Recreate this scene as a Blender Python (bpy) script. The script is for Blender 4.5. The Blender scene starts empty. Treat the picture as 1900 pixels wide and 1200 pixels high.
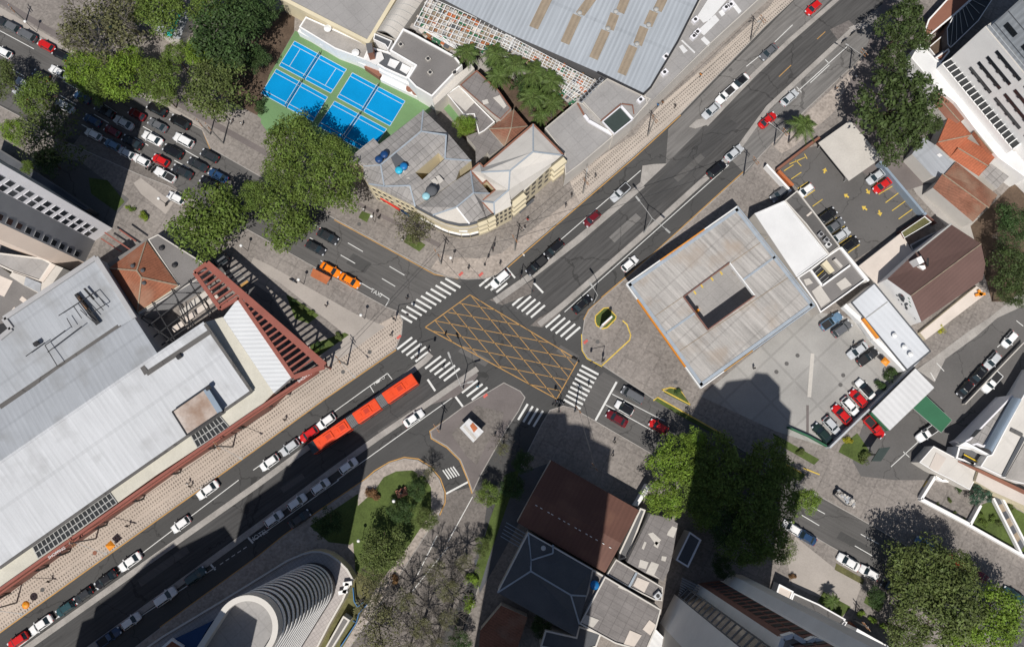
import bpy, bmesh, math, random
from mathutils import Vector, Matrix
R = math.radians
random.seed(7)
# ------------------------------------------------------------------ camera, sky, sun, exposure
sc = bpy.context.scene
COL = sc.collection
H = 158.0            # camera height over the street
FPX = 1478.0         # focal length in photo pixels (28 mm equivalent)
TILT = math.atan(255.0 / FPX)
cam = bpy.data.cameras.new('camera'); cam.sensor_width = 36; cam.lens = 36 * FPX / 1900
cam.clip_start = 1; cam.clip_end = 5000
co = bpy.data.objects.new('camera', cam); COL.objects.link(co)
co.location = (0, 0, H); co.rotation_euler = (TILT, 0, 0)
sc.camera = co
SUN_EL = R(58.5); SUN_D = Vector((0.18, 0.983)).normalized()
w = bpy.data.worlds.new('World'); sc.world = w; w.use_nodes = True
nt = w.node_tree; bg = nt.nodes['Background']
sky = nt.nodes.new('ShaderNodeTexSky'); sky.sky_type = 'NISHITA'; sky.sun_disc = False
sky.sun_elevation = SUN_EL; sky.sun_rotation = math.atan2(-SUN_D.x, -SUN_D.y)
nt.links.new(sky.outputs[0], bg.inputs[0]); bg.inputs[1].default_value = 0.065
sl = bpy.data.lights.new('sun', 'SUN'); sl.energy = 5.0; sl.angle = R(0.5); sl.color = (1, 0.955, 0.89)
so = bpy.data.objects.new('sun', sl); COL.objects.link(so)
tv = Vector((SUN_D.x * math.cos(SUN_EL), SUN_D.y * math.cos(SUN_EL), -math.sin(SUN_EL)))
so.rotation_euler = tv.to_track_quat('-Z', 'Y').to_euler(); so.location = (-30, -100, 200)
sc.view_settings.view_transform = 'Standard'; sc.view_settings.look = 'None'
sc.view_settings.exposure = -0.22; sc.view_settings.gamma = 1
sc.cycles.max_bounces = 6

# ------------------------------------------------------------------ surveying helpers
_ct, _st = math.cos(TILT), math.sin(TILT)
def P(x, y, z=0.0):
    """ground position of a point of the photograph that lies at height z"""
    dx, dy = x - 950.0, 600.0 - y
    wy = dy * _ct + FPX * _st
    wz = dy * _st - FPX * _ct
    t = (z - H) / wz
    return Vector((dx * t, wy * t, z))
CR = {}
for r_, (nm, oy, s) in enumerate((('a', 0, 3.958), ('b', 290, 3.958), ('c', 590, 3.958), ('d', 890, 3.871))):
    for c_, ox in enumerate((0, 470, 940, 1420)):
        CR[nm + str(c_)] = (ox, oy, s)
CR.update(L=(0, 270, 4.8), T=(300, 990, 4.75), M=(1180, 1000, 4.524), N=(1640, 0, 3.635), O=(1560, 400, 5.0), K=(640, 200, 4.524),
          V=(1660, 740, 5.454), W=(620, 20, 6.667), X=(240, 470, 4.8), Y=(0, 480, 7.5), Q=(920, 820, 3.159), S=(1080, 540, 7.5), F=(0, 0, 1))
def g(c, *pts):
    ox, oy, s = CR[c]
    return [(ox + p[0] / s, oy + p[1] / s) + tuple(p[2:]) for p in pts]
def WP(c, pts, z): return [P(x, y, z) for x, y in g(c, *pts)]

# ------------------------------------------------------------------ materials
MATS = {}
def surf(name, col, rough=.85, var=.18, sc_=.25, fine=.12, fsc=5, ang=None, period=None, sdep=.12, brick=None, bdep=.3, streak=0, cob=None, metal=0, spec=.3, dash=None, bump=0, stain=None, crack=0):
    m = bpy.data.materials.new(name); m.use_nodes = True; MATS[name] = m
    n = m.node_tree.nodes; l = m.node_tree.links; b = n['Principled BSDF']
    b.inputs['Roughness'].default_value = rough; b.inputs['Metallic'].default_value = metal
    b.inputs['Specular IOR Level'].default_value = spec
    def mth(op, a, c=None, cl=False):
        k = n.new('ShaderNodeMath'); k.operation = op; k.use_clamp = cl
        for i, v in enumerate((a, c)):
            if v is None: continue
            if isinstance(v, (int, float)): k.inputs[i].default_value = v
            else: l.new(v, k.inputs[i])
        return k.outputs[0]
    geo = n.new('ShaderNodeNewGeometry'); pos = geo.outputs['Position']
    def noise(s, det=3, vec=pos):
        k = n.new('ShaderNodeTexNoise'); k.inputs['Scale'].default_value = s; k.inputs['Detail'].default_value = det
        l.new(vec, k.inputs['Vector']); return k.outputs[0]
    f = mth('ADD', mth('MULTIPLY', mth('SUBTRACT', noise(sc_, 5), .5), var * 3.2), 1)
    f = mth('ADD', f, mth('MULTIPLY', mth('SUBTRACT', noise(fsc, 3), .5), fine * 2.6))
    u = v = None
    if ang is not None:
        mp = n.new('ShaderNodeMapping'); mp.inputs['Rotation'].default_value = (0, 0, -ang); l.new(pos, mp.inputs[0])
        sp = n.new('ShaderNodeSeparateXYZ'); l.new(mp.outputs[0], sp.inputs[0]); u, v = sp.outputs[0], sp.outputs[1]
        if streak:
            m2 = n.new('ShaderNodeMapping'); m2.inputs['Scale'].default_value = (.12, 2.2, .3); l.new(mp.outputs[0], m2.inputs[0])
            f = mth('ADD', f, mth('MULTIPLY', mth('SUBTRACT', noise(1, 4, m2.outputs[0]), .5), streak * 2.6))
    hgt = None
    if period:
        s = mth('SINE', mth('MULTIPLY', v, 2 * math.pi / period)); hgt = s
        f = mth('ADD', f, mth('MULTIPLY', s, sdep))
    if brick:
        e1 = mth('LESS_THAN', mth('FRACT', mth('DIVIDE', u, brick[0])), .07 if brick[0] > .8 else .12)
        e2 = mth('LESS_THAN', mth('FRACT', mth('DIVIDE', v, brick[1])), .07 if brick[1] > .8 else .12)
        f = mth('MULTIPLY', f, mth('SUBTRACT', 1, mth('MULTIPLY', mth('MAXIMUM', e1, e2), bdep)))
        cell = n.new('ShaderNodeCombineXYZ')
        l.new(mth('FLOOR', mth('DIVIDE', u, brick[0])), cell.inputs[0]); l.new(mth('FLOOR', mth('DIVIDE', v, brick[1])), cell.inputs[1])
        wn = n.new('ShaderNodeTexWhiteNoise'); l.new(cell.outputs[0], wn.inputs[0])
        f = mth('ADD', f, mth('MULTIPLY', mth('SUBTRACT', wn.outputs[0], .5), bdep * .45))
    if cob:
        vo = n.new('ShaderNodeTexVoronoi'); vo.inputs['Scale'].default_value = cob; l.new(pos, vo.inputs['Vector'])
        sx = n.new('ShaderNodeSeparateXYZ'); l.new(vo.outputs['Color'], sx.inputs[0])
        f = mth('ADD', f, mth('MULTIPLY', mth('SUBTRACT', sx.outputs[0], .5), .3))
    if dash:   # rows of small dark stones set in pale mosaic
        pu, pv = dash
        q = mth('LESS_THAN', mth('FRACT', mth('DIVIDE', u, pu)), .42)
        q2 = mth('LESS_THAN', mth('FRACT', mth('DIVIDE', v, pv)), .55)
        q3 = mth('LESS_THAN', mth('FRACT', mth('DIVIDE', v, pv * 4.3)), .8)
        dk = mth('MULTIPLY', mth('MULTIPLY', q, q2), q3)
        dk = mth('MULTIPLY', dk, mth('ADD', mth('MULTIPLY', noise(.35, 3), 1.3), .1), True)
        f = mth('MULTIPLY', f, mth('SUBTRACT', 1, mth('MULTIPLY', dk, .72)))
    if crack:
        dn = n.new('ShaderNodeTexNoise'); dn.inputs['Scale'].default_value = .5; dn.inputs['Detail'].default_value = 4; l.new(pos, dn.inputs['Vector'])
        dv = n.new('ShaderNodeVectorMath'); dv.operation = 'MULTIPLY_ADD'; l.new(dn.outputs['Color'], dv.inputs[0]); dv.inputs[1].default_value = (3, 3, 0); l.new(pos, dv.inputs[2])
        ve = n.new('ShaderNodeTexVoronoi'); ve.feature = 'DISTANCE_TO_EDGE'; ve.inputs['Scale'].default_value = .085; l.new(dv.outputs[0], ve.inputs['Vector'])
        k = mth('LESS_THAN', ve.outputs['Distance'], .007); f = mth('MULTIPLY', f, mth('SUBTRACT', 1, mth('MULTIPLY', k, crack)))
        sp2 = mth('MULTIPLY', mth('SUBTRACT', noise(.9, 2), .66), 6, True); f = mth('MULTIPLY', f, mth('SUBTRACT', 1, mth('MULTIPLY', sp2, .3)))
    c = n.new('ShaderNodeVectorMath'); c.operation = 'SCALE'; c.inputs[0].default_value = col; l.new(f, c.inputs['Scale'])
    out = c.outputs[0]
    if stain:
        sm = n.new('ShaderNodeMix'); sm.data_type = 'RGBA'; l.new(out, sm.inputs[6]); sm.inputs[7].default_value = (*stain, 1)
        k = mth('MULTIPLY', mth('SUBTRACT', noise(.16, 5), .52), 5, True); l.new(mth('MULTIPLY', k, .75), sm.inputs[0]); out = sm.outputs[2]
    l.new(out, b.inputs['Base Color'])
    if bump and hgt is not None:
        bp = n.new('ShaderNodeBump'); bp.inputs['Strength'].default_value = bump; bp.inputs['Distance'].default_value = .05
        l.new(hgt, bp.inputs['Height']); l.new(bp.outputs[0], b.inputs['Normal'])
    return m
def plain(name, col, rough=.5, metal=0, spec=.4, coat=0, jit=0):
    m = bpy.data.materials.new(name); m.use_nodes = True; MATS[name] = m
    n = m.node_tree.nodes; l = m.node_tree.links; b = n['Principled BSDF']
    b.inputs['Roughness'].default_value = rough; b.inputs['Metallic'].default_value = metal
    b.inputs['Specular IOR Level'].default_value = spec; b.inputs['Coat Weight'].default_value = coat
    geo = n.new('ShaderNodeNewGeometry'); nz = n.new('ShaderNodeTexNoise'); nz.inputs['Scale'].default_value = 1.7
    nz.inputs['Detail'].default_value = 4; l.new(geo.outputs['Position'], nz.inputs['Vector'])
    mr = n.new('ShaderNodeMapRange'); mr.inputs[3].default_value = .85; mr.inputs[4].default_value = 1.15; l.new(nz.outputs[0], mr.inputs[0])
    c = n.new('ShaderNodeVectorMath'); c.operation = 'SCALE'; c.inputs[0].default_value = col; l.new(mr.outputs[0], c.inputs['Scale'])
    l.new(c.outputs[0], b.inputs['Base Color']); return m
def leafmat(name, col, dv=.56):
    m = bpy.data.materials.new(name); m.use_nodes = True; MATS[name] = m
    n = m.node_tree.nodes; l = m.node_tree.links; b = n['Principled BSDF']
    b.inputs['Roughness'].default_value = .6; b.inputs['Specular IOR Level'].default_value = .25
    geo = n.new('ShaderNodeNewGeometry'); nz = n.new('ShaderNodeTexNoise'); nz.inputs['Scale'].default_value = .6; nz.inputs['Detail'].default_value = 4
    l.new(geo.outputs['Position'], nz.inputs['Vector'])
    ad = n.new('ShaderNodeMath'); ad.operation = 'ADD'; l.new(geo.outputs['Random Per Island'], ad.inputs[0]); l.new(nz.outputs[0], ad.inputs[1])
    mr = n.new('ShaderNodeMapRange'); mr.inputs[1].default_value = .45; mr.inputs[2].default_value = 1.55
    mr.inputs[3].default_value = 1 - dv; mr.inputs[4].default_value = 1 + dv; l.new(ad.outputs[0], mr.inputs[0])
    c = n.new('ShaderNodeVectorMath'); c.operation = 'SCALE'; c.inputs[0].default_value = col; l.new(mr.outputs[0], c.inputs['Scale'])
    hs = n.new('ShaderNodeHueSaturation'); l.new(c.outputs[0], hs.inputs['Color'])
    m2 = n.new('ShaderNodeMapRange'); m2.inputs[3].default_value = .475; m2.inputs[4].default_value = .52; l.new(nz.outputs[0], m2.inputs[0]); l.new(m2.outputs[0], hs.inputs['Hue'])
    l.new(hs.outputs[0], b.inputs['Base Color'])
    tr = n.new('ShaderNodeBsdfTranslucent'); l.new(hs.outputs[0], tr.inputs['Color'])
    mx = n.new('ShaderNodeMixShader'); mx.inputs[0].default_value = .22; l.new(b.outputs[0], mx.inputs[1]); l.new(tr.outputs[0], mx.inputs[2])
    l.new(mx.outputs[0], n['Material Output'].inputs['Surface']); return m
def angpx(a, b):
    d = P(*b) - P(*a); return math.atan2(d.y, d.x)
AW = angpx((199, 1029), (735, 647)); AE = angpx((940, 494), (1263, 212)); AC = angpx((619, 406), (806, 507)); AD = angpx((1117, 678), (1339, 812))
PERP = math.pi / 2
ASPH = surf('asphalt', (.071, .07, .069), .9, .16, .12, .12, 4, ang=AW, streak=.12, crack=.35)
surf('asphalt_bus', (.066, .065, .065), .9, .16, .1, .12, 4, ang=AW, streak=.4, crack=.35)
surf('asphalt_bus_east', (.076, .074, .073), .9, .18, .1, .12, 4, ang=AE, streak=.55, crack=.35)
surf('asphalt_cross', (.107, .103, .10), .9, .14, .12, .12, 4, ang=AC, streak=.3, crack=.35)
surf('asphalt_pale', (.165, .158, .152), .9, .18, .15, .12, 4, ang=AE, streak=.4, crack=.35)
surf('asphalt_lot', (.118, .113, .11), .9, .18, .12, .12, 4, crack=.35)
surf('stone_pavers', (.228, .205, .188), .9, .3, .09, .2, 2.2, cob=2.6, ang=AC, brick=(3.2, 3.2), bdep=.14)
surf('cobble', (.165, .148, .136), .95, .25, .16, .25, 2.5, cob=2.4)
surf('cobble_dark', (.15, .135, .128), .95, .3, .2, .25, 2.5, cob=2.4)
surf('mosaic_west', (.45, .385, .33), .9, .16, .1, .16, 3, ang=AW, dash=(.52, .72))
surf('mosaic_east', (.42, .37, .325), .9, .16, .1, .16, 3, ang=AE, dash=(.52, .72))
surf('mosaic_plain', (.35, .305, .27), .9, .2, .2, .25, 2, cob=2.4)
surf('concrete', (.36, .34, .32), .9, .2, .2, .12, 4)
surf('median_concrete', (.33, .31, .29), .9, .25, .35, .2, 4)
surf('concrete_slab', (.33, .32, .305), .9, .22, .12, .1, 4, ang=AE, brick=(6.5, 6.5), bdep=.14)
surf('path_concrete', (.36, .325, .295), .9, .15, .2, .1, 4)
surf('brown_path', (.16, .14, .135), .9, .2, .2, .12, 4)
surf('lawn', (.075, .105, .028), .95, .35, .3, .35, 3.5)
surf('dry_lawn', (.12, .115, .05), .95, .4, .3, .35, 3)
surf('soil', (.10, .07, .05), .95, .35, .4, .3, 3)
surf('court_green', (.145, .255, .115), .8, .16, .15, .06, 3)
surf('court_blue', (.003, .25, .56), .9, .12, .2, .06, 3, spec=.05)
surf('white_line', (.66, .66, .64), .7, .12, .6, .12, 5)
surf('orange_line', (.46, .26, .085), .7, .2, .5, .2, 4)
surf('yellow_line', (.62, .44, .08), .7, .2, .5, .2, 4)
surf('red_line', (.55, .12, .1), .7, .2, .5, .2, 4)
# walls and roofs
surf('white_wall', (.84, .83, .82), .8, .07, .3, .04, 4)
surf('cream_wall', (.66, .585, .42), .8, .08, .3, .05, 4)
surf('pale_wall', (.60, .57, .53), .8, .08, .3, .05, 4)
surf('grey_wall', (.36, .36, .37), .8, .1, .3, .05, 4)
surf('lilac_wall', (.78, .77, .80), .8, .06, .3, .04, 4)
surf('pink_wall', (.74, .62, .53), .8, .06, .3, .04, 4)
surf('dark_wall', (.12, .12, .125), .8, .1, .3, .05, 4)
surf('brown_wall', (.2, .1, .08), .8, .1, .3, .05, 4)
surf('red_steel', (.27, .09, .068), .6, .12, .5, .1, 3)
surf('dark_steel', (.035, .035, .038), .5, .1, .5, .1, 3)
surf('metal_grey', (.35, .37, .40), .5, .1, .1, .05, 4, ang=AW + PERP, period=1.0, sdep=.025, streak=.13, spec=.4, bump=.08, brick=(7.5, 1.0), bdep=.09, stain=(.24, .245, .25))
surf('metal_white', (.49, .505, .53), .55, .07, .1, .05, 4, ang=AW + PERP, period=1.0, sdep=.022, streak=.13, spec=.4, bump=.06, brick=(9.5, 1.0), bdep=.09, stain=(.33, .335, .345))
surf('metal_hall', (.37, .40, .435), .5, .08, .1, .05, 4, ang=R(66), period=.95, sdep=.08, streak=.16, brick=(11, .95), bdep=.08, spec=.4, bump=.35)
surf('metal_wedge', (.6, .615, .63), .55, .08, .15, .05, 4, ang=AC + R(30), period=.8, sdep=.06, streak=.08, bump=.25)
surf('beige_roof', (.55, .53, .46), .85, .14, .25, .1, 4)
surf('white_roof', (.68, .68, .68), .8, .12, .2, .05, 4)
surf('white_corrugated', (.62, .62, .625), .6, .07, .2, .05, 4, ang=AE + PERP, period=1.1, sdep=.05, streak=.05, bump=.15)
surf('grey_membrane', (.185, .175, .17), .9, .2, .2, .14, 4, streak=0)
surf('grey_deck', (.31, .30, .295), .9, .15, .2, .12, 3, ang=AE, brick=(2.6, 2.0), bdep=.10)
surf('fibre_a', (.30, .285, .275), .9, .18, .3, .12, 3, ang=AE + PERP, brick=(1.7, 1.05), bdep=.42, period=.35, sdep=.05, streak=.12)
surf('fibre_c', (.30, .285, .275), .9, .18, .3, .12, 3, ang=AC + PERP, brick=(1.7, 1.05), bdep=.42, period=.35, sdep=.05, streak=.12)
surf('fibre_dark', (.2, .185, .18), .9, .2, .3, .14, 3, ang=AC, brick=(2.0, 1.1), bdep=.25, streak=.14)
surf('fibre_light', (.52, .49, .45), .9, .1, .3, .1, 3)
surf('white_sheet', (.60, .57, .53), .85, .1, .25, .06, 4, ang=AE, brick=(9, 2.2), bdep=.06)
surf('canopy_sheet', (.385, .365, .345), .85, .16, .25, .12, 3, ang=AE + PERP, brick=(4.6, 1.15), bdep=.16, streak=.4, stain=(.33, .26, .2))
surf('blue_trim', (.33, .375, .425), .7, .15, .5, .1, 3)
surf('terracotta', (.27, .105, .06), .9, .25, .3, .3, 3.5, ang=AE, period=.5, sdep=.1, stain=(.33, .2, .14))
surf('terracotta_old', (.22, .10, .065), .9, .3, .35, .35, 3, ang=AC, period=.45, sdep=.1, stain=(.3, .22, .16))
surf('terracotta_bright', (.36, .115, .06), .9, .25, .3, .3, 3.5, ang=AE, period=.5, sdep=.1)
surf('brown_metal', (.125, .06, .045), .7, .16, .15, .08, 4, ang=AC + PERP, period=.8, sdep=.05, streak=.1, stain=(.2, .105, .07))
surf('brown_shingle', (.135, .082, .072), .85, .12, .2, .1, 4, ang=AE, period=.7, sdep=.04, streak=.08)
surf('brick_flat', (.24, .11, .075), .9, .14, .2, .1, 4)
surf('stained_slab', (.50, .44, .40), .9, .2, .5, .15, 2, stain=(.22, .12, .07))
surf('cream_floor', (.60, .535, .48), .85, .1, .3, .06, 3)
surf('tan_patch', (.29, .235, .175), .85, .14, .5, .12, 4, ang=R(66), period=.9, sdep=.08)
surf('green_awning', (.035, .135, .07), .7, .1, .4, .06, 4)
surf('orange_tin', (.42, .13, .05), .7, .2, .6, .15, 3)
surf('plaza_tile', (.42, .385, .37), .8, .1, .2, .06, 4, ang=AW, brick=(.6, .6), bdep=.25)
surf('blue_wall', (.02, .06, .17), .7, .1, .3, .05, 4)
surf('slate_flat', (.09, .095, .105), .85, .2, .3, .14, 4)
surf('barrel_metal', (.25, .31, .38), .4, .1, .3, .06, 4, spec=.5)
surf('bark', (.11, .08, .06), .95, .2, .6, .2, 5)
surf('bark_pale', (.14, .125, .11), .95, .2, .6, .2, 5)
surf('pole_grey', (.38, .38, .37), .7, .1, .5, .08, 5)
surf('pole_concrete', (.30, .285, .265), .85, .15, .5, .1, 5)
plain('glass_dark', (.018, .022, .028), .12, spec=.6)
plain('glass_panel', (.032, .034, .036), .3, spec=.5)
plain('glass_teal', (.05, .065, .06), .3, spec=.4)
plain('car_glass', (.022, .035, .042), .08, spec=.7)
plain('tyre', (.018, .018, .018), .85)
plain('rim', (.4, .4, .42), .35, metal=.7)
plain('headlight', (.6, .62, .65), .15, spec=.6)
plain('tail_light', (.4, .015, .01), .25, spec=.6)
plain('black_rubber', (.02, .02, .022), .7)
plain('bellows_grey', (.17, .17, .175), .8)
plain('skin', (.42, .25, .17), .6)
plain('hair', (.02, .014, .01), .6)
plain('tank_blue', (.01, .16, .42), .4)
plain('tank_navy', (.01, .05, .16), .4)
plain('tank_cyan', (.03, .42, .62), .4)
plain('tank_pale', (.3, .55, .62), .4)
plain('white_paint', (.8, .8, .79), .5)
plain('orange_paint', (.72, .26, .02), .5)
plain('red_paint', (.6, .03, .02), .5)
plain('yellow_paint', (.7, .48, .03), .5)
plain('green_paint', (.02, .3, .17), .5)
plain('teal_paint', (.03, .42, .36), .6)
plain('globe', (.8, .8, .78), .3)
plain('wood', (.26, .13, .06), .7)
PAINT = dict(white=(.80, .80, .80), silver=(.50, .52, .54), grey=(.12, .125, .135), dark=(.028, .03, .034), black=(.01, .01, .012), red=(.55, .012, .012),
             maroon=(.13, .008, .014), blue=(.02, .055, .13), teal=(.02, .06, .07), orange=(.86, .22, .005), green=(.014, .03, .026), steel=(.12, .21, .32), beige=(.45, .41, .36))
for k_, v_ in PAINT.items(): plain('paint_' + k_, v_, .28, spec=.5, coat=.35)
plain('bus_orange', (.74, .065, .012), .4, coat=.2); plain('bus_red', (.5, .04, .015), .4, coat=.2)
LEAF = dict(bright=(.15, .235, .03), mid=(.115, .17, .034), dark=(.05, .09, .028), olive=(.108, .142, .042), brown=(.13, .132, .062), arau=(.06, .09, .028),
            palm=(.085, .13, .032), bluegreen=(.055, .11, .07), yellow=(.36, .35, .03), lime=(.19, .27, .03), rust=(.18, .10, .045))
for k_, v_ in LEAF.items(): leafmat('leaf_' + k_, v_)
M = MATS

# ------------------------------------------------------------------ mesh builder
class MB:
    def __init__(s): s.v = []; s.f = []; s.m = []; s.ms = []
    def mi(s, m):
        m = M[m] if isinstance(m, str) else m
        if m not in s.ms: s.ms.append(m)
        return s.ms.index(m)
    def add(s, vs, fs, m):
        o = len(s.v); k = s.mi(m); s.v += [Vector(q) for q in vs]
        for f in fs: s.f.append([o + i for i in f]); s.m.append(k)
        return s
    def poly(s, pts, m, up=True):
        pts = [Vector(p) for p in pts]
        a = sum(pts[i].x * pts[(i + 1) % len(pts)].y - pts[(i + 1) % len(pts)].x * pts[i].y for i in range(len(pts)))
        if (a < 0) == up: pts = pts[::-1]
        return s.add(pts, [list(range(len(pts)))], m)
    def prism(s, pts, z0, z1, mt, ms=None, bottom=False):
        pts = ccw(pts); n = len(pts); ms = ms or mt
        vs = [(p.x, p.y, z0) for p in pts] + [(p.x, p.y, z1) for p in pts]
        s.add(vs, [[i, (i + 1) % n, n + (i + 1) % n, n + i] for i in range(n)], ms)
        if mt: s.poly([(p.x, p.y, z1) for p in pts], mt)
        if bottom: s.poly([(p.x, p.y, z0) for p in pts], mt, up=False)
        return s
    def box(s, c, size, m, rz=0, mat=None):
        x, y, z = [d / 2 for d in size]
        T = Matrix.Translation(c) @ (mat if mat is not None else Matrix.Rotation(rz, 4, 'Z'))
        vs = [T @ Vector((a * x, b * y, c_ * z)) for a in (-1, 1) for b in (-1, 1) for c_ in (-1, 1)]
        return s.add(vs, [(0, 1, 3, 2), (4, 6, 7, 5), (0, 4, 5, 1), (2, 3, 7, 6), (0, 2, 6, 4), (1, 5, 7, 3)], m)
    def bar(s, p, q, wd, ht, m):
        p, q = Vector(p), Vector(q); d = q - p; L = d.length
        if L < 1e-4: return s
        x = d.normalized(); up = Vector((0, 0, 1)) if abs(x.z) < .95 else Vector((0, 1, 0)); y = up.cross(x).normalized(); z = x.cross(y)
        mt = Matrix((x, y, z)).transposed().to_4x4()
        return s.box((p + q) / 2, (L, wd, ht), m, mat=mt)
    def tube(s, p, q, r1, r2, m, n=8, caps=True):
        p, q = Vector(p), Vector(q); x = (q - p).normalized(); up = Vector((0, 0, 1)) if abs(x.z) < .9 else Vector((1, 0, 0)); a = up.cross(x).normalized(); b = x.cross(a)
        vs = [p + (a * math.cos(t) + b * math.sin(t)) * r1 for t in [2 * math.pi * i / n for i in range(n)]] + [q + (a * math.cos(t) + b * math.sin(t)) * r2 for t in [2 * math.pi * i / n for i in range(n)]]
        fs = [[i, (i + 1) % n, n + (i + 1) % n, n + i] for i in range(n)]
        if caps: fs += [list(range(n))[::-1], list(range(n, 2 * n))]
        return s.add(vs, fs, m)
    def lathe(s, c, prof, m, n=16):
        c = Vector(c); k = len(prof); vs = []
        for r_, z in prof: vs += [c + Vector((r_ * math.cos(2 * math.pi * i / n), r_ * math.sin(2 * math.pi * i / n), z)) for i in range(n)]
        fs = [[j * n + i, j * n + (i + 1) % n, (j + 1) * n + (i + 1) % n, (j + 1) * n + i] for j in range(k - 1) for i in range(n)]
        fs += [list(range(n))[::-1], list(range((k - 1) * n, k * n))]
        return s.add(vs, fs, m)
    def line(s, pts, wd, z, m):
        """a painted stripe along ground points"""
        pts = [Vector((p.x, p.y)) for p in pts]; n = len(pts); L = []; Rr = []
        for i in range(n):
            d = (pts[min(i + 1, n - 1)] - pts[max(i - 1, 0)]); d = d.normalized() if d.length > 0 else Vector((1, 0)); nn = Vector((-d.y, d.x)) * wd / 2
            L.append(pts[i] + nn); Rr.append(pts[i] - nn)
        for i in range(n - 1):
            s.poly([(*L[i], z), (*Rr[i], z), (*Rr[i + 1], z), (*L[i + 1], z)], m)
        return s
    def mesh(s, name, off=(0, 0, 0), smooth=False):
        me = bpy.data.meshes.new(name); off = Vector(off)
        me.from_pydata([v - off for v in s.v], [], s.f); 
        for m in s.ms: me.materials.append(m)
        me.polygons.foreach_set('material_index', s.m)
        if smooth: me.polygons.foreach_set('use_smooth', [True] * len(s.f))
        me.update(); return me
    def build(s, name, parent=None, smooth=False):
        off = (0, 0, 0)
        if parent is not None:
            off = Vector(parent.location); q = parent.parent
            while q is not None: off = off + Vector(q.location); q = q.parent
        o = bpy.data.objects.new(name, s.mesh(name, off, smooth)); COL.objects.link(o)
        if parent is not None: o.parent = parent
        return o
def ccw(pts):
    pts = [Vector((p[0], p[1])) for p in pts]
    a = sum(pts[i].x * pts[(i + 1) % len(pts)].y - pts[(i + 1) % len(pts)].x * pts[i].y for i in range(len(pts)))
    return pts if a > 0 else pts[::-1]
def inset(pts, d):
    pts = ccw(pts); n = len(pts); out = []
    for i in range(n):
        a, b, c = pts[i - 1], pts[i], pts[(i + 1) % n]
        e1 = (b - a).normalized(); e2 = (c - b).normalized(); n1 = Vector((-e1.y, e1.x)); n2 = Vector((-e2.y, e2.x))
        k = n1 + n2; k = k / max(.5, k.length_squared) * 2 if k.length > 1e-3 else n1
        out.append(b + k * d)
    return out
def struct(name, mb): o = mb.build(name); o['kind'] = 'structure'; return o
def tag(o, label, cat, group=None):
    o['label'] = label; o['category'] = cat
    if group: o['group'] = group
    return o
def thing(name, label, cat, loc=(0, 0, 0), group=None, rz=0):
    o = bpy.data.objects.new(name, None); COL.objects.link(o); o.location = loc; o.rotation_euler = (0, 0, rz); o.empty_display_size = .5
    return tag(o, label, cat, group)
def cen(pts):
    return sum((Vector((p[0], p[1], 0)) for p in pts), Vector()) / len(pts)
# ------------------------------------------------------------------ ground, roads, pavements
_sn = [0]
def sheet(name, pts, z, m):
    _sn[0] += 1; z += _sn[0] * .0002
    return struct(name, MB().poly([(p.x, p.y, z) for p in pts], m))
def fp(*pts): return [P(x, y) for x, y in pts]
KB = .12
struct('ground', MB().poly([(-900, -900, 0), (900, -900, 0), (900, 900, 0), (-900, 900, 0)], 'asphalt'))
sheet('cross_road', fp((-400, -250), (-100, -40), (0, 33), (108, 88), (248, 172), (375, 242), (619, 406), (806, 507), (860, 520), (745, 598), (715, 568), (470, 431), (313, 340), (255, 312), (-50, 170), (-400, 20)), .004, 'asphalt_cross')
sheet('bus_lanes', fp((170, 1200), (480, 975), (589, 893), (880, 690), (800, 660), (560, 838), (480, 897), (43, 1206), (-250, 1420), (-100, 1420)), .004, 'asphalt_bus')
sheet('bus_lanes', fp((930, 565), (1070, 447), (1190, 345), (1310, 230), (1460, 80), (1620, -80), (1760, -80), (1585, 50), (1425, 197), (1352, 292), (1200, 430), (1046, 567), (1000, 600)), .004, 'asphalt_bus_east')
sheet('avenue_lane', fp((1240, 240), (1470, 5), (1560, -80), (1620, -80), (1460, 80), (1340, 195), (1300, 240), (1235, 306)), .005, 'asphalt_pale')
sheet('avenue_lane', fp((1380, 320), (1352, 292), (1425, 197), (1585, 50), (1760, -90), (1850, -90), (1622, 83), (1498, 200)), .005, 'asphalt_pale')
sheet('avenue_asphalt_patch', fp((1345, 215), (1372, 232), (1210, 392), (1185, 372)), .008, 'asphalt_bus')
sheet('cross_road', fp((1120, 690), (1213, 741), (1339, 812), (1515, 918), (1622, 978), (1900, 1140), (2300, 1380), (2200, 1420), (1900, 1215), (1616, 1055), (1451, 960), (1208, 840), (1052, 757)), .004, 'asphalt_cross')
sheet('cobbled_street', fp((828, 914), (875, 903), (905, 925), (893, 1010), (865, 1090), (810, 1200), (720, 1400), (540, 1400), (650, 1200), (700, 1130), (760, 1040), (795, 985), (818, 950)), .004, 'cobble')
sheet('cobbled_parking', fp((150, 250), (262, 300), (330, 350), (300, 380), (120, 290)), .006, 'cobble')

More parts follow.
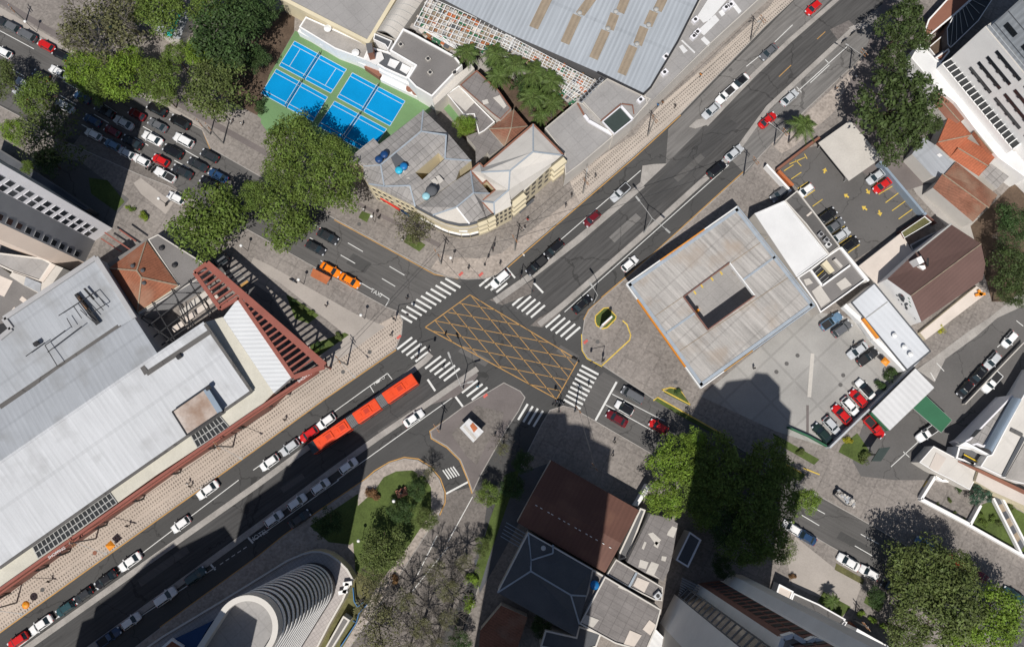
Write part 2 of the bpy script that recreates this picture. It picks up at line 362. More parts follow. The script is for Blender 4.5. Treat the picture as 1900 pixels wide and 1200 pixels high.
for i_, (q_, m_) in enumerate((([(655, 470), (690, 489), (676, 507), (642, 488)], 'asphalt'), ([(742, 528), (790, 552), (775, 572), (728, 548)], 'asphalt_lot'), ([(905, 590), (985, 640), (975, 655), (893, 606)], 'asphalt_bus'), ([(1040, 640), (1075, 660), (1068, 675), (1032, 652)], 'asphalt_cross'), ([(520, 905), (560, 878), (566, 886), (526, 914)], 'asphalt_lot'), ([(255, 1075), (345, 1012), (352, 1024), (262, 1088)], 'asphalt_cross'), ([(1540, 55), (1575, 38), (1590, 52), (1555, 75)], 'cobble_dark'), ([(1250, 330), (1300, 285), (1308, 293), (1258, 338)], 'asphalt_cross'), ([(1130, 440), (1180, 396), (1190, 405), (1140, 450)], 'asphalt_pale'), ([(1150, 705), (1180, 722), (1170, 740), (1140, 722)], 'asphalt'), ([(1560, 985), (1620, 1018), (1612, 1030), (1552, 998)], 'asphalt'), ([(700, 800), (760, 760), (768, 770), (708, 811)], 'asphalt_cross'), ([(860, 640), (910, 668), (900, 680), (850, 652)], 'asphalt_lot'), ([(1430, 100), (1480, 60), (1490, 70), (1440, 110)], 'asphalt'))): sheet('asphalt_patch', fp(*q_), .012, m_)
def block(name, pts, m, kerb='median_concrete', h=KB):
    W = fp(*pts); mb = MB().prism(W, 0, h, None, kerb); q = inset(W, .18)
    n = len(q); o = ccw(W)
    mb.add([(p.x, p.y, h) for p in o] + [(p.x, p.y, h) for p in q], [[i, (i + 1) % n, n + (i + 1) % n, n + i] for i in range(n)], kerb)
    mb.poly([(p.x, p.y, h) for p in q], m); return struct(name, mb)
KN = [(-300, -130), (-100, -32), (0, 33), (108, 88), (248, 172), (375, 242), (391, 276), (619, 406), (806, 507), (832, 515), (868, 519), (905, 517), (925, 509), (940, 494), (1060, 392), (1177, 290), (1263, 212), (1420, 50), (1473, 0), (1560, -90)]
block('pavement_north', KN + [(1560, -400), (-300, -400)], 'stone_pavers')
KW = [(-300, 60), (-50, 170), (30, 212), (120, 262), (255, 322), (313, 345), (470, 431), (715, 568), (738, 577), (748, 595), (746, 620), (735, 647), (600, 741), (470, 836), (387, 895), (199, 1029), (0, 1172), (-200, 1312)]
block('pavement_west', KW + [(-500, 1312), (-500, 60)], 'stone_pavers')
KE = [(1900, -180), (1760, -70), (1622, 83), (1498, 200), (1430, 268), (1380, 320), (1215, 469), (1162, 515), (1117, 553), (1093, 575), (1084, 592), (1080, 620), (1081, 650), (1090, 664), (1117, 678), (1213, 741), (1339, 812), (1515, 918), (1622, 978), (1900, 1140), (2300, 1372)]
block('pavement_east', KE + [(2600, 1372), (2600, -180)], 'stone_pavers')
KS = [(2200, 1400), (1900, 1215), (1616, 1055), (1451, 960), (1208, 840), (1065, 757), (1045, 752), (1020, 760), (1005, 785), (962, 870), (930, 960), (900, 1050), (850, 1200), (780, 1400)]
block('pavement_south', KS + [(1000, 1800), (2200, 1800)], 'stone_pavers')
KL = [(-250, 1560), (0, 1390), (297, 1164), (480, 1031), (527, 993), (677, 890), (696, 875), (723, 858), (750, 850), (775, 853), (797, 866), (815, 888), (824, 912), (824, 932), (814, 955), (795, 985), (760, 1040), (700, 1130), (650, 1200), (540, 1400)]
block('pavement_garden', KL + [(400, 1800), (-250, 1800)], 'mosaic_plain')
block('pavement_island', [(935, 709), (859, 754), (798, 800), (801, 812), (829, 828), (854, 853), (869, 890), (877, 914), (893, 880), (940, 797), (963, 762), (975, 737), (966, 725)], 'brown_path')
# medians
def strip(pts, w):
    q = [P(*p) for p in pts]; L = []; Rr = []
    for i in range(len(q)):
        d = q[min(i + 1, len(q) - 1)] - q[max(i - 1, 0)]; d.z = 0; d.normalize(); n = Vector((-d.y, d.x, 0)) * w / 2
        L.append(q[i] + n); Rr.append(q[i] - n)
    return L + Rr[::-1]
def median(pts, w, extra=None):
    W = strip(pts, w)
    struct('median', MB().prism(W, 0, .14, 'median_concrete'))
median([(-200, 1375), (43, 1206), (480, 897), (560, 838), (700, 738), (790, 668), (800, 657)], 1.15)
median([(-60, 1365), (170, 1200), (480, 975), (589, 893), (700, 812), (800, 744), (886, 684)], 1.15)
struct('median', MB().prism(fp((795, 752), (848, 713), (884, 688), (887, 696), (876, 712), (845, 736)), .0, .13, 'brown_path', 'median_concrete'))
median([(918, 559), (985, 512), (1070, 447), (1192, 343)], 1.35)
struct('median', MB().prism(fp((908, 556), (948, 546), (960, 535), (990, 520), (985, 545), (932, 566)), 0, .13, 'cobble', 'median_concrete'))
struct('median', MB().prism(fp((1192, 308), (1213, 305), (1237, 304), (1194, 345), (1188, 338)), 0, .13, 'median_concrete'))
struct('median', MB().prism(fp((1278, 236), (1292, 223), (1314, 218), (1322, 221), (1312, 232), (1290, 239)), 0, .13, 'median_concrete'))
median([(1310, 232), (1345, 195), (1400, 138), (1465, 76), (1575, -20), (1660, -110)], .95)
median([(1000, 602), (1046, 565), (1200, 430), (1352, 292)], 1.15)
struct('median', MB().prism(fp((984, 604), (1000, 590), (1044, 565), (1046, 572), (1030, 588), (1006, 607)), 0, .13, 'cobble', 'median_concrete'))
median([(1372, 273), (1425, 200), (1520, 112), (1585, 52)], 1.0)
struct('median', MB().prism(fp((1574, 52), (1592, 44), (1612, 46), (1604, 54), (1580, 56)), 0, .13, 'median_concrete'))
# surfaces on the pavements
Z1 = KB + .004; Z2 = KB + .026; Z3 = KB + .05
def patch(name, m, *pts, z=Z1, c='F'): return sheet(name, [P(x, y) for x, y in g(c, *pts)], z, m)
patch('mosaic_pavement', 'mosaic_west', (740, 582), (747, 598), (744, 620), (733, 646), (600, 739), (470, 834), (387, 893), (199, 1027), (0, 1170), (-200, 1310), (-230, 1280), (0, 1108), (220, 950), (480, 765), (600, 680), (655, 640), (700, 603))
patch('path', 'path_concrete', (470, 478), (500, 492), (655, 580), (715, 606), (640, 660), (597, 684), (560, 640), (640, 620), (520, 525), (465, 492))
patch('path', 'brown_path', (-30, -25), (0, -4), (110, 62), (250, 140), (385, 217), (500, 282), (640, 362), (818, 452), (816, 461), (690, 395), (500, 294), (385, 230), (250, 152), (110, 75), (0, 8), (-30, -10))
patch('path', 'path_concrete', (0, 14), (250, 160), (378, 234), (378, 240), (250, 169), (108, 84), (0, 30))
patch('mosaic_pavement', 'mosaic_east', (1055, 330), (1177, 250), (1225, 195), (1300, 130), (1425, 15), (1470, -40), (1540, -80), (1473, 0), (1420, 48), (1263, 210), (1177, 288), (1075, 376), (1062, 350))
patch('mosaic_pavement', 'mosaic_plain', (940, 492), (1060, 390), (1075, 376), (1068, 362), (1040, 385), (930, 470), (890, 480), (845, 478), (820, 470), (800, 498), (832, 513), (868, 517), (905, 515), (925, 507))
patch('mosaic_pavement', 'mosaic_plain', (1430, 268), (1470, 235), (1560, 150), (1622, 83), (1600, 150), (1540, 215), (1470, 275), (1450, 285))
patch('station_forecourt', 'concrete_slab', (1500, 575), (1573, 590), (1700, 655), (1640, 740), (1535, 830), (1440, 800), (1300, 735), (1390, 660))
patch('station_forecourt', 'stone_pavers', (1440, 805), (1530, 850), (1700, 880), (1760, 960), (1900, 1060), (1900, 1135), (1622, 975), (1515, 915), (1380, 832), (1420, 830))
patch('parking_lot', 'asphalt_lot', (90, 100), (220, 5), (310, -60), (600, -120), (850, 40), (1185, 425), (990, 555), (650, 765), (540, 655), (230, 235), (150, 160), c='b3')
patch('parking_lot', 'asphalt_lot', (1110, 370), (1700, -10), (1900, -150), (2100, -150), (2100, 300), (1400, 1188), (950, 1188), (700, 1160), (640, 1050), (700, 820), (760, 700), c='c3')
patch('ramp', 'median_concrete', (1110, 378), (1220, 300), (1500, 90), (1640, 0), (1900, -210), (1960, -120), (1700, 0), (1540, 140), (1320, 300), (1240, 470), c='c3', z=Z2)
patch('driveway', 'concrete', (1690, 300), (1740, 310), (1830, 400), (1850, 440), (1800, 470), (1700, 360), (1675, 320))
patch('garden_soil', 'brown_path', (1640, 0), (1720, 20), (1760, 330), (1660, 360), (1600, 320), (1560, 180), (1600, 110))
patch('garden_soil', 'soil', (1800, 420), (1900, 320), (1900, 560), (1840, 560))
patch('courtyard', 'soil', (860, 150), (1100, 130), (1060, 240), (985, 250), (900, 290), (850, 250))
patch('path', 'path_concrete', (248, 340), (262, 331), (322, 377), (308, 398), (262, 360))
# courts
patch('court_surface', 'court_green', (478, 215), (500, 140), (548, 58), (620, 95), (790, 180), (800, 205), (720, 290), (640, 300), (560, 250), (500, 235))
patch('club_yard', 'soil', (440, 40), (548, 10), (546, 60), (500, 140), (478, 215), (430, 190), (400, 110))
patch('club_yard', 'court_green', (490, 195), (520, 240), (500, 250), (484, 228), z=Z2)
COURTS = [g('a1', (303, 302), (690, 512), (572, 692), (187, 488)), g('a1', (170, 507), (552, 715), (440, 900), (55, 690)),
          g('a1', (727, 535), (1120, 745), (1005, 932), (612, 720)), g('a1', (597, 742), (985, 950), (850, 1140), (470, 930))]
cl = MB()
for q in COURTS:
    W = [P(x, y) for x, y in q]; sheet('court', W, Z2, 'court_blue')
    a, b, c, d = W
    def L(u0, v0, u1, v1, w_=.09):
        f = lambda u, v: (a * (1 - u) + b * u) * (1 - v) + (d * (1 - u) + c * u) * v
        cl.line([f(u0, v0), f(u1, v1)], w_, Z3, 'white_line')
    L(0, 0.01, 1, 0.01); L(0, .99, 1, .99); L(0.005, 0, 0.005, 1); L(.995, 0, .995, 1); L(0, .15, 1, .15); L(0, .85, 1, .85); L(.5, 0, .5, 1)
    if q is COURTS[0]: L(.16, .15, .16, .85); L(.84, .15, .84, .85)
struct('court_lines', cl)
# lawns
patch('lawn', 'lawn', (695, 910), (712, 885), (735, 874), (765, 872), (790, 885), (800, 905), (800, 950), (760, 1010), (700, 1085), (660, 1060), (655, 1000), (662, 940))
patch('lawn', 'lawn', (575, 975), (665, 915), (662, 1000), (650, 1010), (610, 1005))
patch('dry_ground', 'dry_lawn', (665, 1060), (700, 1085), (660, 1160), (600, 1260), (520, 1260), (600, 1130))
patch('garden_bed', 'lawn', (531, 547), (540, 550), (592, 585), (573, 600), (548, 592))
patch('garden_bed', 'lawn', (575, 640), (640, 617), (648, 621), (600, 655), (580, 668))
patch('garden_bed', 'lawn', (672, 392), (688, 398), (681, 413), (665, 404)); patch('garden_bed', 'lawn', (757, 432), (790, 455), (778, 467), (750, 450))
patch('forecourt', 'asphalt_lot', (60, 280), (150, 300), (240, 370), (200, 420), (90, 360)); patch('garden_bed', 'lawn', (165, 330), (200, 335), (232, 375), (215, 392), (170, 360), z=Z2) 
patch('front_yard', 'asphalt_lot', (400, 478), (500, 545), (545, 610), (595, 670), (560, 690), (480, 560), (380, 500))
patch('garden_bed', 'lawn', (1231, 728), (1243, 719), (1261, 722), (1280, 749), (1278, 752)); patch('garden_bed', 'lawn', (1214, 742), (1220, 738), (1262, 762), (1338, 806), (1338, 812), (1260, 770))
patch('garden_bed', 'lawn', (1433, 803), (1520, 852), (1510, 862), (1440, 822)); patch('garden_bed', 'lawn', (1432, 846), (1495, 880), (1484, 893), (1430, 860))
patch('garden_bed', 'lawn', (1562, 825), (1590, 803), (1612, 835), (1600, 862), (1555, 838))
patch('walled_yard', 'stone_pavers', (1722, 890), (1740, 885), (1815, 930), (1800, 972), (1712, 925), z=Z2)
patch('lawn', 'lawn', (1822, 935), (1850, 925), (1960, 985), (1960, 1050), (1893, 1022), (1803, 974))
patch('driveway', 'path_concrete', (1475, 995), (1550, 1055), (1600, 1080), (1582, 1128), (1500, 1100), (1470, 1085), (1460, 1040))
patch('garden_bed', 'dry_lawn', (1551, 1044), (1603, 1074), (1600, 1084), (1548, 1056), z=Z2)
patch('garden_bed', 'lawn', (1527, 1097), (1578, 1125), (1560, 1145), (1517, 1115), z=Z2); patch('garden_bed', 'lawn', (1607, 1105), (1640, 1118), (1630, 1135), (1602, 1117), z=Z2)
patch('lot_paving', 'stone_pavers', (1060, 770), (1207, 845), (1185, 940), (1030, 850))
patch('side_yard', 'slate_flat', (940, 880), (985, 870), (1030, 855), (1000, 920), (960, 975), (930, 1030), (890, 1100), (880, 1040))
patch('garden_bed', 'lawn', (940, 880), (965, 870), (940, 940), (905, 1040), (890, 1090), (880, 1060), (910, 960), z=Z2)
patch('station_bed', 'lawn', (1105, 585), (1125, 570), (1143, 588), (1138, 600), (1118, 610), (1107, 605))
patch('kiosk_paving', 'cobble', (884, 752), (935, 765), (930, 790), (905, 820), (885, 862), (865, 845), (838, 805))

# ------------------------------------------------------------------ painted markings
wm = MB(); om = MB(); ym = MB()
def wl(c, a, b, w=.16, z=.03, mb=None, m='white_line'): (mb or wm).line([P(*p) for p in g(c, a, b)], w, z, m)
def zebra(c, first, last, n, vec, w=.42):
    for i in range(n):
        t = i / (n - 1); x = first[0] + (last[0] - first[0]) * t; y = first[1] + (last[1] - first[1]) * t
        wl(c, (x - vec[0] / 2, y - vec[1] / 2), (x + vec[0] / 2, y + vec[1] / 2), w)
zebra('b1', (1466, 930), (1110, 1187), 11, (112, 66)); zebra('b1', (1700, 920), (1825, 965), 4, (80, -66))
zebra('b2', (93, 1050), (230, 1138), 5, (102, -88)); zebra('c2', (340, 22), (487, 112), 5, (106, -92))
zebra('c2', (613, 381), (482, 632), 9, (124, 66)); zebra('c2', (120, 688), (232, 738), 4, (70, -116))
zebra('c1', (1112, 185), (1246, 276), 5, (110, -86)); zebra('c1', (1320, 325), (1458, 415), 5, (116, -90))
zebra('c1', (1590, 503), (1662, 554), 3, (116, -90)); zebra('c1', (1415, 1148), (1490, 1122), 5, (46, 66), .25)
# stop lines and lane lines
wl('c2', (808, 468), (652, 752), .4); wl('b2', (198, 928), (268, 1002), .4); wl('b2', (0, 820), (62, 893), .35); wl('c1', (1280, 450), (1336, 534), .4)
wl('c1', (1480, 570), (1544, 656), .4); wl('d1', (1385, 98), (1550, 10), .35); wl('b2', (118, 712), (130, 732), .3)
for c, a, b in (('b1', (695, 636), (805, 700)), ('b1', (642, 725), (748, 787)), ('b1', (1000, 808), (1110, 873)), ('b1', (945, 897), (1042, 955)), ('b1', (415, 598), (440, 612)), ('b1', (400, 470), (500, 530)),
                ('b1', (782, 925), (872, 978)), ('b1', (930, 1005), (1000, 1050)), ('b1', (1000, 1050), (972, 1098)), ('b1', (495, 765), (520, 785)),
                ('a0', (0, 228), (250, 362)), ('a0', (460, 595), (565, 655)), ('a0', (440, 700), (560, 770)), ('a0', (90, 510), (175, 560)), ('a0', (690, 840), (800, 905)), ('a0', (600, 915), (900, 1090)), ('a0', (990, 1010), (1090, 1070)), ('a0', (1050, 930), (1170, 1000)),
                ('a0', (1348, 1098), (1460, 1162)), ('a0', (985, 680), (1250, 820)), ('a0', (770, 770), (860, 830)), ('b0', (1280, 30), (1390, 90)), ('a0', (1480, 950), (1560, 1000)),
                ('c2', (775, 557), (1160, 755)), ('c2', (727, 635), (1075, 827)), ('d3', (330, 190), (428, 243)), ('d3', (262, 252), (387, 327)), ('d3', (685, 388), (815, 460)), ('d3', (643, 472), (770, 545)), ('d3', (150, 285), (850, 700)),
                ('b2', (395, 615), (985, 105)), ('b2', (425, 1143), (1632, 65)), ('d0', (0, 1300), (1715, 0)), ('c1', (0, 1115), (985, 405)), ('c1', (985, 405), (1020, 450)), ('c1', (858, 500), (885, 545)), ('c1', (455, 775), (475, 805)),
                ('c1', (615, 1188), (1480, 570)), ('d1', (0, 435), (615, 0)), ('d0', (870, 1070), (1550, 625)), ('d1', (1575, 120), (1400, 440)), ('d1', (1400, 480), (1010, 960)), ('d1', (1320, 400), (1180, 680)),
                ('a2', (1760, 490), (1860, 410)), ('a3', (70, 310), (200, 185)), ('a3', (240, 670), (600, 345)), ('a3', (230, 640), (265, 680)), ('a3', (440, 440), (470, 470)), ('a3', (330, 610), (470, 480))):
    wl(c, a, b, .15)
for k in range(5):
    a = (1580 + k * 42, 607 - k * 28); wl('d0', a, (a[0] + 24, a[1] - 16), .13)
for x, y in ((1500, 590), (1770, 398)): wl('d0', (x, y), (x + 48, y + 55), .35)
wl('c1', (930, 455), (905, 475), .3)
for c, a, b in (('a3', (100, 565), (190, 480)), ('a3', (380, 290), (440, 235))): wl(c, a, b, .16, mb=om, m='orange_line')
# box junction
A_, B_, C_, D_ = [P(*p) for p in ((789, 607), (872, 547), (1073, 668), (1033, 740))]
def bl(p, q, w=.2): om.line([p, q], w, .03, 'orange_line')
for p, q in ((A_, B_), (B_, C_), (C_, D_), (D_, A_)): bl(p, q, .18)
CR['BX'] = (780, 540, 5.713)
for a, b in (((545, 60), (1425, 1130)), ((430, 125), (1145, 975)), ((340, 185), (860, 820)), ((245, 255), (605, 680)), ((155, 312), (340, 540)), ((850, 250), (1500, 1030)), ((1175, 440), (1565, 905)), ((1490, 630), (1635, 795)),
             ((415, 128), (790, 198)), ((295, 225), (1060, 360)), ((160, 315), (1350, 545)), ((140, 425), (1640, 715)), ((440, 590), (1600, 832)), ((840, 795), (1560, 945)), ((1150, 985), (1480, 1055))):
    bl(*[P(*k) for k in g('BX', a, b)], .12)
# painted kerbs
def kerb(m, w, *pts, z=.032, mb=None): (mb or om).line([P(*p) for p in pts], w, z, m)
kerb('orange_line', .22, (-150, 1279), (0, 1173), (199, 1030.5), (387, 896.5), (470, 837), (600, 742), (735, 649))
kerb('orange_line', .22, (297, 1163), (480, 1030), (527, 992), (600, 941))
kerb('orange_line', .22, (600, 941), (677, 889), (695, 873), (722, 857), (750, 848), (776, 851), (799, 865), (817, 887), (826, 912), (826, 932), (816, 955))
kerb('orange_line', .22, (861, 755), (797, 800), (800, 813), (829, 830), (853, 854), (868, 890), (876, 915))
kerb('orange_line', .2, (942, 496), (1060, 394), (1178, 292), (1263, 214)); kerb('orange_line', .18, (620, 408), (720, 462), (806, 509), (850, 517))
kerb('orange_line', .2, (1379, 319), (1215, 468), (1161, 514), (1116, 552)); kerb('orange_line', .2, (1117, 553), (1092, 575), (1083, 593)); kerb('yellow_line', .18, (1079, 620), (1080, 650), (1089, 665), (1117, 680))
kerb('orange_line', .14, (1082, 772), (1208, 842)); kerb('orange_line', .15, (376, 243), (390, 277))
for pts in (((1155, 595), (1163, 602), (1170, 622), (1168, 631), (1117, 678)), ((1228, 723), (1243, 719), (1261, 722), (1281, 751), (1228, 723)), ((1212, 743), (1220, 737), (1264, 762), (1340, 805), (1340, 812)), ((1432, 860), (1432, 846), (1487, 877)),
            ((1105, 586), (1120, 572), (1128, 571), (1143, 587), (1142, 592), (1126, 608), (1117, 610), (1107, 604), (1104, 596), (1105, 586)), ((1490, 868), (1520, 880))):
    kerb('yellow_line', .24, *pts, z=KB + .055, mb=ym)
for a, b in (((175, 60), (290, 10)), ((220, 30), (262, 75)), ((135, 110), (205, 65)), ((188, 170), (262, 120)), ((235, 240), (312, 190)), ((285, 305), (362, 250)), ((345, 370), (418, 318)), ((400, 437), (470, 383)), ((445, 505), (525, 452)), ((490, 575), (580, 515)), ((540, 645), (630, 585)), ((605, 710), (690, 650)),
             ((785, 225), (860, 165)), ((830, 282), (930, 222)), ((880, 343), (980, 268)), ((928, 402), (1030, 328)), ((976, 463), (1078, 390)), ((285, -15), (305, 22))):
    wl('b3', a, b, .17, KB + .055, ym, 'yellow_line')
def arrow(c, x, y, dx, dy):
    a, t = [P(*p) for p in g(c, (x - dx, y - dy), (x + dx, y + dy))]; d = (t - a).normalized(); n = Vector((-d.y, d.x, 0)); mid = a.lerp(t, .45); z = KB + .055
    ym.poly([(*(a + n * .18).xy, z), (*(a - n * .18).xy, z), (*(mid - n * .18).xy, z), (*(mid + n * .18).xy, z)], 'yellow_line')
    ym.poly([(*(mid + n * .55).xy, z), (*t.xy, z), (*(mid - n * .55).xy, z)], 'yellow_line')
for q in ((435, 108, 5, -20), (592, 292, -18, -12), (725, 382, -20, -14), (752, 262, 12, 18), (838, 420, 6, 22)): arrow('b3', *q)
for a, b in (((1445, 958), (1480, 900)), ((1500, 935), (1528, 958))): pass
wl('d3', (1130, 50), (1162, 5), .2, KB + .055, ym, 'yellow_line')
for c, a, b in (('c3', (920, 1090), (1150, 880)), ('c3', (1010, 980), (1055, 1020)), ('c3', (1210, 400), (1245, 460)), ('c3', (1255, 330), (1310, 390)), ('c3', (1840, 20), (1890, 60)), ('c3', (1700, 215), (1790, 130))): wl(c, a, b, .15, KB + .055)
for c, x, y in (('b1', 1525, 865), ('b1', 1672, 868), ('c2', 580, 175), ('c1', 1070, 140), ('c1', 1705, 570)):
    a = P(*g(c, (x - 14, y + 12))[0]); b = P(*g(c, (x + 14, y - 12))[0]); wm.line([a, b], .5, KB + .06, 'red_line')
struct('white_road_markings', wm); struct('orange_road_markings', om); struct('yellow_road_markings', ym)
wl_ = MB(); wl('c3', (345, 260), (320, 580), .75, KB + .055, wl_, 'fibre_light'); wl('c3', (308, 640), (308, 840), .5, KB + .055, wl_, 'brown_path'); struct('paving_band', wl_)
def lettering(txt, c, p, q, m, z, size, name='road_lettering', parent=None):
    cu = bpy.data.curves.new(name, 'FONT'); cu.body = txt; cu.size = size; cu.align_x = 'CENTER'; cu.align_y = 'CENTER'; cu.extrude = .004
    t = bpy.data.objects.new('tmp', cu); COL.objects.link(t); dg = bpy.context.evaluated_depsgraph_get(); me = bpy.data.meshes.new_from_object(t.evaluated_get(dg))
    bpy.data.objects.remove(t); o = bpy.data.objects.new(name, me); COL.objects.link(o); me.materials.clear(); me.materials.append(M[m])
    a, b = [P(*k, z) for k in g(c, p, q)]; d = b - a; o.location = (a + b) / 2; o.rotation_euler = (0, 0, math.atan2(d.y, d.x)); return o
for t_, c_, p_, q_, s_ in (('TAXI', 'b1', (875, 988), (930, 1018), 1.15), ('MOTO', 'c1', (902, 474), (948, 442), .85), ('HOTEL', 'd1', (0, 425), (80, 375), 1.2)):
    lettering(t_, c_, p_, q_, 'white_line', .034, s_)['kind'] = 'structure'
# ------------------------------------------------------------------ buildings
def V3(c, pts): return [P(x, y, z) for x, y, z in g(c, *pts)]
def wall3(root, pts, m, name='wall', z0=0.0):
    mb = MB(); n = len(pts)
    a = sum(pts[i].x * pts[(i + 1) % n].y - pts[(i + 1) % n].x * pts[i].y for i in range(n))
    if a < 0: pts = pts[::-1]
    for i in range(n):
        p, q = pts[i], pts[(i + 1) % n]
        mb.add([(p.x, p.y, z0), (q.x, q.y, z0), q, p], [(0, 1, 2, 3)], m)
    return mb.build(name, root)
def roof3(root, c, faces, m, name='roof', th=0):
    mb = MB()
    for i, f in enumerate(faces): mb.poly(V3(c, f), m[i] if isinstance(m, (list, tuple)) else m)
    return mb.build(name, root)
def ridge(root, c, lines, m='blue_trim', w=.28, name='ridge_cap', h=.12):
    mb = MB()
    for ln in lines:
        q = V3(c, ln)
        for a, b in zip(q, q[1:]): mb.bar(a + Vector((0, 0, .05)), b + Vector((0, 0, .05)), w, h, m)
    return mb.build(name, root)
def bldg(name, label, c, pts, z, wall, roof, par=.5, parm=None, pw=.3, cat='building', group=None, base=0.0):
    W = ccw(WP(c, pts, z)); ce = cen(W); root = thing(name, label, cat, (ce.x, ce.y, base), group)
    n = len(W); mb = MB()
    mb.add([(p.x, p.y, base) for p in W] + [(p.x, p.y, z) for p in W], [[i, (i + 1) % n, n + (i + 1) % n, n + i] for i in range(n)], wall)
    mb.build('wall', root)
    if par:
        q = inset(W, pw); pm = MB(); parm = parm or wall
        pm.add([(p.x, p.y, z) for p in W] + [(p.x, p.y, z) for p in q], [[i, (i + 1) % n, n + (i + 1) % n, n + i] for i in range(n)], parm)
        pm.add([(p.x, p.y, z) for p in q] + [(p.x, p.y, z - par) for p in q], [[i, n + i, n + (i + 1) % n, (i + 1) % n][::-1] for i in range(n)], parm)
        pm.build('parapet', root); MB().poly([(p.x, p.y, z - par + .02) for p in q], roof).build('roof', root)
    else: MB().poly([(p.x, p.y, z) for p in W], roof).build('roof', root)
    root['_z'] = z - par; return root
def rsheet(root, name, c, pts, z, m):
    """a slab laid on a roof: skylight, repair sheet, vent base"""
    return MB().prism(WP(c, pts, z), z - .05, z + .06, m).build(name, root)
def rbox(root, name, c, pts, z0, z1, m, ms=None): return MB().prism(WP(c, pts, z1), z0, z1, m, ms).build(name, root)
def windows(root, p, q, z0, h, n, rows, dz, fr=.6, m='glass_dark', frame='white_paint', margin=.05, name='window'):
    p = Vector((p.x, p.y, 0)); q = Vector((q.x, q.y, 0)); d = q - p; L = d.length; d.normalize(); nn = Vector((d.y, -d.x, 0)); ang = math.atan2(d.y, d.x)
    for r_ in range(rows):
        for i in range(n):
            t = margin * L + (L * (1 - 2 * margin)) * (i + .5) / n; wd = L * (1 - 2 * margin) / n * fr
            o = p + d * t + nn * .03; o.z = z0 + r_ * dz + h / 2
            fo = MB().box(o, (wd + .16, .1, h + .16), frame, ang).build(name, root)
            MB().box(o + nn * .04, (wd, .1, h), m, ang).build('pane', fo)
def vent(root, c, x, y, z, m='metal_white', r=.45):
    p = P(*g(c, (x, y))[0], z); return MB().lathe(p, [(r * .6, 0), (r * .6, .4), (r, .5), (r, .75), (r * .3, 1.0)], m, 12).build('roof_vent', root)
def ac(root, c, x, y, z, m='white_paint', s=(1.4, 1.0, .9), rz=AE):
    p = P(*g(c, (x, y))[0], z); mb = MB().box(p + Vector((0, 0, s[2] / 2)), s, m, rz); mb.lathe(p + Vector((0, 0, s[2])), [(.35, 0), (.35, .06), (.1, .06)], 'dark_steel', 12); return mb.build('air_conditioner', root)
def tank(c, x, y, z, m, label, r=.75, h=1.2):
    p = P(*g(c, (x, y))[0], z + h); t = thing('water_tank', label, 'water tank', (p.x, p.y, z), 'rooftop water tanks')
    MB().lathe((p.x, p.y, z), [(r * .85, 0), (r, h * .75), (r, h * .8)], m, 20).build('tank_body', t, True)
    MB().lathe((p.x, p.y, z + h * .8), [(r * 1.05, 0), (r * 1.05, .08), (r * .5, h * .2), (r * .2, h * .22)], m, 20).build('lid', t, True); return t

# --- shopping hall on the left
rt = thing('shopping_hall', 'huge white metal roofed shopping hall with red steel edge beam beside the avenue', 'building', (*P(200, 800).xy, 0))
O1 = [(-250, 760, 10.2), (0, 628, 10.2), (22, 610, 10.2), (8, 591, 10.2), (179, 478, 10.2), (250, 590, 9.5), (293, 657, 10.5), (379, 599, 10.5), (467, 726, 8.8), (232, 890, 8.8), (0, 1053, 8.8), (-250, 1226, 8.8)]
wall3(rt, V3('F', O1), 'grey_wall')
roof3(rt, 'F', [[(-250, 1030, 10.5), (0, 858, 10.5), (293, 657, 10.5), (379, 599, 10.5), (467, 726, 8.8), (232, 890, 8.8), (0, 1053, 8.8), (-250, 1226, 8.8)]], 'metal_white')
roof3(rt, 'F', [[(-250, 1030, 10.5), (-250, 925, 9.2), (0, 755, 9.2), (220, 606, 9.2), (250, 590, 9.5), (293, 657, 10.5), (0, 858, 10.5)],
                [(-250, 925, 9.2), (-250, 760, 10.2), (0, 628, 10.2), (22, 610, 10.2), (8, 591, 10.2), (179, 478, 10.2), (250, 590, 9.5), (220, 606, 9.2), (0, 755, 9.2)]], 'metal_grey')  # darker metal puts the shade of the slope turned from the sun into colour
ridge(rt, 'F', [[(-250, 1030, 10.5), (293, 657, 10.5), (379, 599, 10.5)]], 'metal_white', .5)
gm = MB()
for ln in ([(0, 755, 9.25), (220, 606, 9.25)], [(220, 606, 9.25), (272, 693, 10.6)], [(272, 693, 10.55), (390, 615, 10.4)], [(467, 726, 8.85), (232, 890, 8.85), (0, 1053, 8.85)], [(379, 599, 10.5), (467, 726, 8.9)]):
    q = V3('F', ln)
    for a, b in zip(q, q[1:]): gm.bar(a, b, .9 if ln[0][0] in (0, 220, 272) else .55, .16, 'asphalt_lot')
gm.build('gutter', rt)
ridge(rt, 'F', [[(0, 628, 10.3), (22, 610, 10.3), (8, 591, 10.3), (179, 478, 10.3), (250, 590, 9.7)]], 'grey_wall', .9, 'parapet', .5)
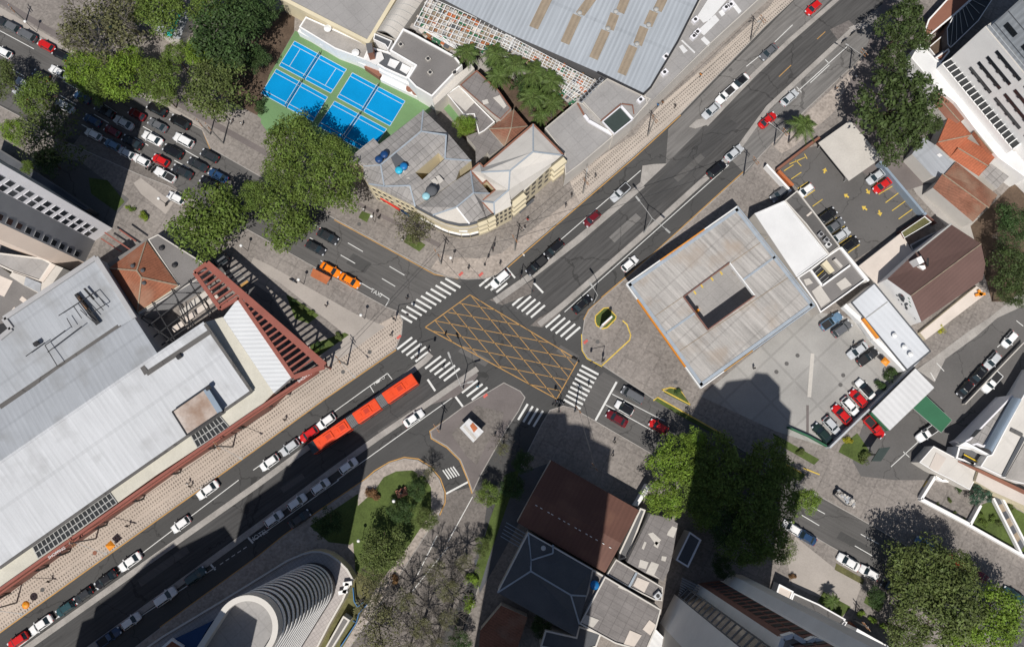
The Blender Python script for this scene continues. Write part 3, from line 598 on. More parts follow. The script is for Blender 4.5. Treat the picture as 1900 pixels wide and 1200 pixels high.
# eaves strip along the avenue and its glazed panels
W = [P(x, y, 7.9) for x, y in ((379, 598), (467, 727), (232, 891), (0, 1054), (-200, 1195), (-200, 1232), (0, 1090), (219, 932), (290, 881), (480, 756), (508, 729), (413, 588))]
MB().prism(W, 0, 7.9, 'beige_roof', 'brown_wall').build('eaves_roof', rt)
for q, nx in (([(1400, 852), (1612, 715), (1682, 800), (1452, 950)], 7),):
    pass
def skylight(c, q, nx, ny, z):
    a, b, d_, e = WP(c, q, z); fr = MB(); pn = MB().poly([a + Vector((0, 0, .06)), b + Vector((0, 0, .06)), d_ + Vector((0, 0, .06)), e + Vector((0, 0, .06))], 'glass_panel')
    for i in range(nx + 1): fr.bar(a.lerp(b, i / nx) + Vector((0, 0, .1)), e.lerp(d_, i / nx) + Vector((0, 0, .1)), .16, .14, 'pole_grey')
    for i in range(ny + 1): fr.bar(a.lerp(e, i / ny) + Vector((0, 0, .1)), b.lerp(d_, i / ny) + Vector((0, 0, .1)), .16, .12, 'pole_grey')
    o = fr.build('skylight', rt); pn.build('pane', o)
skylight('c0', [(1400, 852), (1612, 715), (1682, 800), (1452, 950)], 8, 2, 7.95)
skylight('d0', [(237, 480), (790, 92), (842, 165), (278, 562)], 19, 2, 7.95)
bm = MB()
be = [P(x, y, 8.1) for x, y in ((601, 679), (470, 765), (290, 889), (23, 1077), (-150, 1200))]
for a, b in zip(be, be[1:]): bm.bar(a, b, .5, .8, 'red_steel')
be2 = [P(x, y, 6.0) for x, y in ((592, 690), (470, 771), (290, 896), (23, 1085), (-150, 1207))]
for a, b in zip(be2, be2[1:]): bm.bar(a, b, .3, .7, 'red_steel')
bm.build('edge_beam', rt)
for c, x, y in (('c0', 1770, 815), ('c0', 1550, 965), ('c0', 1285, 1150), ('d0', 985, 160), ('d0', 715, 350), ('d0', 445, 545), ('d0', 285, 655), ('d0', 5, 850), ('c1', 250, 565), ('c1', 125, 655), ('c1', 545, 365)):
    p = P(*g(c, (x, y))[0], 3.4); d = Vector((math.cos(AW), math.sin(AW), 0)); n_ = Vector((-d.y, d.x, 0))
    MB().bar(p + n_ * .2, p + d * 1.1 + n_ * 1.1 + Vector((0, 0, 3)), .22, .3, 'dark_steel').bar(p + n_ * .2, p - d * 1.1 + n_ * 1.1 + Vector((0, 0, 3)), .22, .3, 'dark_steel').bar(p + n_ * .2, Vector((p.x, p.y, .1)) + n_ * .6, .22, .3, 'dark_steel').build('strut', rt)
rbox(rt, 'lift_housing', 'c0', [(1265, 687), (1510, 517), (1618, 690), (1372, 858)], 8, 10.6, 'stained_slab', 'dark_wall')
ridge(rt, 'c0', [[(1265, 687, 10.7), (1510, 517, 10.7)], [(1618, 690, 10.7), (1372, 858, 10.7), (1265, 687, 10.7)]], 'dark_steel', .2, 'coping')
ridge(rt, 'c0', [[(1510, 517, 10.6), (1618, 690, 10.6)]], 'barrel_metal', 1.0, 'coping', .3)
W = [P(x, y, 8.8) for x, y in ((414, 589), (442, 553), (543, 698), (508, 729))]
MB().prism(W, 7.5, 8.8, 'metal_wedge', 'grey_wall').build('roof_wedge', rt)
# steel sign truss lying on the roof
tm = MB()
for c, a, b in (('b0', (555, 1010), (700, 1188)), ('b0', (615, 970), (760, 1130)), ('c0', (330, 200), (480, 90)), ('c0', (350, 250), (600, 60)), ('c0', (190, 280), (330, 180)), ('b0', (430, 1170), (700, 995)), ('b0', (700, 995), (770, 1090)), ('b0', (770, 1090), (680, 1145)), ('c0', (490, 0), (530, 70)), ('c0', (590, -60), (690, 30)), ('c0', (330, 200), (420, 350)), ('b0', (540, 1100), (600, 1188)), ('b0', (590, 1060), (670, 1150))):
    p, q = [P(*k, 11.1) for k in g(c, a, b)]; tm.bar(p, q, .12, .12, 'dark_steel')
tm.bar(P(*g('b0', (560, 1010))[0], 10.6), P(*g('b0', (720, 1230))[0], 10.2), .8, .3, 'dark_steel'); tm.bar(P(*g('b0', (575, 1030))[0], 10.9), P(*g('b0', (640, 1120))[0], 10.8), .35, .15, 'wood')
tm.bar(P(*g('b0', (620, 970))[0], 11), P(*g('b0', (690, 1050))[0], 10.8), .35, .25, 'dark_steel')
tm.build('sign_truss', rt)
for c, x, y in (('c0', 275, 190), ('c0', 1320, 285), ('c0', 1535, 515)): ac(rt, c, x, y, 10.4, 'dark_steel', (.9, .7, .7), AW)
for c, p, q, tx in (('c1', (300, 487), (470, 372), 'SHOPPING'), ('d0', (325, 575), (490, 470), 'SHOPPING')):
    o = lettering(tx, c, p, q, 'white_paint', 8.58, .72, 'sign_lettering'); o.parent = rt; o.location -= rt.location
# red steel pergola round the corner
pg = thing('red_pergola', 'long triangular red steel pergola with open crossbars at the mall corner', 'pergola', (*P(500, 590).xy, 0))
zt = 8.8; pm = MB()
pO = [P(x, y, zt) for x, y in ((384, 489), (602, 678))]; pI = [P(x, y, zt) for x, y in ((361, 506), (409, 573), (443, 553), (545, 700))]
pm.bar(*pO, 1.3, .5, 'red_steel')
for a, b in ((P(361, 506, zt), P(409, 573, zt)), (P(409, 573, zt), P(443, 552, zt)), (P(443, 552, zt), P(545, 700, zt)), (P(361, 506, zt), P(384, 489, zt))): pm.bar(a, b, .75, .49, 'red_steel')
pm.bar(P(545, 700, zt - .02), P(602, 680, zt - .02), .9, .47, 'red_steel')
pm.build('main_beam', pg)
for i in range(24):
    t = (i + 1) / 25; a = pO[0].lerp(pO[1], t)
    # crossbars run parallel to the avenue towards the inner beam
    d = Vector((math.cos(AW), math.sin(AW), 0)); best = None
    for u, v in ((pI[0], pI[1]), (pI[2], pI[3])):
        e = v - u; den = d.x * e.y - d.y * e.x; k = ((u.x - a.x) * e.y - (u.y - a.y) * e.x) / den; s_ = ((u.x - a.x) * d.y - (u.y - a.y) * d.x) / den
        if 0 <= s_ <= 1: best = a + d * k
    if best is not None: MB().bar(a - Vector((0, 0, .05)), best - Vector((0, 0, .05)), .32, .4, 'red_steel').build('crossbar', pg)
for x, y in ((390, 497), (430, 533), (475, 572), (520, 610), (560, 645), (594, 674)):
    p = P(x, y, zt); MB().box((p.x, p.y, zt / 2), (.35, .35, zt), 'red_steel', AC).build('post', pg)
pv = MB()
for i in range(9):
    a = P(*g('X', (905 + 28 * i * .9, 150 + i * 38 * .9))[0]) if i < 5 else None
    if a: pv.box((a.x, a.y, .16), (2.9, .62, .06), 'median_concrete' if i < 4 else 'orange_line', AW)
tag(pv.build('stepping_slab'), 'pale paving slabs in a row beside the red pergola, one orange', 'paving slab')
# open steel frame yard between pergola and hall
fy = thing('steel_frame_roof', 'open dark steel roof frame over the yard between tiled roof and mall', 'roof frame', (*P(330, 580).xy, 0))
fm = MB()
for a, b in (((262, 590), (365, 512)), ((275, 605), (375, 528)), ((262, 590), (330, 640)), ((282, 560), (330, 640)), ((318, 535), (360, 610)), ((350, 520), (392, 590)), ((300, 640), (400, 570)), ((285, 625), (392, 545)), ((345, 560), (352, 608)), ((328, 556), (346, 600))):
    fm.bar(P(*a, 7), P(*b, 7), .18, .22, 'dark_steel')
fm.build('girder', fy)
bx = MB()
for (x, y), m_ in zip(((330, 606), (352, 588), (374, 572), (395, 556), (345, 575), (362, 560), (382, 545)), ('cream_floor', 'cream_floor', 'cream_floor', 'cream_floor', 'fibre_light', 'fibre_light', 'fibre_light')):
    p = P(x, y, 4); bx.box(p, (2.3, 1.1, .15), m_, AW)
bx.build('covering_sheet', fy)
# --- tiled house next to the hall
tr = thing('tiled_roof_hall', 'square terracotta hipped roof building with four small roof vents beside the white mall', 'building', (*P(262, 512).xy, 0))
q = g('b0', (800, 822, 7), (1075, 620, 7), (1308, 948, 7), (1010, 1145, 7)); apx = g('b0', (1005, 840, 9.3), (1040, 890, 9.3)); wall3(tr, V3('F', q), 'cream_wall')
roof3(tr, 'F', [[q[0], q[1], apx[0]], [q[1], q[2], apx[1], apx[0]], [q[2], q[3], apx[1]], [q[3], q[0], apx[0], apx[1]]], 'terracotta')
ridge(tr, 'F', [[q[0], apx[0]], [q[1], apx[0], apx[1], q[2]], [apx[1], q[3]]], 'tan_patch', .25)
for x, y in ((985, 810), (1058, 843), (1068, 935)): vent(tr, 'b0', x, y, 8.3, 'slate_flat', .4)
fr = bldg('flat_annex', 'dull grey flat annex wrapped round the terracotta hipped roof', 'b0', [(1085, 610), (1160, 572), (1510, 792), (1430, 850), (1460, 900), (1020, 1160), (1010, 1148), (1312, 948)], 6.6, 'grey_wall', 'grey_membrane', .15, 'pale_wall', .2)
for x, y in ((1195, 680), (1290, 805)): vent(fr, 'b0', x, y, 6.3, 'dark_steel', .5); rsheet(fr, 'roof_patch', 'b0', [(x - 40, y + 10), (x + 10, y - 8), (x + 20, y + 15), (x - 30, y + 35)], 6.4, 'median_concrete')
bldg('link_wall', 'short grey coping wall beside the terracotta hipped roof', 'b0', [(780, 795), (1075, 605), (1085, 622), (805, 820)], 6.2, 'grey_wall', 'grey_membrane', 0, cat='wall')
rd = MB()
for a, b in (((770, 560), (985, 705)), ((745, 605), (890, 700)), ((880, 540), (1000, 625))): rd.bar(P(*g('b0', a)[0], 4), P(*g('b0', b)[0], 4), .25, .3, 'red_steel')
tag(rd.build('red_beam_frame'), 'thin red steel beams over the passage at the foot of the window tower', 'steel frame')
# --- roofs at the far left under the tower
a1 = bldg('low_grey_roof', 'brown grey flat roof with pale streaks at the left picture edge', 'Y', [(-300, -120), (590, -10), (720, 60), (550, 315), (360, 250), (180, 190), (0, 105), (-300, -20)], 6, 'pale_wall', 'grey_deck', .25, 'pale_wall')
a2 = bldg('low_grey_roof', 'dark patched roof wedge between the pale gutter and the mall', 'Y', [(-300, -15), (0, 110), (170, 240), (560, 500), (60, 835), (95, 890), (-300, 1100)], 5.5, 'pale_wall', 'grey_membrane', 0)
for q in ([(310, 520), (375, 570), (335, 620), (270, 570)], [(-200, 150), (180, 310), (60, 530), (-200, 420)], [(200, 670), (240, 700), (190, 740), (165, 710)]): rsheet(a2, 'roof_patch', 'Y', q, 5.5, 'cream_floor')
rsheet(a2, 'gutter', 'Y', [(-300, 960), (100, 900), (150, 990), (-300, 1180)], 5.8, 'dark_steel')
a3 = bldg('gutter_roof', 'pale lean-to roof strip running between two flat roofs below the tower', 'Y', [(170, 185), (360, 250), (580, 340), (780, 90), (880, 130), (690, 400), (560, 495), (330, 370), (130, 240)], 6.3, 'pale_wall', 'fibre_light', 0)
rsheet(a3, 'roof_patch', 'Y', [(720, 62), (778, 90), (600, 330), (552, 312)], 6.4, 'cream_floor')
rsheet(a3, 'roof_patch', 'Y', [(360, 255), (575, 342), (560, 480), (335, 365)], 6.35, 'metal_grey')

# --- tall residential tower at the left edge (its roof lies outside the frame)
tw = thing('window_tower', 'tall pale tower leaning off the left edge with paired dark windows', 'tower', (*P(130, 430).xy, 0))
hT = 44
tA, tB, tC, tD, tE, tF = [P(*p) for p in ((209, 424), (177, 447), (158, 487), (133, 502), (40, 470), (112, 362))]
pts = [tA, tB, tC, tD, tE, tF]
mw = MB()
for i, m_ in enumerate(('lilac_wall', 'grey_wall', 'pink_wall', 'pink_wall', 'grey_wall', 'grey_wall')):  # wall tones hold the light too: grey for the dim face, pink for sunlit
    a, b = pts[i], pts[(i + 1) % 6]; mw.add([(a.x, a.y, 0), (a.x, a.y, hT), (b.x, b.y, hT), (b.x, b.y, 0)], [(0, 1, 2, 3)], m_)
mw.build('wall', tw); MB().poly([(p.x, p.y, hT) for p in pts], 'grey_membrane').build('roof', tw)
def vwin(root, a, b, t0, t1, z0, z1, m='glass_dark', frame='white_paint', out=1):
    d = (b - a); d.z = 0; L = d.length; d.normalize(); n_ = Vector((d.y, -d.x, 0)) * out; o = a + d * L * (t0 + t1) / 2 + n_ * .02; o.z = (z0 + z1) / 2
    f = MB().box(o, (L * (t1 - t0) + .12, .08, z1 - z0 + .12), frame, math.atan2(d.y, d.x)).build('window', root)
    MB().box(o + n_ * .03, (L * (t1 - t0), .08, z1 - z0), m, math.atan2(d.y, d.x)).build('pane', f)
nA = Vector((pts[1].y - pts[0].y, -(pts[1].x - pts[0].x), 0)); sgn = 1 if nA.dot(Vector((1, -1, 0))) > 0 else -1
for i in range(15):
    z0 = 3.2 + i * 2.7
    vwin(tw, tA, tB, .42, .66, z0, z0 + 1.5, out=sgn, frame='lilac_wall'); vwin(tw, tA, tB, .74, .98, z0 + .1, z0 + 1.6, out=sgn, frame='lilac_wall')
    vwin(tw, tB, tC, .72, .93, z0, z0 + 1.4, out=sgn, frame='grey_wall')
bldg('tower_podium', 'dark low podium roof strip along the foot of the window tower', 'L', [(-100, -20), (10, 40), (300, 220), (560, 390), (800, 560), (760, 575), (400, 360), (60, 180), (-100, 80)], 4, 'dark_wall', 'slate_flat', .2)

# --- apartment slab with curved end, bottom left
hC = 41; Cc = P(457, 1165, hC); Rr_ = 4.4
dr = (P(374, 1185, hC) - P(403, 1140, hC)); dr.z = 0; dr.normalize(); nr = Vector((-dr.y, dr.x, 0))
def dshape(r, back):
    base = math.atan2(-dr.y, -dr.x); q = [Vector((Cc.x + r * math.cos(base + t), Cc.y + r * math.sin(base + t))) for t in [math.pi * (i / 24 - .5) for i in range(25)]]
    c2 = Vector((Cc.x, Cc.y)); e = Vector((dr.x, dr.y)) * back; q += [q[-1] + e, q[0] + e]; return ccw(q)
ct = thing('curved_tower', 'round ended apartment tower with ringed balconies at the bottom edge', 'tower', (Cc.x, Cc.y, 0))
MB().prism(dshape(Rr_ - .07, 15), 0, hC - 1.5, None, 'dark_steel').build('wall', ct)
for k in range(14):
    z = 6.2 + k * 2.36
    mb = MB(); mb.prism(dshape(Rr_, 15), z, z + 1.1, 'white_wall', 'white_wall', True); mb.build('balcony_band', ct)
mb = MB(); o_ = dshape(Rr_ + .05, 15); i_ = dshape(Rr_ - .75, 14.3); n = len(o_)
mb.add([(p.x, p.y, hC - 2.4) for p in o_] + [(p.x, p.y, hC) for p in o_], [[i, (i + 1) % n, n + (i + 1) % n, n + i] for i in range(n)], 'pale_wall')
mb.add([(p.x, p.y, hC) for p in o_] + [(p.x, p.y, hC) for p in i_], [[i, (i + 1) % n, n + (i + 1) % n, n + i] for i in range(n)], 'pale_wall')
mb.add([(p.x, p.y, hC) for p in i_] + [(p.x, p.y, hC - 2) for p in i_], [[i, (i + 1) % n, n + (i + 1) % n, n + i][::-1] for i in range(n)], 'pale_wall'); mb.build('parapet', ct)
MB().poly([(p.x, p.y, hC - 1.8) for p in i_], 'grey_deck').build('roof', ct)
bk = Vector((Cc.x, Cc.y, 0)) + dr * 13.5
MB().box((bk.x, bk.y, hC + 7), (9, 8.6, 18), 'cream_wall', math.atan2(dr.y, dr.x)).build('lift_housing', ct)
po = bldg('tower_podium', 'rounded tiled podium terrace at the foot of the ringed apartment tower', 'T', [(1300, 1150), (1480, 800), (1600, 590), (1665, 440), (1690, 400), (1640, 310), (1560, 230), (1480, 175), (1400, 150), (1320, 150), (1240, 170), (1100, 230), (500, 600), (0, 900), (-500, 1250), (300, 1500)], 4, 'cream_wall', 'plaza_tile', .5, 'pale_wall', .35)
sm = MB()
for a, b in (((1600, 440), (1680, 430)), ((1560, 520), (1640, 500)), ((1640, 430), (1610, 520))): sm.bar(P(*g('T', a)[0], 4.2), P(*g('T', b)[0], 4.2), .7, .8, 'white_wall')
sm.build('stair_wall', po)
bl_ = bldg('blue_annex', 'dark blue walled annex beside the ringed tower at the bottom edge', 'T', [(100, 930), (440, 770), (360, 900), (300, 1100), (-100, 1100)], 6, 'blue_wall', 'blue_wall', 0)
rbox(bl_, 'terrace_frame', 'T', [(85, 920), (195, 990), (120, 1090), (-20, 1010)], 5.9, 6.6, 'white_wall'); rbox(bl_, 'terrace_floor', 'T', [(90, 945), (170, 995), (110, 1080), (10, 1015)], 6.5, 6.65, 'terracotta')
bldg('long_shed', 'narrow grey shed roof on the dry lawn by the ringed tower', 'T', [(1600, 720), (1660, 760), (1500, 1020), (1430, 1020)], 3, 'pale_wall', 'grey_membrane', .1, 'pale_wall')
gf = MB()
for ln in ([(1690, 470), (1700, 590), (1730, 640), (1780, 600)], [(1720, 780), (1640, 900), (1560, 1020)], [(1690, 760), (1720, 780), (1740, 700), (1830, 600)]):
    q = [P(*k, 1.2) for k in g('T', *ln)]
    for a, b in zip(q, q[1:]): gf.bar(a, b, .12, 1.2, 'tank_blue')
tag(gf.build('blue_fence'), 'zigzag blue site fence on the dry ground beside the ringed tower', 'fence')

# --- tower at the lower right and the other towers just outside the frame
def sh(px, h): p = P(*px); return Vector((p.x, p.y)) - SUN_D * (h / math.tan(SUN_EL))
hR = 64
rw = thing('striped_tower', 'tall grey tower with brown striped window bays leaning off the bottom right edge', 'tower', (*P(1330, 1120).xy, 0))
bp = [P(*p) for p in g('M', (200, 700), (322, 458), (400, 380), (470, 440), (520, 372), (560, 362), (700, 345), (735, 348), (800, 380))]
bp = [Vector((p.x, p.y)) for p in bp]
bp = bp[:8] + [sh((1402, 690), hR), sh((1424, 692), hR), sh((1447, 716), hR), sh((1447, 742), hR), sh((1468, 762), hR), sh((1463, 800), hR) - SUN_D * 9, bp[0] - SUN_D * 9]
cols = ['white_wall', 'dark_wall', 'dark_wall', 'white_wall', 'brown_wall', 'brown_wall', 'white_wall', 'white_wall'] + ['pale_wall'] * 7
mw = MB()
for i in range(len(bp)):
    a, b = bp[i], bp[(i + 1) % len(bp)]; mw.add([(a.x, a.y, 0), (a.x, a.y, hR), (b.x, b.y, hR), (b.x, b.y, 0)], [(0, 1, 2, 3)], cols[i])
mw.build('wall', rw); MB().poly([(p.x, p.y, hR) for p in bp], 'grey_membrane').build('roof', rw)
for k in range(20):
    z = 2.5 + k * 2.9; a, b = bp[5], bp[6]
    v = lambda p: Vector((p.x, p.y, 0))
    for t0, t1 in ((.06, .44), (.54, .94)): vwin(rw, v(a), v(b), t0, t1, z, z + 1.5, out=-1, frame='brown_wall', m='dark_steel')
    vwin(rw, v(bp[2]), v(bp[3]), .1, .9, z, z + 1.9, out=-1, frame='grey_wall')
    vwin(rw, v(bp[1]), v(bp[2]), .1, .9, z, z + 1.9, out=-1, frame='grey_wall')
lm = MB()
for k in range(8):
    q0, q1 = [P(*p, .5) for p in g('M', (330 + k * 4, 440 - k * 19), (440 + k * 9, 510 - k * 19))]; lm.bar(q0 + Vector((0, 0, 3)), q1 + Vector((0, 0, 3)), .22, .3, 'grey_wall')
lm.build('louvre', rw)
bq = [P(x, y, 51.5) for x, y in g('M', (1195, 910), (1225, 825), (1310, 800), (1420, 865), (1490, 835), (1560, 860), (1540, 920))]
mb = MB(); 
for a, b in zip(bq[:5], bq[1:6]): mb.bar(a, b, .6, 1.1, 'white_wall')
mb.poly([p - Vector((0, 0, .4)) for p in bq], 'cream_floor'); mb.build('balcony', rw)
def shade_tower(name, label, skyline, h, back, wall):
    q = [sh(p, h) for p in skyline]; q += [q[-1] - SUN_D * back, q[0] - SUN_D * back]
    q = ccw(q); c_ = cen(q); t = thing(name, label, 'tower', (c_.x, c_.y, 0)); n = len(q)
    MB().prism(q, 0, h, None, wall).build('wall', t); MB().poly([(p.x, p.y, h) for p in q], 'grey_membrane').build('roof', t)
    wb = MB()
    for k in range(int(h / 3.2) - 1):
        for a, b in zip(q, q[1:] + q[:1]):
            if (b - a).length > 2: wb.bar((*a.lerp(b, .08), 2.6 + k * 3.2), (*a.lerp(b, .92), 2.6 + k * 3.2), .12, 1.3, 'glass_dark')
    wb.build('window_band', t); return t
shade_tower('apartment_block', 'apartment block south of the avenue whose stepped shadow crosses the bus lanes', [(145, 1225), (152, 1153), (176, 1143), (178, 1125), (222, 1094), (281, 1035), (323, 1005), (333, 1016), (416, 975), (437, 1004)], 46, 14, 'cream_wall')
shade_tower('apartment_block', 'slim block behind the ringed tower throwing a pointed shadow on the bus lanes', [(437, 1004), (455, 934), (480, 918), (521, 890), (532, 862), (563, 878)], 52, 10, 'pale_wall')
shade_tower('apartment_block', 'tall block below the frame shading the side street and brown roof', [(953, 800), (978, 760), (1012, 764), (1051, 764), (1054, 785), (1072, 785), (1097, 792), (1097, 812), (1135, 830), (1130, 868)], 80, 14, 'pale_wall')

# --- roofs at the bottom centre
bs = thing('brown_roof_house', 'large square building under a dark brown metal gable roof beside the side street', 'building', (*P(1075, 960).xy, 0))
q = g('Q', (325, 105, 6), (842, 400, 6), (640, 765, 6), (125, 470, 6)); rg = g('Q', (212, 358, 7.6), (720, 640, 7.4)); rg = [g('Q', (215, 300, 7.4))[0], g('Q', (735, 592, 7.4))[0]]
wall3(bs, V3('F', q), 'pale_wall'); roof3(bs, 'F', [[q[0], q[1], rg[1], rg[0]], [rg[0], rg[1], q[2], q[3]]], 'brown_metal')
st = [V3('Q', [(650, 660, 7.05)])[0], V3('Q', [(800, 400, 6.7)])[0]]
rp = MB()
for i in range(14):
    t = .05 + i * .065 + random.uniform(-.02, .02); a, b = V3('Q', [(210 + t * 500, 355 + t * 285, 7.3), (222 + t * 500, 362 + t * 285, 7.3)]); rp.bar(a, b, .12, .08, 'white_paint')
rp.build('ridge_flashing', bs)
gr = thing('grey_hip_house', 'wide dark slate hipped roof building lying in the tower shadow', 'building', (*P(1030, 1080).xy, 0))
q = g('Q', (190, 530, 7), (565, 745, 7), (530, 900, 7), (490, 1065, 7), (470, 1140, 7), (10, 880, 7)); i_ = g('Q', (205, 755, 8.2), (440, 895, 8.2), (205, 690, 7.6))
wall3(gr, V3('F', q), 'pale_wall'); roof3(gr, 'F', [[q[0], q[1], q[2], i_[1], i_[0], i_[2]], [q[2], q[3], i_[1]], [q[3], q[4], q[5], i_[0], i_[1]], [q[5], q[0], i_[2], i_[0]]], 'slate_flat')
ridge(gr, 'F', [[q[0], i_[2], i_[0], i_[1], q[3]], [i_[0], q[5]], [i_[1], q[2]]]); ridge(gr, 'F', [[q[5], q[0], q[1]]], 'pale_wall', .25, 'parapet')
ridge(gr, 'Q', [[(210, 690, 7.7), (335, 650, 7.4)], [(335, 650, 7.4), (335, 600, 7.2)]]); vent(gr, 'Q', 278, 618, 7.4)
tank('Q', 580, 838, 6, 'tank_blue', 'blue round water tank on the narrow flat roof between two grey roofs', .8, 1.3)
l1 = bldg('narrow_flat_roof', 'narrow pale flat roof strip with the blue water tank on it', 'Q', [(565, 742), (640, 785), (490, 1065), (500, 960), (535, 880)], 6, 'pale_wall', 'fibre_dark', .2)
l2 = bldg('ridge_glazing', 'narrow glazed strip roof along the brown gable building', 'Q', [(340, 610), (570, 745), (560, 765), (330, 655)], 6.6, 'pale_wall', 'glass_panel', .2, 'pale_wall', .15)
l3 = bldg('patched_roof_house', 'flat brown grey roof with a tan patch just below the tile edged gable', 'Q', [(640, 785), (970, 980), (940, 1090), (880, 1230), (700, 1180), (490, 1065)], 7, 'pale_wall', 'fibre_dark', .3, 'pale_wall', .25)
for q_ in ([(530, 1010), (605, 1040), (570, 1085), (500, 1055)], [(900, 1040), (940, 1070), (905, 1130), (860, 1095)], [(785, 1100), (855, 1130), (810, 1200), (745, 1190)], [(720, 840), (770, 860), (765, 870), (715, 850)]): rsheet(l3, 'roof_patch', 'Q', q_, 6.8, 'fibre_light' if q_[0][0] < 780 else 'cream_floor')
l4 = bldg('small_terrace_roof', 'small grey roof with a tan centre tucked between two patched roofs', 'Q', [(705, 685), (980, 850), (975, 930), (930, 925), (780, 850), (650, 775)], 6, 'pale_wall', 'fibre_dark', .3, 'pale_wall', .2)
rsheet(l4, 'roof_patch', 'Q', [(830, 790), (900, 820), (870, 880), (805, 840)], 5.8, 'cream_floor'); rsheet(l4, 'parapet', 'Q', [(820, 760), (832, 765), (785, 855), (773, 848)], 6, 'blue_trim'); ac(l4, 'Q', 945, 895, 5.7, 'metal_white')
l5 = bldg('patchwork_roof_house', 'long fibre cement roof with scattered white replacement sheets by the shaded trees', 'd2', [(1035, 245), (1170, 275), (1230, 312), (1195, 520), (1165, 650), (1125, 728), (1000, 670), (865, 590)], 6, 'pale_wall', 'fibre_dark', 0)
for q_ in ([(1160, 370), (1190, 330), (1225, 345), (1200, 415), (1150, 395)], [(1015, 385), (1050, 375), (1110, 430), (1075, 470)], [(1040, 585), (1095, 605), (1060, 680), (1110, 715), (1000, 665)], [(960, 570), (1020, 590), (1000, 640), (945, 625)], [(990, 440), (1005, 448), (985, 500), (970, 490)], [(1115, 545), (1150, 550), (1140, 585), (1110, 575)], [(1070, 440), (1100, 450), (1085, 490), (1055, 470)]): rsheet(l5, 'roof_patch', 'd2', q_, 6, 'fibre_light')
bldg('white_edge_wall', 'white boundary wall with dark stains by the lit tree', 'd2', [(1010, 30), (1035, 60), (940, 190), (920, 185)], 3.5, 'white_wall', 'white_wall', 0, cat='wall')
bldg('passage_roof', 'slim dark lean-to roof between brown gable and patchwork roof', 'd2', [(960, 200), (1000, 215), (870, 560), (800, 580), (810, 520)], 4, 'grey_wall', 'dark_wall', .15, 'pale_wall')
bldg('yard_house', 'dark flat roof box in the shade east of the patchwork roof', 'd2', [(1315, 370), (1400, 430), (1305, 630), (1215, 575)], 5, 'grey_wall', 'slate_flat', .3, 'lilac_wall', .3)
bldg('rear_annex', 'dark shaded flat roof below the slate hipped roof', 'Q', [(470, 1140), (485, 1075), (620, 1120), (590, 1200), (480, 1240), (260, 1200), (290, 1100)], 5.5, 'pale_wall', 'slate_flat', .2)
bldg('bright_annex', 'small bright flat roof at the foot of the grey tower', 'd2', [(1060, 1060), (1190, 1190), (1150, 1260), (960, 1230), (985, 1190)], 5, 'white_wall', 'white_corrugated', .2)
for nm, lb, c, q_ in (('terracotta_cottage', 'shaded red tiled cottage roof at the bottom left of the slate hipped roof', 'd2', [(-40, 900), (150, 985), (70, 1230), (-200, 1230), (-190, 1080)]),):
    t = bldg(nm, lb, c, q_, 4, 'pale_wall', 'terracotta_old', 0)
yf = MB()
for k in range(5): yf.bar(P(*g('Q', (60 + k * -8, 470 + k * 20))[0], 2.6), P(*g('Q', (180 - k * 8, 540 + k * 20))[0], 2.6), .12, .15, 'barrel_metal')
tag(yf.build('yard_trellis'), 'thin blue grey bars over a shaded yard beside the slate roof', 'trellis')

# --- north side: blocks around the corner building
hs = thing('apartment_house', 'H shaped grey fibre cement hipped roof house with two courtyards above the crossing', 'building', (*P(800, 300).xy, 0))
ev = 9.3; rz_ = 10.9
def K(x, y, z=ev): return g('K', (x, y, z))[0]
out = [K(0, 450), K(240, 255), K(287, 308), K(658, 20), K(865, 215), K(1060, 445), K(960, 525), K(930, 610), K(690, 770), K(590, 830), K(400, 740), K(200, 640), K(160, 590), K(155, 490)]
wall3(hs, V3('F', out), 'cream_wall')
r1, r2, r3, r4, r5, r6 = K(640, 200, rz_), K(300, 480, rz_), K(330, 660, rz_), K(545, 655, rz_), K(840, 430, rz_), K(850, 230, rz_)
c1, c2, c3, c4 = K(590, 545, 10.0), K(785, 380, 10.0), K(832, 428, 10.0), K(650, 605, 10.0)
roof3(hs, 'F', [[out[3], r1, r2, out[13], out[0], out[1], out[2]], [out[3], out[4], r6, r1], [r6, out[4], out[5], r5], [r1, r6, r5, c3, c2, c1, r4, r3, r2], [r5, out[5], out[6], out[7], out[8], out[9], r4, c1, c4, c3]], 'fibre_a')
roof3(hs, 'F', [[out[13], r2, r3, out[11], out[12]], [out[11], r3, r4, out[9], out[10]]], 'fibre_c')
ridge(hs, 'F', [[out[3], r1, r2, r3, r4, out[9]], [r1, r6, r5, out[5]], [r2, out[13]], [r3, out[11]]])
q = V3('F', [c1, c2, c3, c4]); mb = MB()
for a, b in zip(q, q[1:] + q[:1]): mb.add([a, b, (b.x, b.y, 3), (a.x, a.y, 3)], [(0, 1, 2, 3)], 'cream_wall')
mb.poly([(p.x, p.y, 3) for p in q], 'brown_path'); mb.build('courtyard', hs)
rbox(hs, 'light_well', 'K', [(385, 420), (430, 378), (500, 445), (545, 490), (455, 570), (440, 540)], 10.0, 10.95, 'slate_flat', 'pale_wall'); rbox(hs, 'light_well', 'K', [(480, 500), (540, 490), (455, 570)], 10.4, 11.1, 'white_wall')
for q_ in ([(340, 550), (360, 540), (405, 600), (385, 612)], [(515, 590), (540, 585), (560, 625), (545, 630)], [(760, 580), (790, 565), (830, 610), (795, 640)], [(720, 610), (755, 590), (790, 630), (760, 655)]): rsheet(hs, 'roof_patch', 'K', q_, 10.35, 'fibre_light')
wq = V3('F', out)
for i0, i1, n_ in ((9, 10, 4), (10, 11, 4)):
    a, b = wq[i0], wq[i1]; windows(hs, b, a, 1.2, 1.2, n_, 3, 2.8, .5, frame='cream_wall')
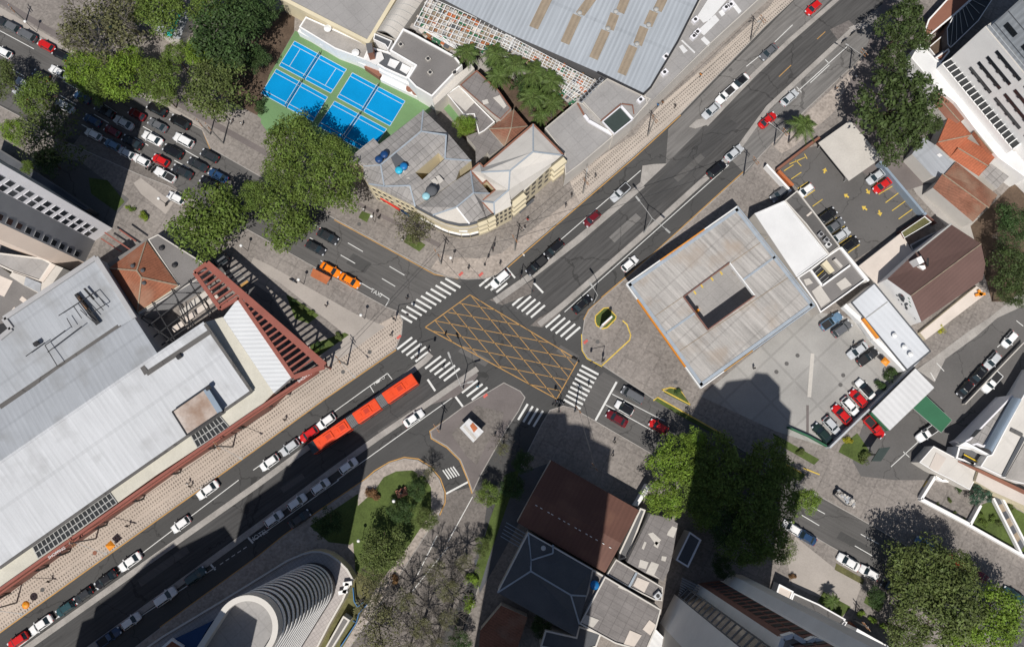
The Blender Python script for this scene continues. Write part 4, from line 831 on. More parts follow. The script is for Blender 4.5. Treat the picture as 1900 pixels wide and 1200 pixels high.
for x, y, m_, lb in ((283, 428, 'tank_navy', 'navy round water tank, lower left of a pair on the grey hipped roof'), (328, 388, 'tank_navy', 'navy round water tank, upper right of a pair on the grey hipped roof'), (452, 520, 'tank_cyan', 'cyan round water tank beside the bright blue one on the light well'), (492, 487, 'tank_blue', 'bright blue round water tank beside the cyan one on the light well'), (680, 738, 'tank_pale', 'small pale cyan water tank beside the big grey tank')):
    tank('K', x, y, 11, m_, lb, .72, 1.1)
tank('K', 725, 690, 10.6, 'slate_flat', 'big dark grey round water tank on the grey hipped roof', 1.05, 1.5)
cb = thing('corner_building', 'curved front cream corner building under a grey fan shaped roof at the crossing', 'building', (*P(850, 390).xy, 0))
ev = 9.6
out = [K(1055, 532), K(1215, 720), K(1150, 785), K(1255, 897), K(1190, 932), K(1110, 962), K(1035, 982), K(960, 985), K(850, 960), K(790, 935), K(730, 905), K(592, 832), K(692, 772), K(930, 612)]
wall3(cb, V3('F', out), 'cream_wall'); i1, i2 = K(1080, 715, 11.6), K(935, 835, 11.4)
roof3(cb, 'F', [[out[0], i1, out[1]], [i1, out[1], out[2], out[3], out[4], out[5], K(1050, 980), i2], [out[10], i2, i1, out[0], out[13], out[12], out[11]]], 'fibre_a')
roof3(cb, 'F', [[i2, K(1050, 980), out[6], out[7], out[8], out[9], out[10]]], 'fibre_light')
ridge(cb, 'F', [[out[0], i1, i2], [i1, out[1]], [i2, out[10]]]); ridge(cb, 'F', [[i2, K(1050, 980)]], 'white_wall'); ridge(cb, 'F', [[out[11], out[10], out[9], out[8], out[7], out[6], out[5]]], 'slate_flat', .45, 'gutter', .3)
wq = V3('F', out)
def flank(root, a, b, z, hgt, proud, m, name):
    d = (b - a); d.z = 0; L = d.length; d.normalize(); nn = Vector((d.y, -d.x, 0)); o = a.lerp(b, .5); 
    if (o + nn - Vector((root.location.x, root.location.y, o.z))).length < (o - nn - Vector((root.location.x, root.location.y, o.z))).length: nn = -nn
    MB().box((o.x + nn.x * proud / 2, o.y + nn.y * proud / 2, z + hgt / 2), (L * .96, proud, hgt), m, math.atan2(d.y, d.x)).build(name, root)
for i in (3, 4):
    for z in (2.6, 5.2, 7.8): flank(cb, wq[i], wq[i + 1], z, 1.0, .75, 'cream_wall', 'balcony'); flank(cb, wq[i], wq[i + 1], z + 1.1, 1.3, .04, 'glass_dark', 'balcony_opening')
for i in (5, 6, 7, 8, 9, 10):
    flank(cb, wq[i], wq[i + 1], 3.0, .35, .3, 'white_wall', 'cornice'); flank(cb, wq[i], wq[i + 1], 6.6, .7, .05, 'pale_wall', 'window_band'); flank(cb, wq[i], wq[i + 1], .6, 1.5, .05, 'glass_dark', 'shop_window')
# shop fascia signs
for c, a, b, z, m_ in (('K', (300, 760), (460, 860), 2.6, 'red_paint'), ('K', (960, 1035), (1030, 1040), 5.2, 'white_paint')):
    p, q = [P(*k, z) for k in g(c, a, b)]; cbx = MB().bar(p, q, .25, .7, m_); cbx.build('sign_board', cb)
aw = MB().prism(WP('K', [(465, 862), (480, 855), (548, 905), (535, 918)], 2.8), 2.5, 2.8, 'tank_navy'); tag(aw.build('shop_awning'), 'dark blue shop awning on the cream facade behind the sparse tree', 'awning')
wr = thing('white_roof_building', 'cream building with white hipped roof and balconies facing the avenue', 'building', (*P(960, 300).xy, 0))
ev = 10.2
out = [K(1055, 530), K(1130, 466), K(1162, 500), K(1580, 140), K(1838, 402), K(1728, 492), K(1500, 700), K(1385, 795), K(1400, 822), K(1255, 900), K(1150, 785), K(1265, 690), K(1190, 610), K(1155, 640)]
wall3(wr, V3('F', out), 'cream_wall'); A1, A2, A3, A4, A5 = K(1580, 370, 12), K(1385, 530, 12), K(1375, 690, 12), K(1250, 797, 11.4), K(1145, 542, 10.8)
roof3(wr, 'F', [[out[3], out[4], A1], [out[4], out[5], out[6], out[7], out[8], out[9], A4, A3, A2, A1], [out[3], A1, A2, A5, out[1], out[2]], [A5, A2, A3, out[11], out[12], out[13], out[0], out[1]], [out[11], A3, A4, out[10]], [out[10], A4, out[9]]], 'white_sheet')
ridge(wr, 'F', [[out[3], A1, A2, A3, A4, out[9]], [A1, out[4]], [A2, A5], [A4, out[10]]]); ridge(wr, 'F', [[out[0], out[1], out[2], out[3], out[4]], [out[0], out[13], out[12], out[11], out[10], out[9]]], 'brick_flat', .35, 'coping')
wq = V3('F', out)
for i, fl in ((4, 1), (7, 1), (5, 0), (6, 1), (8, 0)):
    for z in (2.4, 5.0, 7.6):
        a, b = wq[i], wq[i + 1]
        if fl: flank(wr, a, b, z, 1.0, 1.1 if i != 7 else .8, 'cream_wall', 'balcony'); flank(wr, a, b, z + 1.05, 1.4, .04, 'glass_dark', 'balcony_opening')
        else:
            for t in (0.05, .3, .55, .78): flank(wr, a.lerp(b, t), a.lerp(b, t + .14), z, 1.2, .06, 'glass_dark', 'window')
for pts_ in ([(1455, 870), (1580, 760), (1590, 775), (1470, 885)],): rbox(wr, 'entrance_canopy', 'K', pts_, 2.6, 2.8, 'slate_flat')
# flat grey complex along the avenue
m1 = bldg('grey_flat_block', 'flat pale grey roof block beside the white hipped roof along the avenue', 'a2', [(280, 942), (515, 745), (560, 760), (690, 885), (785, 1000), (555, 1195), (430, 1290), (425, 1130)], 6.5, 'pale_wall', 'grey_deck', .3, 'fibre_light', .2)
m2 = bldg('grey_flat_block', 'flat grey roof block with glass skylight at the tip of the ribbed hall', 'a2', [(515, 722), (560, 720), (740, 575), (1000, 700), (1060, 725), (930, 880), (785, 1000), (692, 890), (560, 750)], 7.2, 'pale_wall', 'grey_deck', .3, 'fibre_light', .2)
mbq = WP('a2', [(702, 898), (838, 785), (925, 882), (790, 990)], 7.3); sk = MB().poly([p + Vector((0, 0, .1)) for p in mbq], 'glass_teal')
so_ = sk.build('skylight', m2); fr_ = MB()
for a, b in zip(mbq, mbq[1:] + mbq[:1]): fr_.bar(a + Vector((0, 0, .2)), b + Vector((0, 0, .2)), .5 if a is mbq[1] else .2, .4, 'lilac_wall')
fr_.build('frame', so_)
ridge(m2, 'a2', [[(845, 765, 7.4), (925, 775, 7.4), (935, 840, 7.4)], [(690, 892, 7.4), (840, 765, 7.4)]], 'brick_flat', .2, 'pipe'); ridge(m1, 'a2', [[(570, 850, 6.7), (600, 890, 6.7), (775, 990, 6.7)]], 'lilac_wall', .6, 'duct', .5); ridge(m1, 'a2', [[(520, 760, 6.7), (570, 850, 6.7)]], 'brick_flat', .35, 'pipe')
for k in range(8): ac(m2, 'a2', 545 + k * 21, 745 - k * 22, 7.2, 'metal_grey', (.9, .5, .5), R(-40))
m3 = bldg('grey_flat_block', 'long flat strip roof with machines between ribbed hall and patterned pavement', 'a2', [(1010, 690), (1065, 640), (1255, 305), (1425, -10), (1560, -240), (2050, -180), (1850, 0), (1500, 320), (930, 875), (1030, 760)], 7, 'pale_wall', 'grey_deck', .3, 'fibre_light', .2)
for q_ in ([(1400, 120), (1490, -20), (1620, 0), (1490, 150), (1445, 170)], [(1405, 225), (1530, 110), (1562, 150), (1450, 262)], [(1425, 290), (1450, 270), (1500, 320), (1480, 345)], [(1265, 345), (1290, 330), (1330, 375), (1300, 395)], [(1630, 10), (1660, 0), (1725, 85), (1705, 105)], [(1555, 90), (1580, 75), (1605, 105), (1580, 125)], [(1280, 300), (1290, 295), (1385, 385), (1380, 395)]): rsheet(m3, 'roof_patch', 'a2', q_, 6.8, 'white_roof')
for x, y in ((1370, 280), (1395, 250), (1605, 70), (1640, 50), (1155, 545), (1165, 430), (980, 745), (1380, 160)): ac(m3, 'a2', x, y, 6.7, 'lilac_wall')
wl2 = MB(); q = [P(*k, 3.2) for k in g('a2', (560, 1195), (785, 1010), (930, 895), (1500, 345), (1850, 10), (2050, -180))]
for a, b in zip(q, q[1:]): wl2.bar((a.x, a.y, 1.6), (b.x, b.y, 1.6), .4, 3.2, 'white_wall')
tag(wl2.build('boundary_wall'), 'long white boundary wall along the patterned pavement of the grey strip roof', 'wall')
# ribbed hall
hl = thing('ribbed_hall', 'big light grey ribbed metal roof hall with rows of tan rectangular patches', 'building', (*P(1060, 60).xy, 0))
q = [g('a2', (1005, 695, 7.5))[0], g('a2', (850, 620, 7.5))[0], g('a2', (665, 530, 7.5))[0], g('a2', (0, 240, 7.5))[0], (820, -2, 7.5), (700, -60, 7.5), (780, -200, 7.5), (1400, -250, 7.5), (1299, -5, 7.5), g('a2', (1255, 310, 7.5))[0], g('a2', (1060, 640, 7.5))[0]]
wall3(hl, V3('F', q), 'dark_wall'); MB().poly(V3('F', [(a, b, 7.5) for a, b, _ in q]), 'metal_hall').build('roof', hl)
ridge(hl, 'F', [[q[2], q[1], q[0]], [q[0], q[10], q[9], q[8]]], 'dark_steel', .4, 'gutter', .25)
for ax, ay, bx, by in ((312, -30, 198, 205), (640, -30, 540, 105), (518, 115, 428, 318), (885, -40, 832, 92), (795, 105, 755, 215), (727, 228, 638, 430), (1160, -30, 1107, 78), (1082, 88, 1037, 188), (1010, 203, 962, 328), (930, 342, 845, 545)):
    L_ = math.hypot(bx - ax, by - ay); nx, ny = -(by - ay) / L_ * 33, (bx - ax) / L_ * 33; nx, ny = 31, 13
    rsheet(hl, 'tan_panel', 'a2', [(ax - nx, ay - ny), (ax + nx, ay + ny), (bx + nx, by + ny), (bx - nx, by - ny)], 7.56, 'tan_patch')
for x, y in ((535, 108), (800, 98), (742, 222), (1095, 82), (1040, 195), (955, 335)): vent(hl, 'a2', x, y, 7.5, 'pole_grey', .5)
# white lattice over market stalls
lt = thing('white_lattice', 'white steel lattice over colourful stalls along the ribbed hall', 'lattice', (*P(960, 60).xy, 0))
def lattice(c, a, b, d_, e, nx, ny, z, w=.085):
    A0, B0, C0, D0 = WP(c, (a, b, d_, e), z); mb = MB()
    for i in range(nx + 1): mb.bar(A0.lerp(B0, i / nx), D0.lerp(C0, i / nx), w if i % 4 else w * 1.6, .16, 'white_paint')
    for i in range(ny + 1): mb.bar(A0.lerp(D0, i / ny), B0.lerp(C0, i / ny), w, .14, 'white_paint')
    mb.build('lattice_panel', lt)
    fl = MB()
    for i in range(nx * 2):
        for j in range(ny * 2):
            u, v_ = (i + random.random()) / nx / 2, (j + random.random()) / ny / 2; p = A0.lerp(B0, min(u, 1)).lerp(D0.lerp(C0, min(u, 1)), min(v_, 1))
            fl.box((p.x, p.y, z - 1.6 + random.random() * .5), (random.uniform(.6, 2.4), random.uniform(.4, 1.1), .4), random.choice(['orange_tin', 'cream_floor', 'tan_patch', 'tan_patch', 'green_awning', 'pole_grey', 'fibre_light', 'wood', 'grey_deck', 'green_awning', 'slate_flat', 'tan_patch', 'canopy_sheet', 'canopy_sheet']), random.choice((AE, AC)))
    fl.build('stall_goods', lt)['kind'] = 'stuff'; MB().poly([p_ - Vector((0, 0, 1.9)) for p_ in (A0, B0, C0, D0)], 'grey_membrane').build('stall_floor', lt)
lattice('a1', (1290, -20), (1930, 260), (1850, 420), (1180, 190), 20, 6, 7); lattice('a1', (1190, 190), (1640, 350), (1590, 420), (1400, 310), 10, 3, 6)
lattice('a2', (0, 255), (640, 590), (600, 660), (-30, 330), 26, 4, 7); lattice('a2', (380, 560), (600, 670), (500, 740), (370, 640), 10, 4, 6)
patch('market_floor', 'concrete', (765, 55), (830, -20), (950, 62), (1110, 150), (1070, 190), (960, 150), (850, 115), (820, 80))
# deck roof, barrel roof, club
d1 = bldg('deck_roof_hall', 'large grey slab roof with cream parapet above the blue courts', 'a1', [(190, -10), (265, -60), (1080, -60), (890, 255), (845, 325), (500, 150)], 5.6, 'cream_wall', 'grey_deck', .3, 'cream_wall', .8)
d2 = thing('barrel_roof_hall', 'light grey barrel vaulted metal roof beside the white lattice', 'building', (*P(735, 35).xy, 0))
a, b, c_, d_ = WP('a1', [(905, 235), (1045, 290), (1290, -60), (1095, -60)], 5.5); mb = MB(); N_ = 10; L1 = []; L2 = []
for i in range(N_ + 1):
    t = i / N_; hz = 5.5 + 1.6 * math.sin(math.pi * t); p = a.lerp(b, t); q_ = d_.lerp(c_, t); L1.append((p.x, p.y, hz)); L2.append((q_.x, q_.y, hz))
mb.add(L1 + L2, [[i, i + 1, N_ + 2 + i, N_ + 1 + i] for i in range(N_)], 'fibre_light'); mb.build('roof', d2); MB().prism([a, b, c_, d_], 0, 5.5, None, 'pale_wall').build('wall', d2)
rb_ = MB()
for k in range(9):
    t = k / 8
    for i in range(N_): rb_.bar(Vector(L1[i]).lerp(Vector(L2[i]), t) + Vector((0, 0, .03)), Vector(L1[i + 1]).lerp(Vector(L2[i + 1]), t) + Vector((0, 0, .03)), .1, .06, 'pole_grey')
rb_.build('roof_rib', d2)
d3 = bldg('terrace_roof_house', 'dark grey flat roof house with white parapet between lattice and courts', 'a1', [(1100, 208), (1185, 250), (1480, 412), (1535, 480), (1400, 620), (1312, 712), (1190, 640), (1130, 575), (1188, 482), (1000, 372)], 6.5, 'white_wall', 'grey_membrane', .5, 'white_wall', .35)
for x, y in ((1085, 335), (1285, 440), (1300, 540), (1480, 540)): ac(d3, 'a1', x, y, 6, 'fibre_light', (.9, .9, .5))
bldg('small_dark_roof', 'small dark flat roof at the end of the barrel vault', 'a1', [(890, 245), (1020, 300), (990, 365), (965, 330), (880, 290)], 6, 'white_wall', 'slate_flat', .3, 'white_wall', .2)
d4 = bldg('club_house', 'long white clubhouse strip with pale roof along the blue courts', 'a1', [(335, 200), (385, 122), (862, 335), (815, 440), (600, 360), (500, 300)], 4.5, 'white_wall', 'median_concrete', .2, 'white_wall', .3)
for x, y in ((552, 222), (755, 400)): vent(d4, 'a1', x, y, 4.4, 'white_paint', .8)
d5 = bldg('club_terrace', 'white walled terrace with two pale shade sails by the courts', 'a1', [(815, 440), (862, 345), (990, 380), (1185, 478), (1128, 580), (960, 505), (920, 480)], 4.6, 'white_wall', 'slate_flat', .4, 'white_wall', .35)
rbox(d5, 'shade_sail', 'a1', [(1005, 430), (1075, 455), (1040, 505), (985, 480)], 4.7, 4.85, 'white_roof'); rbox(d5, 'shade_sail', 'a1', [(1095, 465), (1160, 500), (1125, 545), (1075, 515)], 4.7, 4.85, 'white_roof'); rbox(d5, 'chimney', 'a1', [(825, 320), (870, 315), (880, 385), (840, 395)], 4.5, 7.5, 'dark_wall', 'brick_flat')
rbox(d5, 'roof_patch', 'a1', [(850, 400), (940, 380), (960, 430), (900, 480), (820, 440)], 4.5, 4.75, 'white_roof')
d6 = thing('court_wall', 'white terraced wall with brick stair edging the blue courts', 'wall', (*P(700, 130).xy, 0)); 
for a, b, z, wd, m_ in (((335, 215), (500, 300), 2.2, 1.2, 'white_wall'), ((500, 310), (830, 465), 2.2, 1.2, 'white_wall'), ((830, 470), (940, 545), 1.8, 1.6, 'brick_flat'), ((930, 500), (1215, 640), 3.2, 1.1, 'white_wall'), ((945, 560), (1215, 690), 1.5, 1.6, 'white_wall'), ((1220, 640), (1300, 740), 3.2, .5, 'white_wall')):
    p, q = [P(*k, z) for k in g('a1', a, b)]; MB().bar((p.x, p.y, z / 2), (q.x, q.y, z / 2), wd, z, m_).build('wall_section', d6)
for x, y, lb in ((1150, 648, 'round brick red table with chairs on the white terrace, left of two'), (1195, 672, 'round brick red table with chairs on the white terrace, right of two')):
    p = P(*g('a1', (x, y))[0], 2.3); t = thing('terrace_table', lb, 'table', (p.x, p.y, 1.5), 'terrace tables'); MB().lathe((p.x, p.y, 2.2), [(.85, 0), (.85, .06), (.1, .08)], 'brick_flat', 16).build('table_top', t); MB().tube((p.x, p.y, 1.5), (p.x, p.y, 2.2), .08, .08, 'dark_steel').build('leg', t)
bldg('walkway_roof', 'narrow pale walkway roof between the terrace roof and tiled houses', 'a1', [(1312, 722), (1400, 625), (1600, 472), (1625, 505), (1330, 775)], 5, 'pale_wall', 'fibre_light', 0)
e1 = bldg('rear_house', 'grey fibre cement roof house with orange edged gutter behind the palms', 'a1', [(1515, 625), (1640, 515), (1720, 590), (1800, 660), (1895, 795), (1815, 880), (1760, 840)], 5.5, 'pale_wall', 'fibre_dark', .25, 'brick_flat', .2)
for q_ in ([(1760, 720), (1810, 700), (1860, 780), (1840, 800)], [(1680, 740), (1720, 730), (1730, 760), (1690, 770)]): rsheet(e1, 'roof_patch', 'a1', q_, 5.4, 'fibre_light')
e2 = bldg('rear_house', 'pale walled yard house with a white terrace next to the round green tree', 'a1', [(1420, 692), (1510, 628), (1640, 760), (1775, 895), (1700, 960), (1655, 985), (1620, 840), (1545, 845)], 4.5, 'pale_wall', 'fibre_dark', .25, 'white_wall', .2)
rsheet(e2, 'roof_patch', 'a1', [(1430, 700), (1510, 640), (1625, 755), (1560, 820)], 4.45, 'fibre_light')
patch('small_court', 'court_green', (1385, 785), (1430, 750), (1535, 850), (1480, 900), c='a1', z=Z2)
e3 = thing('tiled_cottage', 'square old terracotta hipped roof cottage next to the white hipped roof', 'building', (*P(945, 238).xy, 0))
q = g('K', (1210, 178, 4.5), (1418, 12, 4.5), (1540, 155, 4.5), (1340, 328, 4.5)); ap = g('K', (1395, 172, 6.2))[0]; wall3(e3, V3('F', q), 'pale_wall'); roof3(e3, 'F', [[q[i], q[(i + 1) % 4], ap] for i in range(4)], 'terracotta_old')
ridge(e3, 'F', [[q[i], ap] for i in range(4)], 'tan_patch', .2)
bldg('yard_roof', 'grey patched lean-to roof in front of the old terracotta cottage', 'K', [(1020, 240), (1120, 200), (1215, 185), (1335, 325), (1215, 400), (1195, 375), (1100, 490), (1095, 330)], 4, 'pale_wall', 'fibre_dark', 0)
# pool roofs half hidden by trees at the top left
pr = bldg('teal_pool_roof', 'teal and grey sheet roof glimpsed between trees at the top left', 'a0', [(1060, 100), (1330, 60), (1400, 100), (1320, 290), (1220, 270), (1080, 180)], 3, 'pale_wall', 'metal_grey', 0)
rsheet(pr, 'teal_sheet', 'a0', [(1290, 120), (1330, 100), (1260, 270), (1215, 260)], 3.05, 'teal_paint'); rsheet(pr, 'teal_sheet', 'a0', [(1070, 140), (1110, 95), (1130, 130), (1090, 180)], 3.05, 'teal_paint')
bldg('teal_pool_roof', 'small teal tarpaulin roof under the brown tree at the top left', 'a0', [(800, 195), (850, 180), (860, 205), (815, 225)], 3, 'pale_wall', 'teal_paint', 0)

# --- east side: filling station and neighbours
cn = thing('station_canopy', 'large square pale sheet canopy with a rectangular opening at the filling station', 'canopy', (*P(1335, 550).xy, KB))
zc = 5.6
oq = [P(x, y, zc) for x, y in ((1162, 527), (1368, 383), (1512, 567), (1300, 720))]; iq = [P(x, y, zc) for x, y in ((1268, 551), (1353, 488), (1400, 549), (1313, 612))]
mb = MB()
for i in range(4): mb.poly([oq[i], oq[(i + 1) % 4], iq[(i + 1) % 4], iq[i]], 'canopy_sheet'); mb.poly([p - Vector((0, 0, .5)) for p in (oq[i], oq[(i + 1) % 4], iq[(i + 1) % 4], iq[i])], 'white_wall', False)
mb.build('roof', cn)
for i, segs in enumerate((((0, .3, 'white_paint'), (.3, .7, 'orange_paint'), (.7, 1, 'white_paint')), ((0, 1, 'blue_trim'),), ((0, .55, 'blue_trim'), (.55, .8, 'orange_line'), (.8, 1, 'white_paint')), ((0, .2, 'white_paint'), (.2, .85, 'orange_paint'), (.85, 1, 'white_paint')))):
    a, b = oq[i], oq[(i + 1) % 4]
    for t0, t1, m_ in segs: MB().bar(a.lerp(b, t0) - Vector((0, 0, .2)), a.lerp(b, t1) - Vector((0, 0, .2)), .2, .8, m_).build('fascia', cn)
    n_ = ((oq[0] + oq[2]) / 2 - a.lerp(b, .5)).normalized(); MB().bar(a + n_ * .55 + Vector((0, 0, .06)), b + n_ * .55 + Vector((0, 0, .06)), .6, .1, 'blue_trim').build('gutter', cn)
    a, b = iq[i], iq[(i + 1) % 4]; MB().bar(a - Vector((0, 0, .1)), b - Vector((0, 0, .1)), .22, .9, 'brown_wall' if i != 1 else 'white_paint').build('opening_edge', cn)
sm = MB()
for p, q in (((1228, 481), (1365, 640)), ((1300, 432), (1440, 615)), ((1210, 590), (1425, 440)), ((1255, 655), (1470, 510))):
    a, b = P(*p, zc + .04), P(*q, zc + .04)
    if p[0] in (1210, 1255): sm.bar(a, b, .12, .06, 'tan_patch')
sm.build('seam', cn); ridge(cn, 'F', [[(1378, 520, zc), (1440, 475, zc)], [(1236, 618, zc), (1290, 580, zc)]], 'blue_trim', .4)
for x, y in ((1215, 545), (1290, 495), (1360, 440), (1440, 545), (1370, 600), (1300, 655), (1240, 600)):
    p = P(x, y, zc); MB().tube((p.x, p.y, KB), (p.x, p.y, zc - .5), .22, .22, 'white_paint', 10).build('column', cn)
for x, y, lb in ((1290, 580, 'filling station pump island under the canopy, west of the opening'), (1370, 500, 'filling station pump island under the canopy, north of the opening'), (1400, 590, 'filling station pump island under the canopy, east of the opening')):
    p = P(x, y); t = thing('fuel_pump', lb, 'fuel pump', (p.x, p.y, KB), 'pumps under the canopy'); MB().box((p.x, p.y, KB + .1), (3, 1.1, .2), 'median_concrete', AE).build('island', t); MB().box((p.x, p.y, KB + 1), (.9, .5, 1.6), 'orange_paint', AE).build('pump_body', t)
ymk = MB()
for x, y, dx in ((1302, 531, 9), (1321, 518, 9), (1338, 507, 9), (1289, 543, 9)):
    ymk.line([P(x - 2, y - 3), P(x + 2, y + 3)], .35, KB + .02, 'yellow_line')
struct('yellow_bay_marks', ymk); patch('station_floor', 'grey_deck', (1170, 530), (1368, 390), (1500, 567), (1300, 712), z=Z1)
f1 = bldg('white_shop_roof', 'plain white flat roof shop joined to the filling station canopy', 'b3', [(-80, 420), (140, 325), (462, 722), (232, 888)], 5.2, 'pale_wall', 'white_roof', .15, 'white_roof')
f2 = bldg('grey_strip_roof', 'grey flat roof strip with two air conditioners beside the car park', 'b3', [(142, 325), (235, 250), (400, 460), (550, 662), (468, 722), (300, 500)], 5.4, 'pale_wall', 'asphalt_lot', .3, 'pale_wall', .2)
for x, y in ((440, 620), (455, 655), (400, 580)): ac(f2, 'b3', x, y, 5.1, 'white_paint' if y > 650 else 'grey_wall', (.9, .9, .8))
rsheet(f2, 'roof_patch', 'b3', [(300, 435), (335, 405), (345, 415), (312, 443)], 5.2, 'cream_floor')
f3 = bldg('machine_roof_house', 'walled grey flat roofs with an open machine yard behind the filling station', 'b3', [(235, 890), (325, 830), (470, 722), (552, 665), (742, 905), (600, 1010), (405, 1150), (370, 1080)], 5.0, 'pale_wall', 'grey_membrane', .5, 'white_wall', .25)
rbox(f3, 'machine_pit', 'b3', [(340, 850), (420, 780), (500, 870), (415, 935)], 4.55, 4.7, 'dark_steel'); rbox(f3, 'dividing_wall', 'b3', [(415, 945), (620, 795), (628, 805), (422, 955)], 4.5, 5.05, 'white_wall'); rbox(f3, 'dividing_wall', 'b3', [(330, 838), (342, 832), (425, 945), (413, 952)], 4.5, 5.05, 'white_wall')
for q_ in ([(520, 935), (585, 890), (635, 945), (560, 985)], [(340, 990), (400, 945), (480, 1060), (410, 1110)], [(280, 905), (320, 895), (350, 930), (300, 950)]): rsheet(f3, 'roof_patch', 'b3', q_, 4.6, 'fibre_light')
rbox(f3, 'duct', 'b3', [(415, 790), (450, 760), (510, 840), (480, 860)], 4.5, 5.6, 'cream_wall'); rbox(f3, 'duct', 'b3', [(500, 760), (520, 750), (570, 805), (555, 820)], 4.5, 5.3, 'fibre_light')
dk = MB()
for k in range(4): dk.bar(P(*g('b3', (350 + k * 18, 868 + k * 24))[0], 4.9), P(*g('b3', (410 + k * 18, 815 + k * 24))[0], 4.9), .1, .1, 'yellow_paint' if k == 1 else 'pole_grey')
dk.build('pit_rail', f3)
f4 = bldg('long_store', 'long pale blue grey roofed store with orange and white sign strip by the cars', 'O', [(100, 795), (318, 637), (780, 1195), (790, 1215), (480, 1290)], 4.8, 'white_wall', 'fibre_light', 0)
W = [P(*k) for k in g('b3', (585, 1080), (800, 932))] + [P(*k) for k in g('c3', (1210, 243), (1040, 382))]
for ch in list(f4.children): bpy.data.objects.remove(ch)
W = [P(*k, 4.8) for k in g('b3', (632, 1072), (800, 932))] + [P(*k, 4.8) for k in g('c3', (1212, 243), (1042, 382))]
MB().prism(W, 0, 4.8, None, 'white_wall').build('wall', f4)
surf('store_roof', (.58, .60, .63), .6, .07, .2, .05, 4, ang=AE + PERP, period=1.1, sdep=.03, streak=.05)
MB().poly([p + Vector((0, 0, .01)) for p in W], 'store_roof').build('roof', f4)
em = MB()
for a, b in zip(W, W[1:] + W[:1]): em.bar(a, b, .25, .25, 'slate_flat')
em.bar(P(*g('O', (235, 950))[0], 4.85), P(*g('O', (435, 800))[0], 4.85), .2, .1, 'pole_grey'); em.build('eaves_trim', f4)
for x, y in ((938, 130), (1010, 215), (1055, 268)): vent(f4, 'c3', x, y, 4.8, 'white_paint', .5)
fs = [P(*k, 4.2) for k in g('b3', (585, 1092))] + [P(*k, 4.2) for k in g('c3', (715, 25), (800, 145), (1030, 378))]
so_ = thing('store_sign', 'long white sign board with dark lettering and orange end on the pale store', 'sign', (fs[0].x, fs[0].y, KB))
for a, b, m_ in ((fs[0], fs[1], 'white_paint'), (fs[1], fs[2], 'white_paint'), (fs[2], fs[3], 'white_paint')): MB().bar((a.x, a.y, 3.4), (b.x, b.y, 3.4), .9, 1.4, m_).build('board', so_)
p, q = [P(*k, 4.6) for k in g('c3', (715, 5), (825, 148))]; MB().bar(p, q, .4, .8, 'orange_paint').build('orange_band', so_)
for a, b, m_ in (((712, 60), (735, 50), 'orange_paint'), ((735, 90), (760, 80), 'white_paint'), ((755, 120), (780, 108), 'orange_paint')): MB().bar(P(*g('c3', a)[0], 3.2), P(*g('c3', b)[0], 3.2), .9, .15, m_).build('awning', so_)
f5 = thing('gable_hall', 'tall brown shingle gable house with a white painted end wall', 'building', (*P(1740, 520).xy, 0))
ev = 6.5; rg = 10.0
def O_(x, y, z): return g('O', (x, y, z))[0]
q = [O_(430, 588, ev), O_(600, 430, ev), O_(700, 338, ev), O_(1020, 80, ev), O_(1302, 262, rg), O_(1342, 450, ev + 1), O_(1318, 592, ev), O_(748, 985, ev), O_(650, 745, rg)]

a_, b_ = P(*q[0]), P(*q[7])
def _off(z): p_ = P(q[8][0], q[8][1], z); return abs((b_.x - a_.x) * (p_.y - a_.y) - (b_.y - a_.y) * (p_.x - a_.x))
zb = min([7 + k * .1 for k in range(60)], key=_off); rg = zb; q[8] = (q[8][0], q[8][1], zb); q[4] = (q[4][0], q[4][1], zb)
wall3(f5, V3('F', q), 'white_wall'); roof3(f5, 'F', [[q[0], q[1], q[2], q[3], q[4], q[8]], [q[8], q[4], q[5], q[6], q[7]]], 'brown_shingle'); ridge(f5, 'F', [[q[8], q[4]]], 'tan_patch', .15)
ridge(f5, 'F', [[q[3], q[2]]], 'pole_grey', .3, 'coping', .6); rbox(f5, 'chimney', 'O', [(700, 395), (745, 375), (775, 430), (730, 455)], 6, 9.6, 'white_wall'); rbox(f5, 'chimney', 'O', [(725, 465), (780, 460), (790, 490), (765, 505)], 6, 8.3, 'white_wall')
MB().tube(P(*g('O', (805, 465))[0], 8), P(*g('O', (808, 400))[0], 11), .2, .2, 'dark_steel').build('flue', f5)
# painted emblem on the white end wall
wa, wb = V3('F', [q[0]])[0], V3('F', [q[7]])[0]; d = (wb - wa); d.z = 0; Lw = d.length; d.normalize(); nn = Vector((d.y, -d.x, 0)); nn = nn if nn.x < 0 else -nn
em = MB()
for t, z, rx, rz2, m_ in ((.42, 6.6, .8, .9, 'slate_flat'), (.40, 7.1, .3, .35, 'red_paint'), (.48, 6.1, .5, .5, 'slate_flat'), (.36, 5.6, .22, .25, 'slate_flat'), (.45, 5.0, .2, .18, 'slate_flat'), (.58, 6.3, .28, .7, 'slate_flat'), (.63, 5.6, .5, .25, 'slate_flat'), (.66, 5.2, .35, .3, 'slate_flat'), (.55, 4.9, .2, .2, 'slate_flat'), (.5, 8.4, .3, .14, 'green_awning'), (.57, 7.8, .3, .14, 'green_awning'), (.64, 7.1, .3, .14, 'green_awning'), (.9, 5.4, .3, .1, 'slate_flat')):
    o = wa + d * Lw * t + nn * .05; o.z = z; em.add([o + d * rx * math.cos(k * math.pi / 6) + Vector((0, 0, rz2 * math.sin(k * math.pi / 6))) for k in range(12)], [list(range(12))], m_)
em.build('painted_emblem', f5)
f6 = bldg('cream_terrace', 'cream flat terrace in front of the brown gable house half in its shadow', 'O', [(115, 440), (165, 470), (560, 160), (595, 215), (665, 335), (430, 590), (350, 655), (160, 470)], 3, 'cream_wall', 'cream_floor', 0)
for c_ in list(f6.children): bpy.data.objects.remove(c_)
